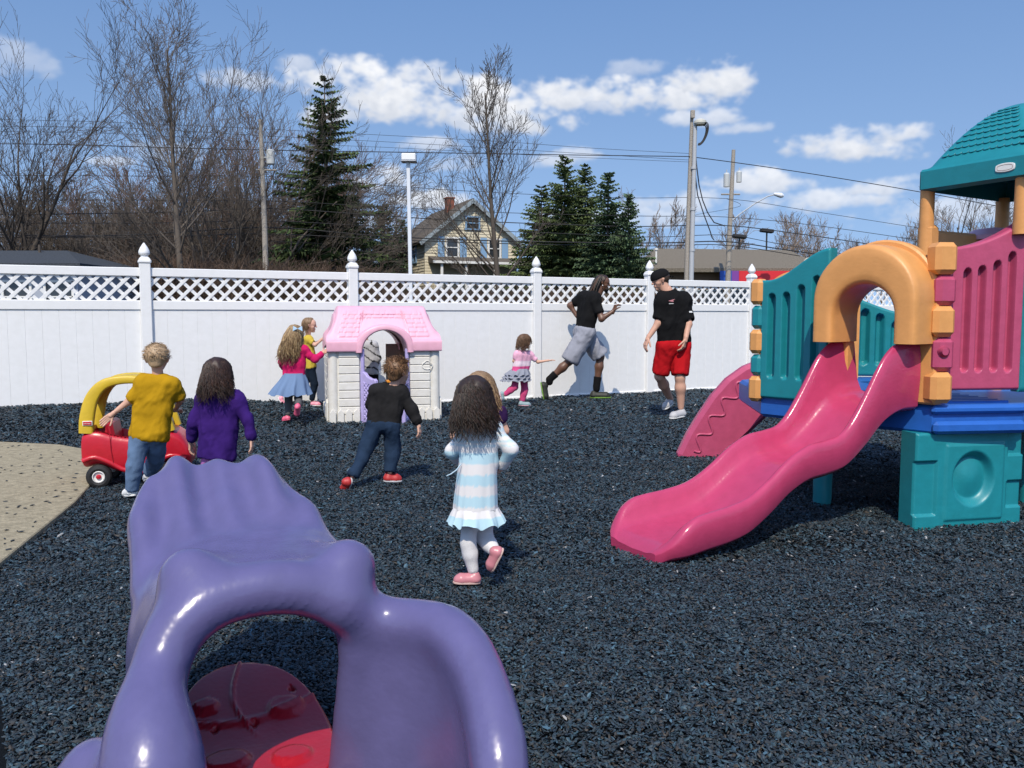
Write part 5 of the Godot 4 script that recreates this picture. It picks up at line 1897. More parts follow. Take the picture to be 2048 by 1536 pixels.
# ---------------------------------------------------------------- poles and wires
func make_poles() -> void:
	var wood := mat(Color(0.55, 0.50, 0.44), 0.95, 0.2)
	textured(wood, noise_tex(51, 0.06, 4, Color(0.6, 0.6, 0.6), Color(1, 1, 1), 256), 1.2)
	var steel := mat(Color(0.42, 0.44, 0.47), 0.5, 0.5)
	var paint := mat(Color(0.66, 0.69, 0.74), 0.5)
	var can := mat(Color(0.48, 0.50, 0.50), 0.5)
	var black := mat(Color(0.02, 0.02, 0.022), 0.7)
	var spot := func(px: float, dep: float) -> Vector3: return Vector3((px - 1024.0) / FOCAL * dep, 0, -dep)
	var hy := func(py: float, dep: float) -> float: return EYE.y + (633.0 - py) * dep / FOCAL
	# wooden pole with one transformer
	var d := 39.0
	var k := d / FOCAL
	var t := thing("utility_pole", "weathered wooden utility pole with one grey transformer", "utility pole", spot.call(535, d))
	var m := MB.new()
	m.tube(PackedVector3Array([Vector3(0.02, -0.4, 0), Vector3(0, 5, 0), Vector3(-0.08, hy.call(252, d), 0)]), PackedFloat32Array([0.145, 0.125, 0.085]), 12)
	obj("pole", m, wood, t)
	m = MB.new()
	m.lathe(Vector3(0.36, hy.call(338, d), 0.05), [Vector2(0.0, 0.0), Vector2(0.18, 0.0), Vector2(0.19, 0.03), Vector2(0.19, 0.56), Vector2(0.20, 0.58), Vector2(0.15, 0.63), Vector2(0.0, 0.65)], 16)
	m.rod(Vector3(0.30, hy.call(338, d) + 0.63, 0.05), Vector3(0.30, hy.call(338, d) + 0.85, 0.05), 0.03, 0.02, 6)
	m.rod(Vector3(0.0, hy.call(325, d), 0.02), Vector3(0.2, hy.call(325, d), 0.05), 0.03, 0.03, 6)
	obj("transformer", m, can, t)
	m = MB.new()
	m.rod(Vector3(-0.3, hy.call(349, d), 0), Vector3(0.6, hy.call(349, d), 0), 0.04, 0.04, 6)
	obj("bracket", m, wood, t)
	# white lamp pole
	d = 34.0
	t = thing("lamp_pole", "white square lamp pole with boxy white head", "lamp pole", spot.call(823, d))
	m = MB.new()
	m.box(Vector3(-0.02, hy.call(334, d) * 0.5, 0), Vector3(0.14, hy.call(334, d), 0.14), Basis(Vector3(0, 0, 1), 0.010), 0.01)
	obj("pole", m, paint, t)
	m = MB.new()
	m.box(Vector3(-0.02, hy.call(325, d), 0), Vector3(0.56, 0.27, 0.5), Basis.IDENTITY, 0.03)
	var lh := obj("lamp_head", m, mat(Color(0.78, 0.79, 0.80), 0.45), t)
	m = MB.new()
	m.box(Vector3(-0.02, hy.call(333, d), 0), Vector3(0.60, 0.035, 0.54), Basis.IDENTITY, 0.01)
	obj("lens_frame", m, steel, lh)
	# paired steel and wooden pole with disc and cable loops
	d = 42.0
	t = thing("utility_pole", "tall grey steel utility pole with pale disc and hanging cable loops", "utility pole", spot.call(1377, d))
	m = MB.new()
	m.tube(PackedVector3Array([Vector3(0.06, -0.4, 0), Vector3(0.08, 4, 0), Vector3(0.14, hy.call(262, d), 0)]), PackedFloat32Array([0.13, 0.12, 0.10]), 12)
	for py in [345, 425, 505]:
		m.rod(Vector3(0.1, hy.call(py, d) - 0.06, 0), Vector3(0.1, hy.call(py, d) + 0.06, 0), 0.14, 0.14, 12)
	obj("steel_pole", m, steel, t)
	m = MB.new()
	m.tube(PackedVector3Array([Vector3(-0.17, -0.4, -0.1), Vector3(-0.12, 5, -0.1), Vector3(0.0, hy.call(236, d), -0.1)]), PackedFloat32Array([0.13, 0.11, 0.08]), 10)
	m.box(Vector3(0.0, hy.call(242, d), 0.05), Vector3(0.20, 0.38, 0.16), Basis.IDENTITY, 0.02)
	obj("wooden_pole", m, wood, t)
	m = MB.new()
	m.lathe(Vector3(0.36, hy.call(259, d), 0.1), [Vector2(0.0, -0.11), Vector2(0.27, -0.10), Vector2(0.31, -0.02), Vector2(0.29, 0.09), Vector2(0.18, 0.17), Vector2(0.0, 0.19)], 18)
	obj("disc_housing", m, mat(Color(0.50, 0.49, 0.43), 0.6), t)
	m = MB.new()
	for i in 4:
		var pth := PackedVector3Array()
		var rad := PackedFloat32Array()
		for j in 17:
			var a := -1.2 + 3.6 * j / 16.0
			pth.push_back(Vector3(0.42 + (0.20 + 0.03 * i) * cos(a), hy.call(282, d) + (0.42 + 0.04 * i) * -sin(a - 0.6), 0.2 + 0.05 * i))
			rad.push_back(0.022)
		m.tube(pth, rad, 5)
	var swoop := PackedVector3Array()
	var sr := PackedFloat32Array()
	for q in [[1390, 290], [1393, 330], [1398, 370], [1405, 400], [1415, 425], [1428, 445], [1450, 452]]:
		swoop.push_back(at(q[0], q[1], d + 1.0) - t.position)
		sr.push_back(0.03)
	m.tube(swoop, sr, 5)
	swoop = PackedVector3Array()
	for q in [[1386, 270], [1388, 330], [1395, 390], [1408, 430], [1420, 462], [1424, 475], [1428, 480]]:
		swoop.push_back(at(q[0], q[1], d + 1.0) - t.position)
	m.tube(swoop, sr, 5)
	obj("cables", m, black, t)
	# wooden pole with two transformers and a street lamp arm
	d = 46.0
	t = thing("utility_pole", "cracked wooden utility pole with two transformers and a street lamp arm", "utility pole", spot.call(1453, d))
	m = MB.new()
	m.tube(PackedVector3Array([Vector3(-0.02, -0.4, 0), Vector3(0.02, 5, 0), Vector3(0.16, hy.call(310, d), 0)]), PackedFloat32Array([0.16, 0.14, 0.10]), 12)
	obj("pole", m, wood, t)
	for q in [[-0.20, 382, 0.16, 0.66], [0.46, 373, 0.14, 0.52]]:
		m = MB.new()
		m.lathe(Vector3(q[0], hy.call(q[1], d), 0.08), [Vector2(0.0, 0.0), Vector2(q[2], 0.0), Vector2(q[2], q[3]), Vector2(q[2] * 0.7, q[3] + 0.07), Vector2(0.0, q[3] + 0.08)], 16)
		m.rod(Vector3(q[0], hy.call(q[1], d) + q[3], 0.08), Vector3(q[0], hy.call(q[1], d) + q[3] + 0.25, 0.08), 0.03, 0.02, 6)
		obj("transformer", m, can, t)
	m = MB.new()
	m.rod(Vector3(-0.45, hy.call(396, d), 0), Vector3(0.55, hy.call(396, d), 0), 0.045, 0.045, 6)
	obj("bracket", m, wood, t)
	m = MB.new()
	var ap := PackedVector3Array()
	var ar := PackedFloat32Array()
	for q in [[1458, 446], [1480, 428], [1510, 407], [1535, 393], [1550, 389]]:
		ap.push_back(at(q[0], q[1], d) - t.position)
		ar.push_back(0.035)
	m.tube(ap, ar, 6)
	var arm := obj("lamp_arm", m, steel, t)
	m = MB.new()
	m.lathe(at(1558, 390, d) - t.position, [Vector2(0.0, -0.32), Vector2(0.07, -0.28), Vector2(0.12, -0.05), Vector2(0.14, 0.12), Vector2(0.08, 0.24), Vector2(0.0, 0.27)], 14, Basis(Vector3(0, 0, 1), -PI / 2.0 - 0.2))
	obj("street_lamp", m, paint, arm)
	# dark shop lot lamps
	for q in [[1474, 478, 495, 62.0], [1528, 467, 480, 64.0]]:
		d = q[3]
		t = thing("lot_lamp", "dark flat lot lamp on a thin post %s" % ("beside the cracked pole" if q[0] < 1500 else "above the tan roof"), "lamp", spot.call(q[0], d))
		m = MB.new()
		m.rod(Vector3(0, -0.3, 0), Vector3(0, hy.call(q[1], d), 0), 0.07, 0.06, 8)
		obj("post", m, black, t)
		m = MB.new()
		m.box(Vector3(0, hy.call(q[1], d), 0), Vector3(0.95, 0.26, 0.6), Basis(Vector3(0, 0, 1), -0.12), 0.05)
		obj("lamp_head", m, black, t)
	# overhead wires: pixels along each run, drawn at the depth of the poles
	var runs := [
		[[[-60, 287], [120, 289], [330, 295], [535, 300], [900, 306], [1150, 310], [1378, 313]], 39.0, 42.0, 0.020],
		[[[1378, 313], [1455, 323], [1560, 338], [1700, 360], [1880, 391], [2100, 432]], 42.0, 46.0, 0.020],
		[[[-60, 238], [180, 243], [400, 252], [530, 258], [760, 270], [1000, 283], [1180, 296], [1378, 307]], 39.0, 42.0, 0.009],
		[[[-60, 252], [250, 256], [530, 272], [760, 283], [1000, 297], [1378, 320]], 39.0, 42.0, 0.009],
		[[[-60, 262], [250, 268], [530, 285], [800, 296], [1100, 312], [1378, 324]], 39.0, 42.0, 0.008],
		[[[-60, 350], [250, 352], [540, 353], [740, 368], [900, 380], [1090, 390], [1260, 396], [1450, 397], [1640, 425], [1900, 466], [2100, 500]], 40.0, 46.0, 0.012],
		[[[-60, 400], [200, 400], [535, 402], [700, 410], [1000, 425], [1280, 432], [1452, 434], [1640, 452], [1900, 490]], 40.0, 46.0, 0.014],
		[[[-60, 430], [200, 427], [380, 423], [535, 417], [720, 428], [900, 440], [1150, 450], [1280, 453], [1450, 451], [1600, 468], [1750, 490]], 40.0, 46.0, 0.022],
		[[[-60, 446], [300, 446], [535, 442], [800, 455], [1100, 466], [1300, 474], [1450, 470], [1560, 488], [1700, 510]], 40.0, 46.0, 0.016],
		[[[-60, 468], [150, 472], [300, 468], [535, 455], [760, 472], [1000, 482], [1300, 486], [1450, 483], [1560, 498], [1660, 512]], 40.0, 46.0, 0.028],
		[[[-60, 474], [300, 474], [535, 468], [800, 480], [1040, 488], [1300, 492], [1450, 490], [1600, 512]], 40.0, 46.0, 0.020],
		[[[535, 482], [650, 488], [760, 500], [900, 508]], 39.0, 50.0, 0.010],
		[[[1452, 397], [1480, 412], [1400, 428], [1385, 432]], 45.0, 43.0, 0.010]]
	var which := ["dark wire meeting the steel pole just below its cable loops", "dark wire running from the steel pole past the teal climber roof", "uppermost hair-thin wire crossing the top of the big spruce", "middle one of three hair-thin wires crossing the big spruce", "lowest of three hair-thin wires crossing the big spruce", "thin wire fastened at the bracket of the cracked wooden pole", "thin wire crossing the lamp pole level with the house chimney", "thick cable crossing the lamp pole just under the chimney", "thin cable crossing the attic window of the yellow house", "thickest cable, crossing just below the attic window", "lowest long cable, crossing just above the shuttered windows", "short thin wire running from the transformer pole toward the yellow house", "short slack wire between the steel pole and the cracked pole"]
	for n in runs.size():
		var q: Array = runs[n]
		var w := MB.new()
		var pts := PackedVector3Array()
		var rad := PackedFloat32Array()
		var src := []
		for p in q[0]:
			src.push_back(Vector2(p[0], p[1]))
		for i in 41:
			var u := i / 40.0
			var p: Vector2 = spline(src, u)
			pts.push_back(at(p.x, p.y, lerpf(q[1], q[2], u)))
			rad.push_back(q[3])
		w.tube(pts, rad, 4, false)
		tag(obj("overhead_wire", w, black), which[n], "wire", "overhead wires")

# ---------------------------------------------------------------- soft bodies: tapered bones joined with a smooth minimum, meshed as surface nets
class Net:
	var f := PackedFloat32Array()
	var o := Vector3.ZERO
	var c := 0.012
	var nx := 0
	var ny := 0
	var nz := 0
	var bones := []
	func add(a: Vector3, b: Vector3, ra: float, rb := -1.0, flat := false) -> void:
		bones.push_back([a, b, ra, ra if rb < 0.0 else rb, flat])
	func run(mb: MB, cell: float, k: float, planes := [], tint = null, wrinkle: FastNoiseLite = null, amp := 0.0) -> void:
		c = cell
		var lo := Vector3.INF
		var hi := -Vector3.INF
		for b in bones:
			var m: float = maxf(b[2], b[3]) + k * 0.5 + c * 2.5
			lo = lo.min(b[0].min(b[1]) - Vector3.ONE * m)
			hi = hi.max(b[0].max(b[1]) + Vector3.ONE * m)
		o = lo
		nx = int((hi.x - lo.x) / c) + 2
		ny = int((hi.y - lo.y) / c) + 2
		nz = int((hi.z - lo.z) / c) + 2
		var g := PackedFloat32Array()
		g.resize(nx * ny * nz)
		g.fill(1.0)
		for b in bones:
			var a: Vector3 = b[0]
			var d: Vector3 = b[1] - b[0]
			var ra: float = b[2]
			var dr: float = b[3] - b[2]
			var inv: float = 1.0 / maxf(d.length_squared(), 0.0000001)
			var flat: bool = b[4]
			var dl := d.length()
			var m := maxf(b[2], b[3]) + k + c * 2.0
			var p0: Vector3 = (b[0].min(b[1]) - Vector3.ONE * m - o) / c
			var p1: Vector3 = (b[0].max(b[1]) + Vector3.ONE * m - o) / c
			var x0 := maxi(0, int(p0.x))
			var x1 := mini(nx - 1, int(p1.x) + 1)
			for z in range(maxi(0, int(p0.z)), mini(nz - 1, int(p1.z) + 1) + 1):
				for y in range(maxi(0, int(p0.y)), mini(ny - 1, int(p1.y) + 1) + 1):
					var row := (z * ny + y) * nx
					var q := Vector3(o.x + x0 * c, o.y + y * c, o.z + z * c) - a
					for x in range(x0, x1 + 1):
						var tt := q.dot(d) * inv
						var t := clampf(tt, 0.0, 1.0)
						var e := (q - d * t).length() - ra - dr * t
						if flat and tt > 1.0:
							e = maxf((q - d * tt).length() - ra - dr, (tt - 1.0) * dl)
						q.x += c
						if e < m:
							var w := g[row + x]
							var h := k - absf(w - e)
							if h > 0.0:
								g[row + x] = minf(w, e) - h * h * 0.25 / k
							elif e < w:
								g[row + x] = e
		for pl in planes:                                        # [point, outward normal]: keep what lies behind
			var pp: Vector3 = pl[0]
			var pn: Vector3 = pl[1]
			var i := 0
			for z in nz:
				for y in ny:
					var s := (Vector3(o.x, o.y + y * c, o.z + z * c) - pp).dot(pn)
					var st := pn.x * c
					for x in nx:
						if s > g[i]:
							g[i] = s
						s += st
						i += 1
		# surface nets
		var at_ := PackedInt32Array()
		at_.resize(nx * ny * nz)
		at_.fill(-1)
		var sx := 1
		var sy := nx
		var sz := nx * ny
		for z in nz - 1:
			for y in ny - 1:
				var i := (z * ny + y) * nx
				for x in nx - 1:
					var v0 := g[i]
					if absf(v0) > c * 1.8:
						i += 1
						continue
					var v1 := g[i + 1]
					var v2 := g[i + sy]
					var v3 := g[i + sy + 1]
					var v4 := g[i + sz]
					var v5 := g[i + sz + 1]
					var v6 := g[i + sz + sy]
					var v7 := g[i + sz + sy + 1]
					var neg := int(v0 < 0.0) + int(v1 < 0.0) + int(v2 < 0.0) + int(v3 < 0.0) + int(v4 < 0.0) + int(v5 < 0.0) + int(v6 < 0.0) + int(v7 < 0.0)
					if neg != 0 and neg != 8:
						var s := Vector3.ZERO
						var n := 0
						if (v0 < 0.0) != (v1 < 0.0):
							s += Vector3(v0 / (v0 - v1), 0, 0); n += 1
						if (v2 < 0.0) != (v3 < 0.0):
							s += Vector3(v2 / (v2 - v3), 1, 0); n += 1
						if (v4 < 0.0) != (v5 < 0.0):
							s += Vector3(v4 / (v4 - v5), 0, 1); n += 1
						if (v6 < 0.0) != (v7 < 0.0):
							s += Vector3(v6 / (v6 - v7), 1, 1); n += 1
						if (v0 < 0.0) != (v2 < 0.0):
							s += Vector3(0, v0 / (v0 - v2), 0); n += 1
						if (v1 < 0.0) != (v3 < 0.0):
							s += Vector3(1, v1 / (v1 - v3), 0); n += 1
						if (v4 < 0.0) != (v6 < 0.0):
							s += Vector3(0, v4 / (v4 - v6), 1); n += 1
						if (v5 < 0.0) != (v7 < 0.0):
							s += Vector3(1, v5 / (v5 - v7), 1); n += 1
						if (v0 < 0.0) != (v4 < 0.0):
							s += Vector3(0, 0, v0 / (v0 - v4)); n += 1
						if (v1 < 0.0) != (v5 < 0.0):
							s += Vector3(1, 0, v1 / (v1 - v5)); n += 1
						if (v2 < 0.0) != (v6 < 0.0):
							s += Vector3(0, 1, v2 / (v2 - v6)); n += 1
						if (v3 < 0.0) != (v7 < 0.0):
							s += Vector3(1, 1, v3 / (v3 - v7)); n += 1
						var nn := Vector3(v1 - v0 + v3 - v2 + v5 - v4 + v7 - v6, v2 - v0 + v3 - v1 + v6 - v4 + v7 - v5, v4 - v0 + v5 - v1 + v6 - v2 + v7 - v3).normalized()
						var p := o + (Vector3(x, y, z) + s / n) * c
						if wrinkle:
							p += nn * maxf(wrinkle.get_noise_3d(p.x, p.y * 0.45, p.z), -0.45) * amp
						if tint != null:
							mb.col = tint.call(p)
						at_[i] = mb.vert(p, nn)
					i += 1
		for z in range(1, nz - 1):
			for y in range(1, ny - 1):
				var i := (z * ny + y) * nx
				for x in range(1, nx - 1):
					i += 1
					if at_[i] < 0:
						continue
					var v0 := g[i] < 0.0
					if v0 != (g[i + sx] < 0.0):
						face(mb, at_[i], at_[i - sy], at_[i - sy - sz], at_[i - sz])
					if v0 != (g[i + sy] < 0.0):
						face(mb, at_[i], at_[i - sx], at_[i - sx - sz], at_[i - sz])
					if v0 != (g[i + sz] < 0.0):
						face(mb, at_[i], at_[i - sx], at_[i - sx - sy], at_[i - sy])
	func face(mb: MB, a: int, b: int, d: int, e: int) -> void:
		if a < 0 or b < 0 or d < 0 or e < 0:
			return
		mb.tri_i(a, b, d)
		mb.tri_i(a, d, e)

var fold := FastNoiseLite.new()
var crease := FastNoiseLite.new()

func pt(spec: Dictionary, name_: String) -> Vector3:
	var q: Array = spec.j[name_]
	return at(q[0], q[1], spec.z + (q[2] if q.size() > 2 else 0.0)) - spec.origin

func hand(mb: MB, wrist: Vector3, dir: Vector3, palm: Vector3, thumb: Vector3, size: float, curl: float) -> void:
	var d := dir.normalized()
	var pn := (palm - d * palm.dot(d)).normalized()
	var ax := d.cross(pn).normalized()                           # across the palm
	if ax.dot(thumb) < 0.0:
		ax = -ax
	var net := Net.new()
	var r := size * 0.052
	net.add(wrist - d * size * 0.15, wrist + d * size * 0.1, size * 0.14, size * 0.15)
	var lens := [0.40, 0.45, 0.42, 0.33]
	for i in 4:
		var s := 0.16 - 0.107 * i
		var root := wrist + d * size * (0.50 - 0.02 * absf(i - 1)) + ax * size * s
		net.add(wrist + d * size * 0.08 + ax * size * s * 0.6, root, size * 0.085, size * 0.07)
		var p := root
		var dd := d + ax * s * 0.25
		for k in 3:
			var a := curl * (0.7 + 0.25 * k + 0.08 * i)
			dd = (dd * cos(a) + pn * sin(a)).normalized()
			var q: Vector3 = p + dd * size * lens[i] * [0.45, 0.32, 0.25][k]
			net.add(p, q, r * (1.15 - 0.1 * k), r * (1.05 - 0.12 * k))
			p = q
	var tp := wrist + d * size * 0.10 + ax * size * 0.13
	var td := (d * 0.72 + ax * 0.62 + pn * 0.25).normalized()
	for k in 3:
		var q: Vector3 = tp + td * size * [0.22, 0.17, 0.14][k]
		net.add(tp, q, r * [1.5, 1.2, 1.05][k], r * [1.2, 1.05, 0.85][k])
		tp = q
		td = (td + d * 0.25 + pn * curl * 0.35).normalized()
	net.run(mb, maxf(size * 0.032, 0.0030), size * 0.02)

func head_at(mb: MB, mid: Vector3, fwd: Vector3, up: Vector3, hh: float, neck: Vector3, neck_r: float) -> Basis:
	var f := fwd.normalized()
	var u := (up - f * up.dot(f)).normalized()
	var b := Basis(u.cross(f), u, f)
	var net := Net.new()
	var L := func(x: float, y: float, z: float) -> Vector3: return mid + b * (Vector3(x, y, z) * hh)
	net.add(L.call(0, 0.14, -0.13), L.call(0, 0.13, 0.07), hh * 0.355, hh * 0.335)
	net.add(L.call(0, -0.10, 0.04), L.call(0, -0.32, 0.15), hh * 0.245, hh * 0.150)
	for s in [-1.0, 1.0]:
		net.add(L.call(s * 0.15, -0.10, 0.17), L.call(s * 0.10, -0.24, 0.18), hh * 0.145, hh * 0.12)
		net.add(L.call(s * 0.335, -0.09, -0.02), L.call(s * 0.365, 0.05, -0.05), hh * 0.035, hh * 0.052)
		net.add(L.call(s * 0.06, 0.075, 0.345), L.call(s * 0.20, 0.075, 0.285), hh * 0.055, hh * 0.05)
	net.add(L.call(0, 0.04, 0.365), L.call(0, -0.095, 0.435), hh * 0.030, hh * 0.045)
	net.add(L.call(-0.05, -0.105, 0.385), L.call(0.05, -0.105, 0.385), hh * 0.036)
	net.add(L.call(-0.07, -0.215, 0.325), L.call(0.07, -0.215, 0.325), hh * 0.034)
	net.add(L.call(-0.06, -0.265, 0.318), L.call(0.06, -0.265, 0.318), hh * 0.036)
	net.add(L.call(-0.03, -0.385, 0.245), L.call(0.03, -0.385, 0.245), hh * 0.085)
	net.add(L.call(0, -0.18, -0.10), neck, neck_r, neck_r * 1.05)
	net.run(mb, hh * 0.028, hh * 0.055)
	return b

func eyes(parent: Node, mid: Vector3, b: Basis, hh: float) -> void:
	for s in [-1.0, 1.0]:
		var m := MB.new()
		m.lathe(mid + b * (Vector3(s * 0.125, 0.015, 0.312) * hh), [Vector2(0.0, -0.05 * hh), Vector2(0.045 * hh, -0.02 * hh), Vector2(0.05 * hh, 0.0), Vector2(0.035 * hh, 0.022 * hh), Vector2(0.0, 0.032 * hh)], 10, b * Basis(Vector3.RIGHT, PI / 2.0))
		var e := obj("eye", m, M.eye_white, parent)
		var q := MB.new()
		q.lathe(mid + b * (Vector3(s * 0.125, 0.012, 0.338) * hh), [Vector2(0.024 * hh, 0.0), Vector2(0.018 * hh, 0.008 * hh), Vector2(0.0, 0.011 * hh)], 10, b * Basis(Vector3.RIGHT, PI / 2.0))
		obj("iris", q, M.eye_dark, e)
		var br := MB.new()
		br.tube(PackedVector3Array([mid + b * (Vector3(s * 0.06, 0.105, 0.39) * hh), mid + b * (Vector3(s * 0.14, 0.125, 0.365) * hh), mid + b * (Vector3(s * 0.22, 0.10, 0.31) * hh)]), PackedFloat32Array([0.014 * hh, 0.016 * hh, 0.008 * hh]), 5)
		obj("eyebrow", br, M.eye_dark, parent)

# hair: a cap that hugs the skull, and locks that leave it and fall
func hair(parent: Node, mid: Vector3, b: Basis, hh: float, col: Color, tip: Color, opt: Dictionary) -> void:
	var mb := MB.new()
	var r := RandomNumberGenerator.new()
	r.seed = opt.get("seed", 1)
	var L := func(x: float, y: float, z: float) -> Vector3: return mid + b * (Vector3(x, y, z) * hh)
	var net := Net.new()
	var th: float = opt.get("thick", 0.03)
	net.add(L.call(0, 0.15, -0.14), L.call(0, 0.16, 0.04), hh * (0.365 + th), hh * (0.335 + th))
	if opt.get("nape", true):
		net.add(L.call(0, 0.0, -0.18), L.call(0, -0.12, -0.20), hh * (0.30 + th), hh * (0.22 + th))
	var front: float = opt.get("front", 0.20)
	var cut := [[L.call(0, 0.20, front), (b * Vector3(0, -0.42, 0.9)).normalized()]]
	if opt.has("low"):
		cut.push_back([L.call(0, opt.low, 0), (b * Vector3(0, -1, 0.35)).normalized()])
	var shade := func(p: Vector3) -> Color:
		var n := 0.5 + 0.5 * fold.get_noise_3d(p.x * 9.0, p.y * 2.0, p.z * 9.0)
		return col.lerp(tip, clampf(n, 0.0, 1.0) * 0.7)
	net.run(mb, hh * 0.036, hh * 0.05, cut, shade, fold, hh * opt.get("rough", 0.05))
	mb.renew()
	var n: int = opt.get("locks", 0)
	var ln: float = opt.get("length", 0.5)
	var wave: float = opt.get("wave", 0.015)
	var flow: Vector3 = opt.get("flow", Vector3.ZERO)
	var width: float = opt.get("width", 0.006)
	var spread: float = opt.get("spread", 0.35)
	for k in n:
		var az := r.randf_range(-PI, PI)
		var el := asin(r.randf_range(-0.2, 1.0) if k % 5 < 3 else r.randf_range(0.75, 1.0))
		var dir := Vector3(sin(az) * cos(el), sin(el), cos(az) * cos(el))
		if dir.z > opt.get("face", 0.35) and (dir.y < 0.75 or opt.has("brow")):
			continue
		var s: Vector3 = L.call(0, 0.14, -0.05) + b * (dir * Vector3(0.365 + th, 0.36 + th, 0.42 + th) * hh)
		var p := s
		var og := b * dir
		var fall := Vector3(0, -1, 0) + b * Vector3(dir.x * 0.8, 0, -0.5)
		var d := (fall - og * fall.dot(og) * 0.92).normalized()
		if opt.get("short", false):
			d = (d * 1.0 + og * 0.45 + Vector3(r.randfn(0, 0.4), r.randfn(0, 0.4), r.randfn(0, 0.4))).normalized()
		var seg := 4 if opt.get("short", false) else 8
		var own := ln * r.randf_range(0.72, 1.1)
		var path := PackedVector3Array([p])
		var rad := PackedFloat32Array([width * 0.9])
		var ph := r.randf() * TAU
		var out := b * Vector3(dir.x, 0, minf(dir.z, 0.0) - 0.15)
		out.y = 0.0
		for i in seg:
			if not opt.get("short", false):
				d = (d + Vector3(0, -0.55, 0) + flow * 0.25 + out * spread * 0.16).normalized()
			p += d * own / seg
			# stay outside the skull
			var q := b.inverse() * (p - (mid + b * (Vector3(0, 0.10, -0.06) * hh))) / (Vector3(0.375 + th, 0.41 + th, 0.455 + th) * hh)
			if q.length() < 1.0:
				p = mid + b * (Vector3(0, 0.10, -0.06) * hh) + b * (q.normalized() * Vector3(0.375 + th, 0.41 + th, 0.455 + th) * hh)
			if opt.has("keep"):                                    # stay behind the back
				var away: float = (p - opt.keep[0]).dot(opt.keep[1])
				if p.y < opt.keep[0].y and away < opt.keep[2]:
					p += opt.keep[1] * (opt.keep[2] - away)
			path.push_back(p + Vector3(sin(ph + i * 1.9), 0, cos(ph + i * 1.9)) * wave * (float(i) / seg))
			rad.push_back(width * (1.0 - 0.75 * (i + 1.0) / seg))
		var t := r.randf()
		mb.col = col.lerp(tip, t * t)
		mb.tube(path, rad, opt.get("sides", 3), true)
	obj("hair", mb, M.hair, parent)

func shoe(parent: Node, called: String, heel: Vector3, toe: Vector3, up: Vector3, r: float, m: Material, sole: Material) -> void:
	var d := (toe - heel).normalized()
	var u := (up - d * up.dot(d)).normalized()
	var ln := (toe - heel).length()
	var mb := MB.new()
	var net := Net.new()
	net.add(heel + d * r + u * r * 1.25, heel + d * r * 0.95 + u * r * 0.75, r * 0.82, r * 1.0)
	net.add(heel + d * r + u * r * 0.75, toe - d * r * 1.3 + u * r * 0.60, r * 0.98, r * 1.02)
	net.add(toe - d * r * 1.3 + u * r * 0.60, toe - d * r * 0.85 + u * r * 0.50, r * 1.0, r * 0.82)
	net.run(mb, maxf(ln * 0.035, 0.0045), r * 0.3, [[heel + u * r * 0.28, -u]])
	var o := obj(called, mb, m, parent)
	var ms := MB.new()
	var side := d.cross(u)
	var pts := PackedVector2Array()
	for k in 20:
		var a := TAU * k / 20.0
		var x := cos(a)
		var w := 1.06 if x > 0.0 else 0.98
		pts.push_back(Vector2(ln * 0.5 + signf(x) * pow(absf(x), 0.6) * ln * 0.51, sin(a) * r * w))
	ms.prism(pts, heel, d, side, u, r * 0.34, r * 0.06)
	obj("sole", ms, sole, o)

func cloth(col: Color, rough := 0.9) -> StandardMaterial3D:
	var m := mat(col, rough, 0.2)
	textured(m, M.weave, 9.0, M.weave_n, 0.35)
	return m

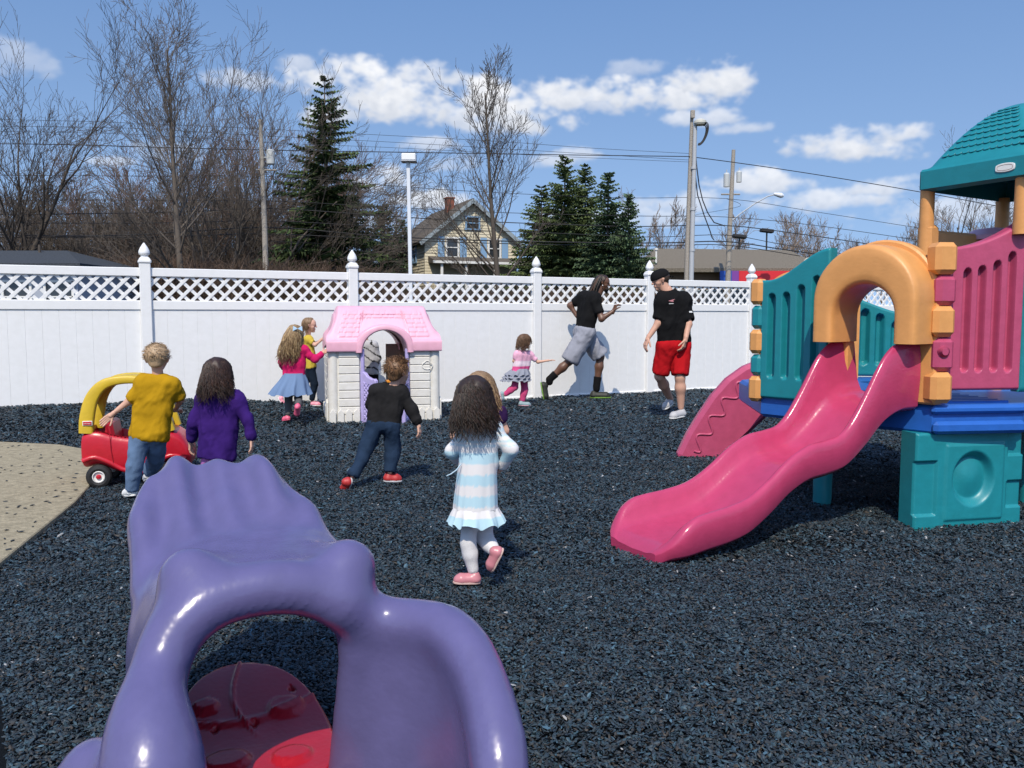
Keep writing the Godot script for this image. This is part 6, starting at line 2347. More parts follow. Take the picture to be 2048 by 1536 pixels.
# a person from joints given as pixels of the photograph plus metres behind the body's own depth
func person(label: String, spec: Dictionary) -> Node3D:
	spec.origin = Vector3.ZERO
	var base: Vector3 = spec.base
	spec.origin = base
	var t := thing("person", label, "person", base)
	var H: float = spec.h
	var w: float = spec.get("stout", 1.0)
	var J := {}
	for n in spec.j:
		J[n] = pt(spec, n)
	var skin: Material = spec.skin
	var u := H * w
	var ctr: Vector3 = (J.sl + J.sr) * 0.5
	var pel: Vector3 = (J.hl + J.hr) * 0.5
	var il: Vector3 = J.sl.lerp(ctr, 0.36)
	var ir: Vector3 = J.sr.lerp(ctr, 0.36)
	var net := Net.new()
	net.add(ctr, J.neck, u * 0.036, u * 0.034)
	for q in [[il, J.hl], [ir, J.hr], [ctr, pel]]:
		net.add(q[0] + (q[1] - q[0]) * 0.10, q[0].lerp(q[1], 0.5), u * 0.046, u * 0.042)
		net.add(q[0].lerp(q[1], 0.5), q[1], u * 0.042, u * 0.046)
	for s in ["l", "r"]:
		net.add(J["s" + s], J["e" + s], u * 0.028, u * 0.022)
		net.add(J["e" + s], J["w" + s], u * 0.023, u * 0.016)
		net.add(J["h" + s], J["k" + s], u * 0.046, u * 0.031)
		var calf: Vector3 = J["k" + s].lerp(J["a" + s], 0.35)
		net.add(J["k" + s], calf, u * 0.031, u * 0.034)
		net.add(calf, J["a" + s], u * 0.034, u * 0.021)
	var body := MB.new()
	net.run(body, spec.get("cell", 0.013), u * 0.022)
	var hh: float = spec.head
	var hb := head_at(body, J.head, spec.look, spec.get("crown", Vector3.UP), hh, J.neck - Vector3(0, u * 0.02, 0), u * 0.034)
	for s in ["l", "r"]:
		if not spec.has("hand_" + s):
			continue
		var q: Array = spec["hand_" + s]                           # [direction in, palm normal, thumb side, curl]
		hand(body, J["w" + s], q[0], q[1], q[2], spec.get("hand", H * 0.105), q[3])
	obj("body", body, skin, t)
	if spec.get("face", false):
		eyes(t, J.head, hb, hh)
	hair(t, J.head, hb, hh, spec.hair[0], spec.hair[1], spec.hair[2])
	# top
	if spec.has("top"):
		var c: Dictionary = spec.top
		var g: float = u * c.get("loose", 0.012)
		var nt := Net.new()
		var down: float = c.get("drop", 0.0) * H
		var axis := (pel - ctr).normalized()
		for q in [[il, J.hl], [ir, J.hr], [ctr, pel]]:
			nt.add(q[0] + (q[1] - q[0]) * 0.05, q[0].lerp(q[1], 0.55), u * 0.047 + g, u * 0.044 + g * 1.1)
			nt.add(q[0].lerp(q[1], 0.55), q[1] + axis * (down + u * 0.05), u * 0.044 + g * 1.1, u * 0.047 + g * c.get("flare", 1.3))
		nt.add(il, ir, u * 0.036 + g)
		for s in ["l", "r"]:
			var long: float = c.get("sleeve", 1.0)                   # 0.6: short, 2: to the wrist
			nt.add(J["s" + s].lerp(ctr, 0.12), J["s" + s].lerp(J["e" + s], minf(long, 1.0)), u * 0.028 + g * 0.8, u * 0.024 + g * c.get("cuff", 0.9), long <= 1.0)
			nt.add(J["s" + s], J["s" + s].lerp(J["e" + s], 0.12), u * 0.031 + g)
			if long > 1.0:
				nt.add(J["e" + s], J["e" + s].lerp(J["w" + s], long - 1.0), u * 0.024 + g * 0.8, u * 0.019 + g * 0.6, true)
		if c.get("collar", false):
			nt.add(ctr + (J.neck - ctr) * 0.2, ctr.lerp(J.neck, 0.62), u * 0.043, u * 0.041, true)
		var pl := [[pel + axis * down, axis]]
		var mb := MB.new()
		nt.run(mb, c.get("cell", 0.0105), u * 0.024, pl, c.get("tint"), crease, u * c.get("wrinkle", 0.012) * 0.9)
		mb.relax(1)
		var to := obj(c.get("name", "shirt"), mb, c.mat, t)
		spec.top_mesh = mb
		spec.top_node = to
	if spec.has("bottom"):
		var c: Dictionary = spec.bottom
		var g: float = u * c.get("loose", 0.010)
		var np := Net.new()
		np.add(J.hl, J.hr, u * 0.049 + g)
		np.add(pel, pel + (ctr - pel).normalized() * u * 0.05, u * 0.056 + g * 0.5, u * 0.052 + g * 0.5)
		var planes := [[pel + (ctr - pel).normalized() * u * 0.045, (ctr - pel).normalized()]]
		for s in ["l", "r"]:
			var long: float = c.get("leg", 2.0)
			var e: Vector3 = J["h" + s].lerp(J["k" + s], minf(long, 1.0))
			np.add(J["h" + s], e, u * 0.048 + g, u * 0.036 + g * c.get("flare", 1.0), long <= 1.05)
			if long > 1.05:
				var a: Vector3 = J["k" + s].lerp(J["a" + s], long - 1.0)
				np.add(e, J["k" + s].lerp(J["a" + s], 0.35 * (long - 1.0)), u * 0.034 + g, u * 0.035 + g)
				np.add(J["k" + s].lerp(J["a" + s], 0.35 * (long - 1.0)), a, u * 0.035 + g, u * 0.025 + g * c.get("flare", 1.0), true)
		var mb := MB.new()
		np.run(mb, c.get("cell", 0.0105), u * 0.022, planes, null, crease, u * c.get("wrinkle", 0.012) * 0.9)
		mb.relax(1)
		obj(c.get("name", "trousers"), mb, c.mat, t)
	for s in ["l", "r"]:
		if spec.has("foot_" + s):
			var q: Array = spec["foot_" + s]                         # heel and toe joints, up, radius
			shoe(t, "shoe", pt({"j": {"p": q[0]}, "z": spec.z, "origin": base}, "p"), pt({"j": {"p": q[1]}, "z": spec.z, "origin": base}, "p"), q[2], q[3], spec.shoe, spec.sole)
		if spec.has("sock"):
			var mb := MB.new()
			var ns := Net.new()
			var a: Vector3 = J["a" + s]
			ns.add(J["k" + s].lerp(a, 0.66), a, u * 0.033, u * 0.029)
			ns.add(a, a + Vector3(0, -u * 0.02, 0), u * 0.029)
			ns.run(mb, 0.010, 0.01, [[J["k" + s].lerp(a, 0.68), (J["k" + s] - a).normalized()]])
			obj("sock", mb, spec.sock, t)
	return t

# a gathered skirt: rings of (centre, half width, half depth) with flutes that deepen to the hem
func skirt(parent: Node, called: String, rings: Array, flutes: float, depth: float, m: Material, seed_ := 1, tint = null) -> MeshInstance3D:
	var mb := MB.new()
	var rows := []
	var steps := 28
	var cnt := 96
	for i in steps + 1:
		var u := float(i) / steps
		var c: Vector3 = spline(rings.map(func(q): return q[0]), u)
		var wx: float = spline(rings.map(func(q): return Vector2(q[1], q[2])), u).x
		var wz: float = spline(rings.map(func(q): return Vector2(q[1], q[2])), u).y
		var r := PackedVector3Array()
		for k in cnt:
			var a := TAU * k / cnt
			var n := fold.get_noise_2d(cos(a) * 0.06 + seed_ * 3.1, sin(a) * 0.06)
			var e := 1.0 + depth * u * (sin(a * flutes + n * 4.0 + seed_) + 0.4 * sin(a * flutes * 2.3 + n * 3.0))
			r.push_back(c + Vector3(cos(a) * wx * e, 0.012 * u * sin(a * flutes + n * 4.0 + seed_), sin(a) * wz * e))
		rows.push_back(r)
	mb.grid(rows, (rows[1][0] - rows[0][0]).cross(rows[0][1] - rows[0][0]).x < 0.0, true)
	if tint != null:
		for i in mb.v.size():
			mb.c[i] = tint.call(mb.v[i])
	return obj(called, mb, m, parent)

# a small flat emblem lying on a garment where a pixel sees it
func emblem(spec: Dictionary, called: String, px: float, py: float, pts: PackedVector2Array, m: Material) -> void:
	var d := ray(px, py).normalized()
	var best := 1e9
	var p := Vector3.ZERO
	var n := Vector3.BACK
	var mb: MB = spec.top_mesh if not spec.has("use") else spec.use
	for i in mb.v.size():
		var q: Vector3 = mb.v[i] + spec.origin - EYE
		var along := q.dot(d)
		var off := (q - d * along).length()
		if mb.n[i].dot(d) < -0.1 and off + along * 0.02 < best:
			best = off + along * 0.02
			p = mb.v[i]
			n = mb.n[i]
	var ux := Vector3.UP.cross(n).normalized()
	var uy := n.cross(ux)
	var e := MB.new()
	e.prism(pts, p + n * 0.004, ux, uy, n, 0.003, 0.0)
	obj(called, e, m, spec.top_node)

func make_people() -> void:
	fold.seed = 6
	fold.frequency = 11.0
	fold.fractal_octaves = 3
	crease.seed = 16
	crease.frequency = 5.5
	crease.fractal_type = FastNoiseLite.FRACTAL_RIDGED
	crease.fractal_octaves = 3
	crease.domain_warp_enabled = true
	crease.domain_warp_amplitude = 0.06
	crease.domain_warp_frequency = 6.0
	M.hair = vmat(0.55, 0.5)
	M.eye_white = mat(Color(0.75, 0.73, 0.70), 0.3)
	M.eye_dark = mat(Color(0.025, 0.015, 0.010), 0.4)
	var fair := mat(Color(0.60, 0.355, 0.260), 0.55, 0.4)
	var tanned := mat(Color(0.56, 0.315, 0.225), 0.55, 0.4)
	var brown := mat(Color(0.125, 0.058, 0.034), 0.45, 0.5)
	var R := Vector3.RIGHT
	var U := Vector3.UP
	var A := Vector3.FORWARD                                       # away from the camera
	var T := Vector3.BACK                                          # towards the camera
	var spec := {}
	var ground := func(px: float, py: float) -> Vector3:
		var g := gnd(px, py)
		return gnd(px, py, gh(g.x, g.z))
	var white := mat(Color(0.72, 0.72, 0.70), 0.6)
	# boy in the mustard polo
	var b: Vector3 = ground.call(262, 999)
	spec = {"base": b, "z": -b.z, "h": 1.05, "stout": 0.95, "head": 0.195, "skin": fair, "look": A + R * -0.25 + U * -0.1,
		"j": {"head": [314, 719], "neck": [316, 746], "sl": [287, 764], "sr": [346, 768], "el": [259, 801, -0.02], "wl": [224, 829, -0.04], "er": [362, 799, 0.05], "wr": [351, 820, 0.16], "hl": [283, 866], "hr": [314, 868], "kl": [268, 930, -0.02], "kr": [311, 915, 0.14], "al": [263, 981, 0.0], "ar": [300, 944, 0.26]},
		"hand_l": [Vector3(-0.8, -0.7, 0.05), T + U * -0.3, A, 0.25], "hand_r": [A, U * -1.0, R * -1.0, 0.5],
		"hair": [Color(0.34, 0.225, 0.125), Color(0.48, 0.35, 0.22), {"thick": 0.022, "locks": 700, "length": 0.022, "short": true, "width": 0.003, "rough": 0.012, "low": -0.16, "seed": 2}],
		"top": {"name": "polo_shirt", "mat": cloth(Color(0.52, 0.295, 0.012)), "sleeve": 0.95, "loose": 0.017, "drop": 0.035, "collar": true, "neckline": 0.60, "wrinkle": 0.022, "flare": 1.5},
		"bottom": {"name": "jeans", "mat": cloth(Color(0.15, 0.235, 0.385)), "loose": 0.013, "wrinkle": 0.018, "leg": 2.0, "flare": 1.3},
		"foot_l": [[268, 992, -0.02], [252, 993, 0.16], U, 0.034], "foot_r": [[301, 957, 0.22], [296, 962, 0.40], U + T * 0.4, 0.034], "shoe": white, "sole": white}
	person("boy in mustard polo shirt and pale jeans striding beside the red toy car", spec)
	# girl in purple
	b = at(432, 1012, 5.55)
	b.y = gh(b.x, b.z)
	spec = {"base": b, "z": 5.55, "h": 1.0, "stout": 0.95, "head": 0.195, "skin": fair, "look": A + R * 0.3,
		"j": {"head": [437, 748], "neck": [438, 778], "sl": [405, 794], "sr": [475, 797], "el": [390, 842, 0.0], "wl": [381, 884, 0.06], "er": [496, 839, -0.02], "wr": [503, 879, -0.02], "hl": [419, 900], "hr": [449, 900], "kl": [416, 955, 0.05], "kr": [452, 955, 0.0], "al": [414, 1000, 0.0], "ar": [455, 995, 0.05]},
		"hand_r": [Vector3(0.05, -1, 0.1), R * -1.0, A, 0.25], "hand_l": [Vector3(-0.1, -1, -0.2), R, A, 0.3],
		"hair": [Color(0.018, 0.010, 0.008), Color(0.070, 0.033, 0.022), {"thick": 0.05, "locks": 1500, "length": 0.20, "width": 0.0044, "wave": 0.014, "spread": 0.75, "seed": 3, "face": 0.25}],
		"top": {"name": "sweater", "mat": cloth(Color(0.048, 0.017, 0.165)), "sleeve": 1.95, "loose": 0.015, "drop": 0.06, "neckline": 0.5, "wrinkle": 0.022, "flare": 1.6},
		"bottom": {"name": "leggings", "mat": cloth(Color(0.55, 0.20, 0.56)), "loose": 0.004, "leg": 1.95},
		"foot_l": [[414, 1010, -0.03], [412, 1010, 0.13], U, 0.030], "foot_r": [[455, 1006, 0.0], [457, 1004, 0.16], U, 0.030], "shoe": white, "sole": white}
	person("girl with dark wavy hair and purple sweater behind the purple tunnel", spec)
	# curly girl at the playhouse
	b = ground.call(574, 842)
	spec = {"base": b, "z": -b.z, "h": 1.06, "stout": 0.92, "head": 0.19, "skin": fair, "look": A + R * 0.55,
		"j": {"head": [591, 668], "neck": [590, 688], "sl": [570, 700], "sr": [607, 698], "el": [562, 724, 0.0], "wl": [568, 737, 0.14], "er": [629, 719, 0.02], "wr": [645, 707, 0.10], "hl": [579, 757], "hr": [597, 757], "kl": [578, 795, 0.02], "kr": [597, 796, -0.02], "al": [576, 830, 0.0], "ar": [597, 811, -0.24]},
		"hand_r": [Vector3(0.6, 0.45, -0.5), A, U, 0.2], "hand_l": [A, R, U, 0.5],
		"hair": [Color(0.16, 0.095, 0.048), Color(0.52, 0.37, 0.19), {"thick": 0.05, "locks": 800, "length": 0.36, "width": 0.0060, "wave": 0.026, "spread": 0.30, "seed": 5, "flow": Vector3(-0.5, 0, 0), "face": 0.25}],
		"top": {"name": "cardigan", "mat": cloth(Color(0.72, 0.022, 0.145)), "sleeve": 1.95, "loose": 0.016, "drop": 0.0, "neckline": 0.5, "wrinkle": 0.02},
		"bottom": {"name": "leggings", "mat": cloth(Color(0.13, 0.13, 0.135)), "loose": 0.006, "leg": 2.0, "wrinkle": 0.014},
		"foot_l": [[579, 840, -0.02], [566, 842, 0.06], U, 0.031], "foot_r": [[597, 806, -0.30], [594, 830, -0.20], T + U * -0.2, 0.032], "shoe": mat(Color(0.75, 0.12, 0.22), 0.5), "sole": mat(Color(0.62, 0.10, 0.17), 0.6)}
	var p := person("girl with long fair curls, crimson cardigan and denim skirt touching the playhouse", spec)
	var denim := cloth(Color(0.20, 0.30, 0.49))
	var w := func(px: float, py: float, dz := 0.0) -> Vector3: return at(px, py, spec.z + dz) - spec.base
	skirt(p, "denim_skirt", [[w.call(588, 746), 0.115, 0.10], [w.call(587, 760), 0.155, 0.135], [w.call(583, 776), 0.200, 0.175], [w.call(581, 789), 0.235, 0.20]], 9.0, 0.075, denim, 2)
	var bow := MB.new()
	var hp: Vector3 = w.call(600, 657)
	for s in [-1.0, 1.0]:
		bow.prism(PackedVector2Array([Vector2(0, 0), Vector2(0.05, 0.03), Vector2(0.055, -0.03)]), hp + T * 0.10, R * s, U, T, 0.012, 0.002)
	obj("hair_bow", bow, mat(Color(0.42, 0.60, 0.78), 0.7), p)
	# girl in yellow, face in profile
	b = at(628, 812, 10.95)
	b.y = gh(b.x, b.z)
	spec = {"base": b, "z": 10.95, "h": 1.08, "stout": 0.9, "head": 0.19, "skin": fair, "look": R + A * 0.15, "face": true,
		"j": {"head": [620, 651], "neck": [616, 668], "sl": [616, 679, -0.10], "sr": [617, 679, 0.10], "el": [630, 690, -0.13], "wl": [644, 679, -0.12], "er": [631, 688, 0.12], "wr": [645, 678, 0.12], "hl": [621, 733, -0.055], "hr": [623, 733, 0.055], "kl": [628, 768, -0.05], "kr": [610, 768, 0.06], "al": [624, 801, -0.04], "ar": [572, 796, 0.06]},
		"hand_l": [Vector3(0.8, 0.3, 0), R + A, U, 0.15], "hand_r": [Vector3(0.8, 0.3, 0), R + A, U, 0.2],
		"hair": [Color(0.13, 0.078, 0.042), Color(0.33, 0.21, 0.11), {"thick": 0.03, "locks": 300, "length": 0.15, "width": 0.0045, "wave": 0.010, "spread": 0.05, "seed": 6, "face": 0.0, "brow": true, "front": 0.10}],
		"top": {"name": "tee_shirt", "mat": cloth(Color(0.66, 0.49, 0.07)), "sleeve": 0.7, "loose": 0.014, "drop": 0.02, "neckline": 0.35, "wrinkle": 0.016},
		"bottom": {"name": "jeans", "mat": cloth(Color(0.014, 0.024, 0.042)), "loose": 0.010, "leg": 1.98},
		"foot_l": [[621, 811, -0.04], [642, 812, -0.02], U, 0.032], "foot_r": [[556, 795, 0.06], [566, 812, 0.06], Vector3(0.8, 0.6, 0), 0.030], "shoe": mat(Color(0.78, 0.30, 0.38), 0.5), "sole": white}
	person("girl in yellow tee and dark jeans, in profile, reaching for the playhouse", spec)
	# child behind the playhouse
	b = at(738, 806, 11.35)
	b.y = gh(b.x, b.z)
	var zebra := func(q: Vector3) -> Color:
		return Color(0.012, 0.012, 0.013) if fposmod(q.y * 9.0 + q.x * 5.0 + 0.5 * fold.get_noise_3dv(q * 0.4), 1.0) > 0.80 else Color(0.42, 0.42, 0.44)
	spec = {"base": b, "z": 11.35, "h": 1.08, "stout": 0.92, "head": 0.19, "skin": fair, "look": A + R * -0.3,
		"j": {"head": [729, 655], "neck": [731, 676], "sl": [716, 688], "sr": [749, 690], "el": [712, 714, 0.02], "wl": [716, 734, 0.10], "er": [756, 716, 0.02], "wr": [752, 738, 0.06], "hl": [728, 745], "hr": [746, 745], "kl": [728, 776], "kr": [750, 776], "al": [727, 803], "ar": [751, 802]},
		"hair": [Color(0.10, 0.06, 0.035), Color(0.2, 0.12, 0.07), {"thick": 0.03, "locks": 100, "length": 0.12, "seed": 7}],
		"top": {"name": "patterned_top", "mat": vmat(0.9, 0.2), "tint": zebra, "sleeve": 1.6, "loose": 0.018, "drop": 0.03},
		"bottom": {"name": "black_trousers", "mat": cloth(Color(0.012, 0.012, 0.014)), "loose": 0.014, "leg": 2.0},
		"foot_l": [[727, 811, -0.04], [724, 811, 0.12], U, 0.032], "foot_r": [[751, 810, -0.04], [755, 810, 0.12], U, 0.032], "shoe": white, "sole": white}
	p = person("child in black and white patterned top seen through the playhouse doorway", spec)
	# boy in black
	b = ground.call(783, 966)
	spec = {"base": b, "z": -b.z, "h": 1.06, "stout": 0.95, "head": 0.195, "skin": fair, "look": R * 0.75 + A * 0.75 + U * -0.05,
		"j": {"head": [797, 745], "neck": [789, 769], "sl": [753, 781, -0.02], "sr": [804, 783, 0.02], "el": [742, 808, 0.06], "wl": [756, 826, 0.16], "er": [824, 820, 0.02], "wr": [837, 850, 0.02], "hl": [752, 846, 0.0], "hr": [781, 850, 0.0], "kl": [733, 898, -0.04], "kr": [787, 896, 0.04], "al": [706, 953, -0.14], "ar": [780, 944, 0.0]},
		"hand_r": [Vector3(0.15, -1, 0.1), R * -1.0 + A * 0.3, A, 0.35], "hand_l": [A, R, U, 0.5],
		"hair": [Color(0.125, 0.062, 0.028), Color(0.27, 0.15, 0.075), {"thick": 0.04, "locks": 700, "length": 0.040, "short": true, "width": 0.0035, "rough": 0.02, "low": -0.22, "seed": 8}],
		"top": {"name": "long_sleeved_shirt", "mat": cloth(Color(0.026, 0.025, 0.026)), "sleeve": 1.92, "loose": 0.014, "drop": 0.02, "neckline": 0.4, "wrinkle": 0.02},
		"bottom": {"name": "jeans", "mat": cloth(Color(0.024, 0.046, 0.090)), "loose": 0.014, "leg": 2.0, "flare": 1.3, "wrinkle": 0.018},
		"foot_l": [[705, 958, -0.17], [690, 985, -0.10], Vector3(-0.6, 0.3, 0.6), 0.034], "foot_r": [[767, 963, 0.0], [804, 963, 0.04], U, 0.036], "shoe": mat(Color(0.42, 0.03, 0.03), 0.5), "sole": mat(Color(0.5, 0.5, 0.52), 0.6)}
	person("boy in black long sleeved shirt and dark jeans running toward the playhouse", spec)
	# girl in the striped knitted dress
	b = ground.call(940, 1171)
	var z7 := -b.z
	var kb := b
	var stripes := func(q: Vector3) -> Color:
		var y: float = q.y
		var blue := Color(0.44, 0.63, 0.71)
		var pale := Color(0.70, 0.68, 0.68)
		if y > 0.66:
			return pale.lerp(blue, 0.35 + 0.35 * signf(sin(y * 260.0)))
		if y < 0.325:
			return blue
		return blue if fposmod((y - 0.335) / 0.098, 1.0) > 0.5 else pale
	spec = {"base": b, "z": z7, "h": 0.98, "stout": 0.92, "head": 0.185, "skin": tanned, "look": A + R * -0.15,
		"j": {"head": [947, 797], "neck": [952, 832], "sl": [930, 858], "sr": [986, 856], "el": [904, 902, 0.03], "wl": [913, 921, 0.13], "er": [1023, 899, -0.02], "wr": [1003, 936, 0.05], "hl": [943, 985], "hr": [969, 984], "kl": [936, 1087, 0.0], "kr": [970, 1078, 0.06], "al": [948, 1146, 0.0], "ar": [992, 1105, -0.06]},
		"hand_r": [Vector3(-0.7, -0.6, -0.5), R * -1.0, U, 0.6], "hand_l": [A + R * 0.5, R, U, 0.6],
		"hair": [Color(0.014, 0.008, 0.006), Color(0.050, 0.026, 0.017), {"thick": 0.06, "locks": 2000, "length": 0.195, "width": 0.0040, "wave": 0.013, "spread": 0.65, "seed": 9, "face": 0.1}],
		"top": {"name": "knitted_dress", "mat": vmat(0.95, 0.15), "tint": stripes, "sleeve": 1.98, "loose": 0.009, "drop": 0.0, "neckline": 0.5, "wrinkle": 0.008, "cell": 0.0095},
		"bottom": {"name": "white_tights", "mat": cloth(Color(0.86, 0.85, 0.87)), "loose": 0.003, "leg": 2.0, "wrinkle": 0.006},
		"foot_l": [[961, 1166, 0.0], [906, 1166, -0.02], U, 0.028], "foot_r": [[1008, 1098, -0.07], [984, 1144, -0.05], Vector3(-0.8, 0.3, 0.1), 0.028], "shoe": mat(Color(0.52, 0.20, 0.23), 0.35), "sole": mat(Color(0.55, 0.38, 0.34), 0.7)}
	p = person("girl with long dark hair and blue and white striped knitted dress, back turned", spec)
	w = func(px: float, py: float, dz := 0.0) -> Vector3: return at(px, py, z7 + dz) - kb
	skirt(p, "dress_skirt", [[w.call(957, 905), 0.082, 0.078], [w.call(955, 940), 0.090, 0.082], [w.call(953, 985), 0.098, 0.084], [w.call(952, 1020), 0.104, 0.086]], 7.0, 0.03, vmat(0.95, 0.15), 4, stripes)
	skirt(p, "hem_ruffle", [[w.call(952, 1014), 0.102, 0.086], [w.call(952, 1024), 0.112, 0.093], [w.call(953, 1036), 0.123, 0.100], [w.call(953, 1046), 0.130, 0.106]], 9.0, 0.075, vmat(0.95, 0.15), 5, stripes)
	var tie := MB.new()
	tie.tube(PackedVector3Array([w.call(922, 928, -0.06), w.call(913, 940, -0.07), w.call(902, 948, -0.07), w.call(893, 952, -0.07)]), PackedFloat32Array([0.003, 0.003, 0.003, 0.002]), 5)
	obj("loose_tie", tie, mat(Color(0.45, 0.6, 0.7), 0.8), p)
	# child hidden behind her
	b = ground.call(944, 1118)
	spec = {"base": b, "z": -b.z, "h": 0.97, "stout": 0.92, "head": 0.185, "skin": fair, "look": A + R * 0.2,
		"j": {"head": [961, 783], "neck": [960, 812], "sl": [926, 832], "sr": [998, 826], "el": [908, 872, 0.04], "wl": [922, 880, 0.14], "er": [1010, 862, 0.02], "wr": [1000, 888, 0.10], "hl": [948, 950], "hr": [966, 950], "kl": [944, 1030], "kr": [958, 1028, 0.04], "al": [942, 1092], "ar": [952, 1086, 0.06]},
		"hand_l": [A, R, U, 0.5],
		"hair": [Color(0.15, 0.085, 0.045), Color(0.42, 0.28, 0.15), {"thick": 0.05, "locks": 800, "length": 0.17, "width": 0.0042, "wave": 0.008, "spread": 0.3, "seed": 10, "flow": Vector3(0.35, 0, 0)}],
		"top": {"name": "purple_top", "mat": cloth(Color(0.05, 0.02, 0.09)), "sleeve": 0.5, "loose": 0.012, "drop": 0.02},
		"bottom": {"name": "leggings", "mat": cloth(Color(0.03, 0.03, 0.04)), "loose": 0.004, "leg": 2.0},
		"foot_l": [[946, 1106, -0.03], [940, 1106, 0.10], U, 0.028], "foot_r": [[956, 1100, 0.04], [952, 1098, 0.18], U, 0.028], "shoe": mat(Color(0.03, 0.03, 0.035), 0.6), "sole": mat(Color(0.1, 0.1, 0.1), 0.6)}
	person("light brown haired child in dark purple top half hidden by the striped dress", spec)
	# toddler in pink
	b = ground.call(1047, 814)
	spec = {"base": b, "z": -b.z, "h": 0.98, "stout": 1.0, "head": 0.19, "skin": fair, "look": R * 0.8 + A * 0.6, "face": true,
		"j": {"head": [1050, 684], "neck": [1047, 700], "sl": [1034, 708, -0.07], "sr": [1060, 709, 0.05], "el": [1028, 722, -0.06], "wl": [1036, 731, -0.02], "er": [1076, 724, 0.05], "wr": [1096, 721, 0.05], "hl": [1033, 746, -0.04], "hr": [1047, 748, 0.04], "kl": [1030, 775, -0.04], "kr": [1050, 779, 0.04], "al": [1008, 790, -0.06], "ar": [1044, 803, 0.02]},
		"hand_r": [Vector3(1, 0.12, 0), U * -1.0, A, 0.15], "hand_l": [R, U * -1.0, A, 0.5],
		"hair": [Color(0.085, 0.045, 0.025), Color(0.22, 0.12, 0.065), {"thick": 0.07, "locks": 700, "length": 0.15, "width": 0.0055, "wave": 0.020, "spread": 0.45, "seed": 12, "face": 0.3}],
		"top": {"name": "striped_tee", "mat": vmat(0.9, 0.2), "tint": func(q: Vector3) -> Color: return Color(0.74, 0.10, 0.28) if (q.y > 0.50 and q.y < 0.565) else (Color(0.78, 0.42, 0.56) if q.y > 0.64 or q.y < 0.50 else Color(0.78, 0.62, 0.70)), "sleeve": 0.75, "loose": 0.014, "drop": 0.0, "neckline": 0.4},
		"bottom": {"name": "pink_leggings", "mat": cloth(Color(0.68, 0.085, 0.235)), "loose": 0.008, "leg": 1.98, "wrinkle": 0.014},
		"foot_l": [[999, 784, -0.06], [1003, 803, -0.06], Vector3(0.9, 0.2, 0), 0.031], "foot_r": [[1037, 811, 0.0], [1062, 812, 0.02], U, 0.033], "shoe": mat(Color(0.24, 0.33, 0.36), 0.6), "sole": mat(Color(0.6, 0.35, 0.4), 0.6)}
	p = person("toddler in pink striped tee and grey ruffled skirt chasing the running man", spec)
	var tz: float = spec.z
	var tb := b
	w = func(px: float, py: float, dz := 0.0) -> Vector3: return at(px, py, tz + dz) - tb
	var grey := cloth(Color(0.33, 0.35, 0.42))
	for k in 3:
		skirt(p, "skirt_ruffle", [[w.call(1040 - 1.5 * k, 737 + 6 * k), 0.105 + 0.008 * k, 0.10], [w.call(1038 - 2 * k, 743 + 6 * k), 0.140 + 0.012 * k, 0.125], [w.call(1035 - 2 * k, 750 + 6 * k), 0.175 + 0.016 * k, 0.15]], 11.0 + k, 0.07, grey, 3 + k)
	# running man
	b = ground.call(1200, 799)
	spec = {"base": b, "z": -b.z, "h": 1.80, "stout": 1.0, "head": 0.235, "skin": brown, "look": R + T * 0.12 + U * -0.05, "face": true, "hand": 0.18, "cell": 0.016,
		"j": {"head": [1206, 567], "neck": [1195, 584], "sl": [1167, 594, 0.17], "sr": [1190, 596, -0.17], "el": [1140, 611, 0.22], "wl": [1155, 634, 0.16], "er": [1203, 638, -0.26], "wr": [1227, 622, -0.24], "hl": [1166, 664, 0.09], "hr": [1173, 666, -0.09], "kl": [1201, 712, 0.10], "kr": [1139, 722, -0.10], "al": [1193, 773, 0.08], "ar": [1099, 759, -0.10]},
		"hand_r": [Vector3(0.35, 0.9, 0), R + A * 0.4, T + R * 0.3, 1.15], "hand_l": [Vector3(0.7, -0.7, 0), A, U, 0.9],
		"hair": [Color(0.010, 0.008, 0.007), Color(0.075, 0.030, 0.014), {"thick": 0.03, "locks": 120, "length": 0.46, "width": 0.014, "wave": 0.012, "spread": 0.10, "sides": 5, "seed": 13, "face": -0.05, "brow": true, "flow": Vector3(-0.75, 0, 0.1), "front": 0.12}],
		"top": {"name": "black_tee", "mat": cloth(Color(0.013, 0.013, 0.014)), "sleeve": 0.72, "loose": 0.013, "drop": 0.01, "neckline": 0.3, "wrinkle": 0.010, "cell": 0.016},
		"bottom": {"name": "grey_shorts", "mat": cloth(Color(0.36, 0.37, 0.43)), "loose": 0.026, "leg": 1.02, "flare": 1.35, "wrinkle": 0.012, "cell": 0.014},
		"sock": cloth(Color(0.012, 0.012, 0.013)),
		"foot_r": [[1080, 765, -0.10], [1087, 803, -0.12], Vector3(0.95, 0.3, 0), 0.056], "foot_l": [[1180, 796, 0.08], [1222, 796, 0.06], U, 0.056], "shoe": mat(Color(0.018, 0.020, 0.014), 0.6), "sole": mat(Color(0.13, 0.26, 0.035), 0.6)}
	p = person("running man with long dreadlocks, black tee and grey shorts by the fence", spec)
	var bd := MB.new()
	var bn := Net.new()
	var hc: Vector3 = pt(spec, "head")
	bn.add(hc + Vector3(0.055, -0.085, 0.03), hc + Vector3(0.06, -0.085, -0.03), 0.03)
	bn.add(hc + Vector3(0.045, -0.10, 0.0), hc + Vector3(0.055, -0.135, 0.0), 0.034, 0.018)
	bn.run(bd, 0.008, 0.01)
	obj("beard", bd, mat(Color(0.012, 0.009, 0.008), 0.9), p)
	var st := MB.new()
	st.lathe(hc + Vector3(-0.015, -0.03, 0.088), [Vector2(0.009, 0.0), Vector2(0.007, 0.006), Vector2(0.0, 0.008)], 8, Basis(R, PI / 2.0))
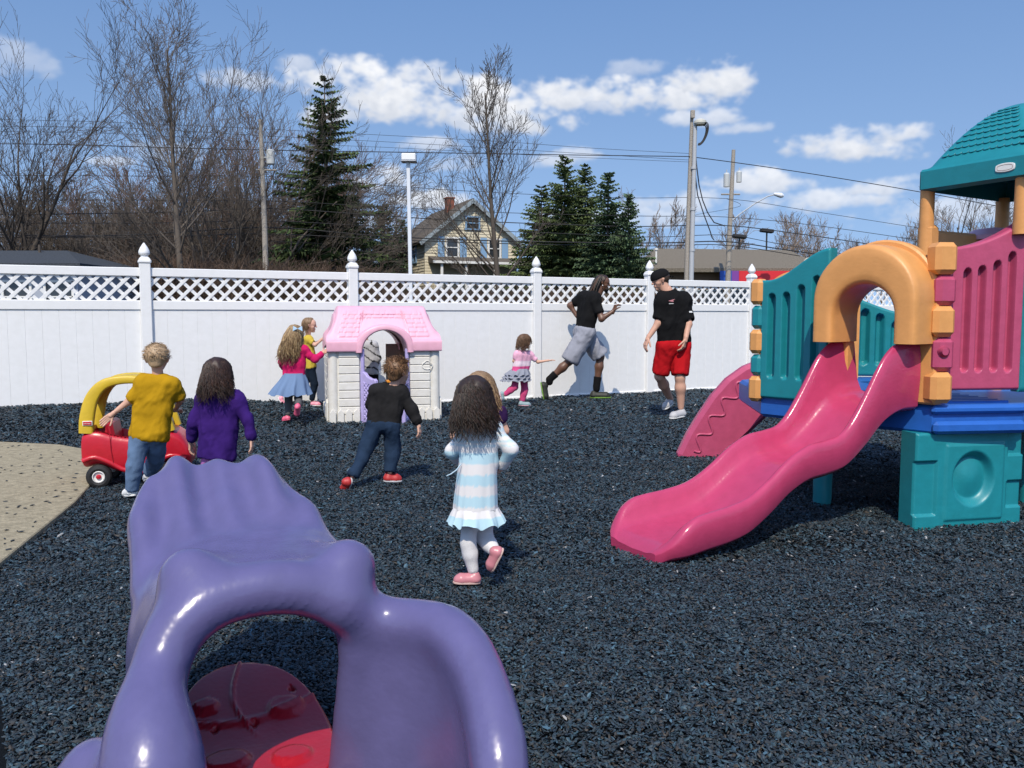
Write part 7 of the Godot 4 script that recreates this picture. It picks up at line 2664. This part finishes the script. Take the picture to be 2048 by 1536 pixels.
	obj("ear_stud", st, mat(Color(0.8, 0.8, 0.8), 0.2), p)
	# man in the black polo
	b = ground.call(1357, 838)
	spec = {"base": b, "z": -b.z, "h": 1.84, "stout": 0.98, "head": 0.24, "skin": tanned, "look": R * -1.0 + T * 0.18 + U * -0.22, "face": true, "hand": 0.185, "cell": 0.015,
		"j": {"head": [1320, 561], "neck": [1334, 580], "sl": [1323, 598, -0.05], "sr": [1368, 600, 0.04], "el": [1317, 645, -0.08], "wl": [1296, 676, -0.12], "er": [1377, 648, -0.04], "wr": [1371, 679, -0.14], "hl": [1334, 690, -0.03], "hr": [1362, 692, 0.05], "kl": [1319, 752, 0.04], "kr": [1360, 755, -0.02], "al": [1341, 799, 0.42], "ar": [1362, 815, 0.02]},
		"hand_l": [Vector3(-0.35, -0.9, 0.1), R * 0.8 + A * 0.3, T + R * -0.4, 0.45], "hand_r": [Vector3(-0.25, -0.95, 0.05), R * -0.8 + A * 0.5, T + R * -0.3, 0.55],
		"hair": [Color(0.05, 0.03, 0.02), Color(0.09, 0.055, 0.035), {"thick": 0.005, "locks": 0, "rough": 0.005, "low": -0.12, "front": 0.05, "seed": 14}],
		"top": {"name": "polo_shirt", "mat": cloth(Color(0.012, 0.012, 0.013)), "sleeve": 0.86, "loose": 0.014, "drop": 0.015, "collar": true, "neckline": 0.62, "wrinkle": 0.012, "cell": 0.015, "cuff": 1.25},
		"bottom": {"name": "red_shorts", "mat": cloth(Color(0.56, 0.012, 0.018)), "loose": 0.015, "leg": 0.92, "flare": 1.35, "wrinkle": 0.010, "cell": 0.014},
		"foot_l": [[1345, 806, 0.42], [1327, 820, 0.34], U, 0.046], "foot_r": [[1369, 832, 0.06], [1341, 838, -0.12], U, 0.050], "shoe": mat(Color(0.42, 0.42, 0.43), 0.6), "sole": white}
	p = person("man in black polo, red shorts and backward cap facing the running man", spec)
	emblem(spec, "chest_emblem", 1343, 602, PackedVector2Array([Vector2(-0.040, 0.0), Vector2(0.0, 0.012), Vector2(0.042, 0.022), Vector2(0.018, 0.002), Vector2(0.030, -0.012), Vector2(-0.010, -0.006)]), mat(Color(0.62, 0.25, 0.27), 0.6))
	emblem(spec, "chest_lettering", 1342, 607, PackedVector2Array([Vector2(-0.028, -0.004), Vector2(0.028, -0.004), Vector2(0.028, 0.003), Vector2(-0.028, 0.003)]), white)
	emblem(spec, "sleeve_mark", 1381, 624, PackedVector2Array([Vector2(-0.028, -0.010), Vector2(0.028, -0.010), Vector2(0.022, 0.010), Vector2(-0.022, 0.010)]), white)
	# backward cap
	hc = pt(spec, "head")
	var f: Vector3 = spec.look.normalized()
	var cu := (U - f * U.dot(f)).normalized()
	var cb := Basis(cu.cross(f), cu, f)
	var cap := MB.new()
	var cn := Net.new()
	cn.add(hc + cb * Vector3(0, 0.040, -0.032), hc + cb * Vector3(0, 0.038, 0.018), 0.098, 0.092)
	cn.run(cap, 0.009, 0.01, [[hc + cb * Vector3(0, 0.030, 0), (cb * Vector3(0, -1, -0.22)).normalized()]], null, fold, 0.004)
	var co := obj("cap", cap, cloth(Color(0.012, 0.012, 0.013)), p)
	var brim := MB.new()
	var bp := PackedVector2Array()
	for k in 15:
		var a := PI * k / 14.0
		bp.push_back(Vector2(0.080 * cos(a), 0.062 * sin(a)))
	brim.prism(bp, hc + cb * Vector3(0, 0.022, -0.115), cb.x, (cb * Vector3(0, -0.35, -1)).normalized(), (cb * Vector3(0, 1, -0.35)).normalized(), 0.008, 0.002)
	obj("brim", brim, cloth(Color(0.012, 0.012, 0.013)), co)

func _ready() -> void:
	rng.seed = 1
	make_camera_and_light()
	make_materials()
	M.nugget = mat(Color(0.020, 0.026, 0.032), 0.7)
	make_ground()
	make_fence()
	make_climber()
	make_playhouse()
	make_car()
	make_tunnel()
	make_trees()
	make_buildings()
	make_poles()
	make_people()
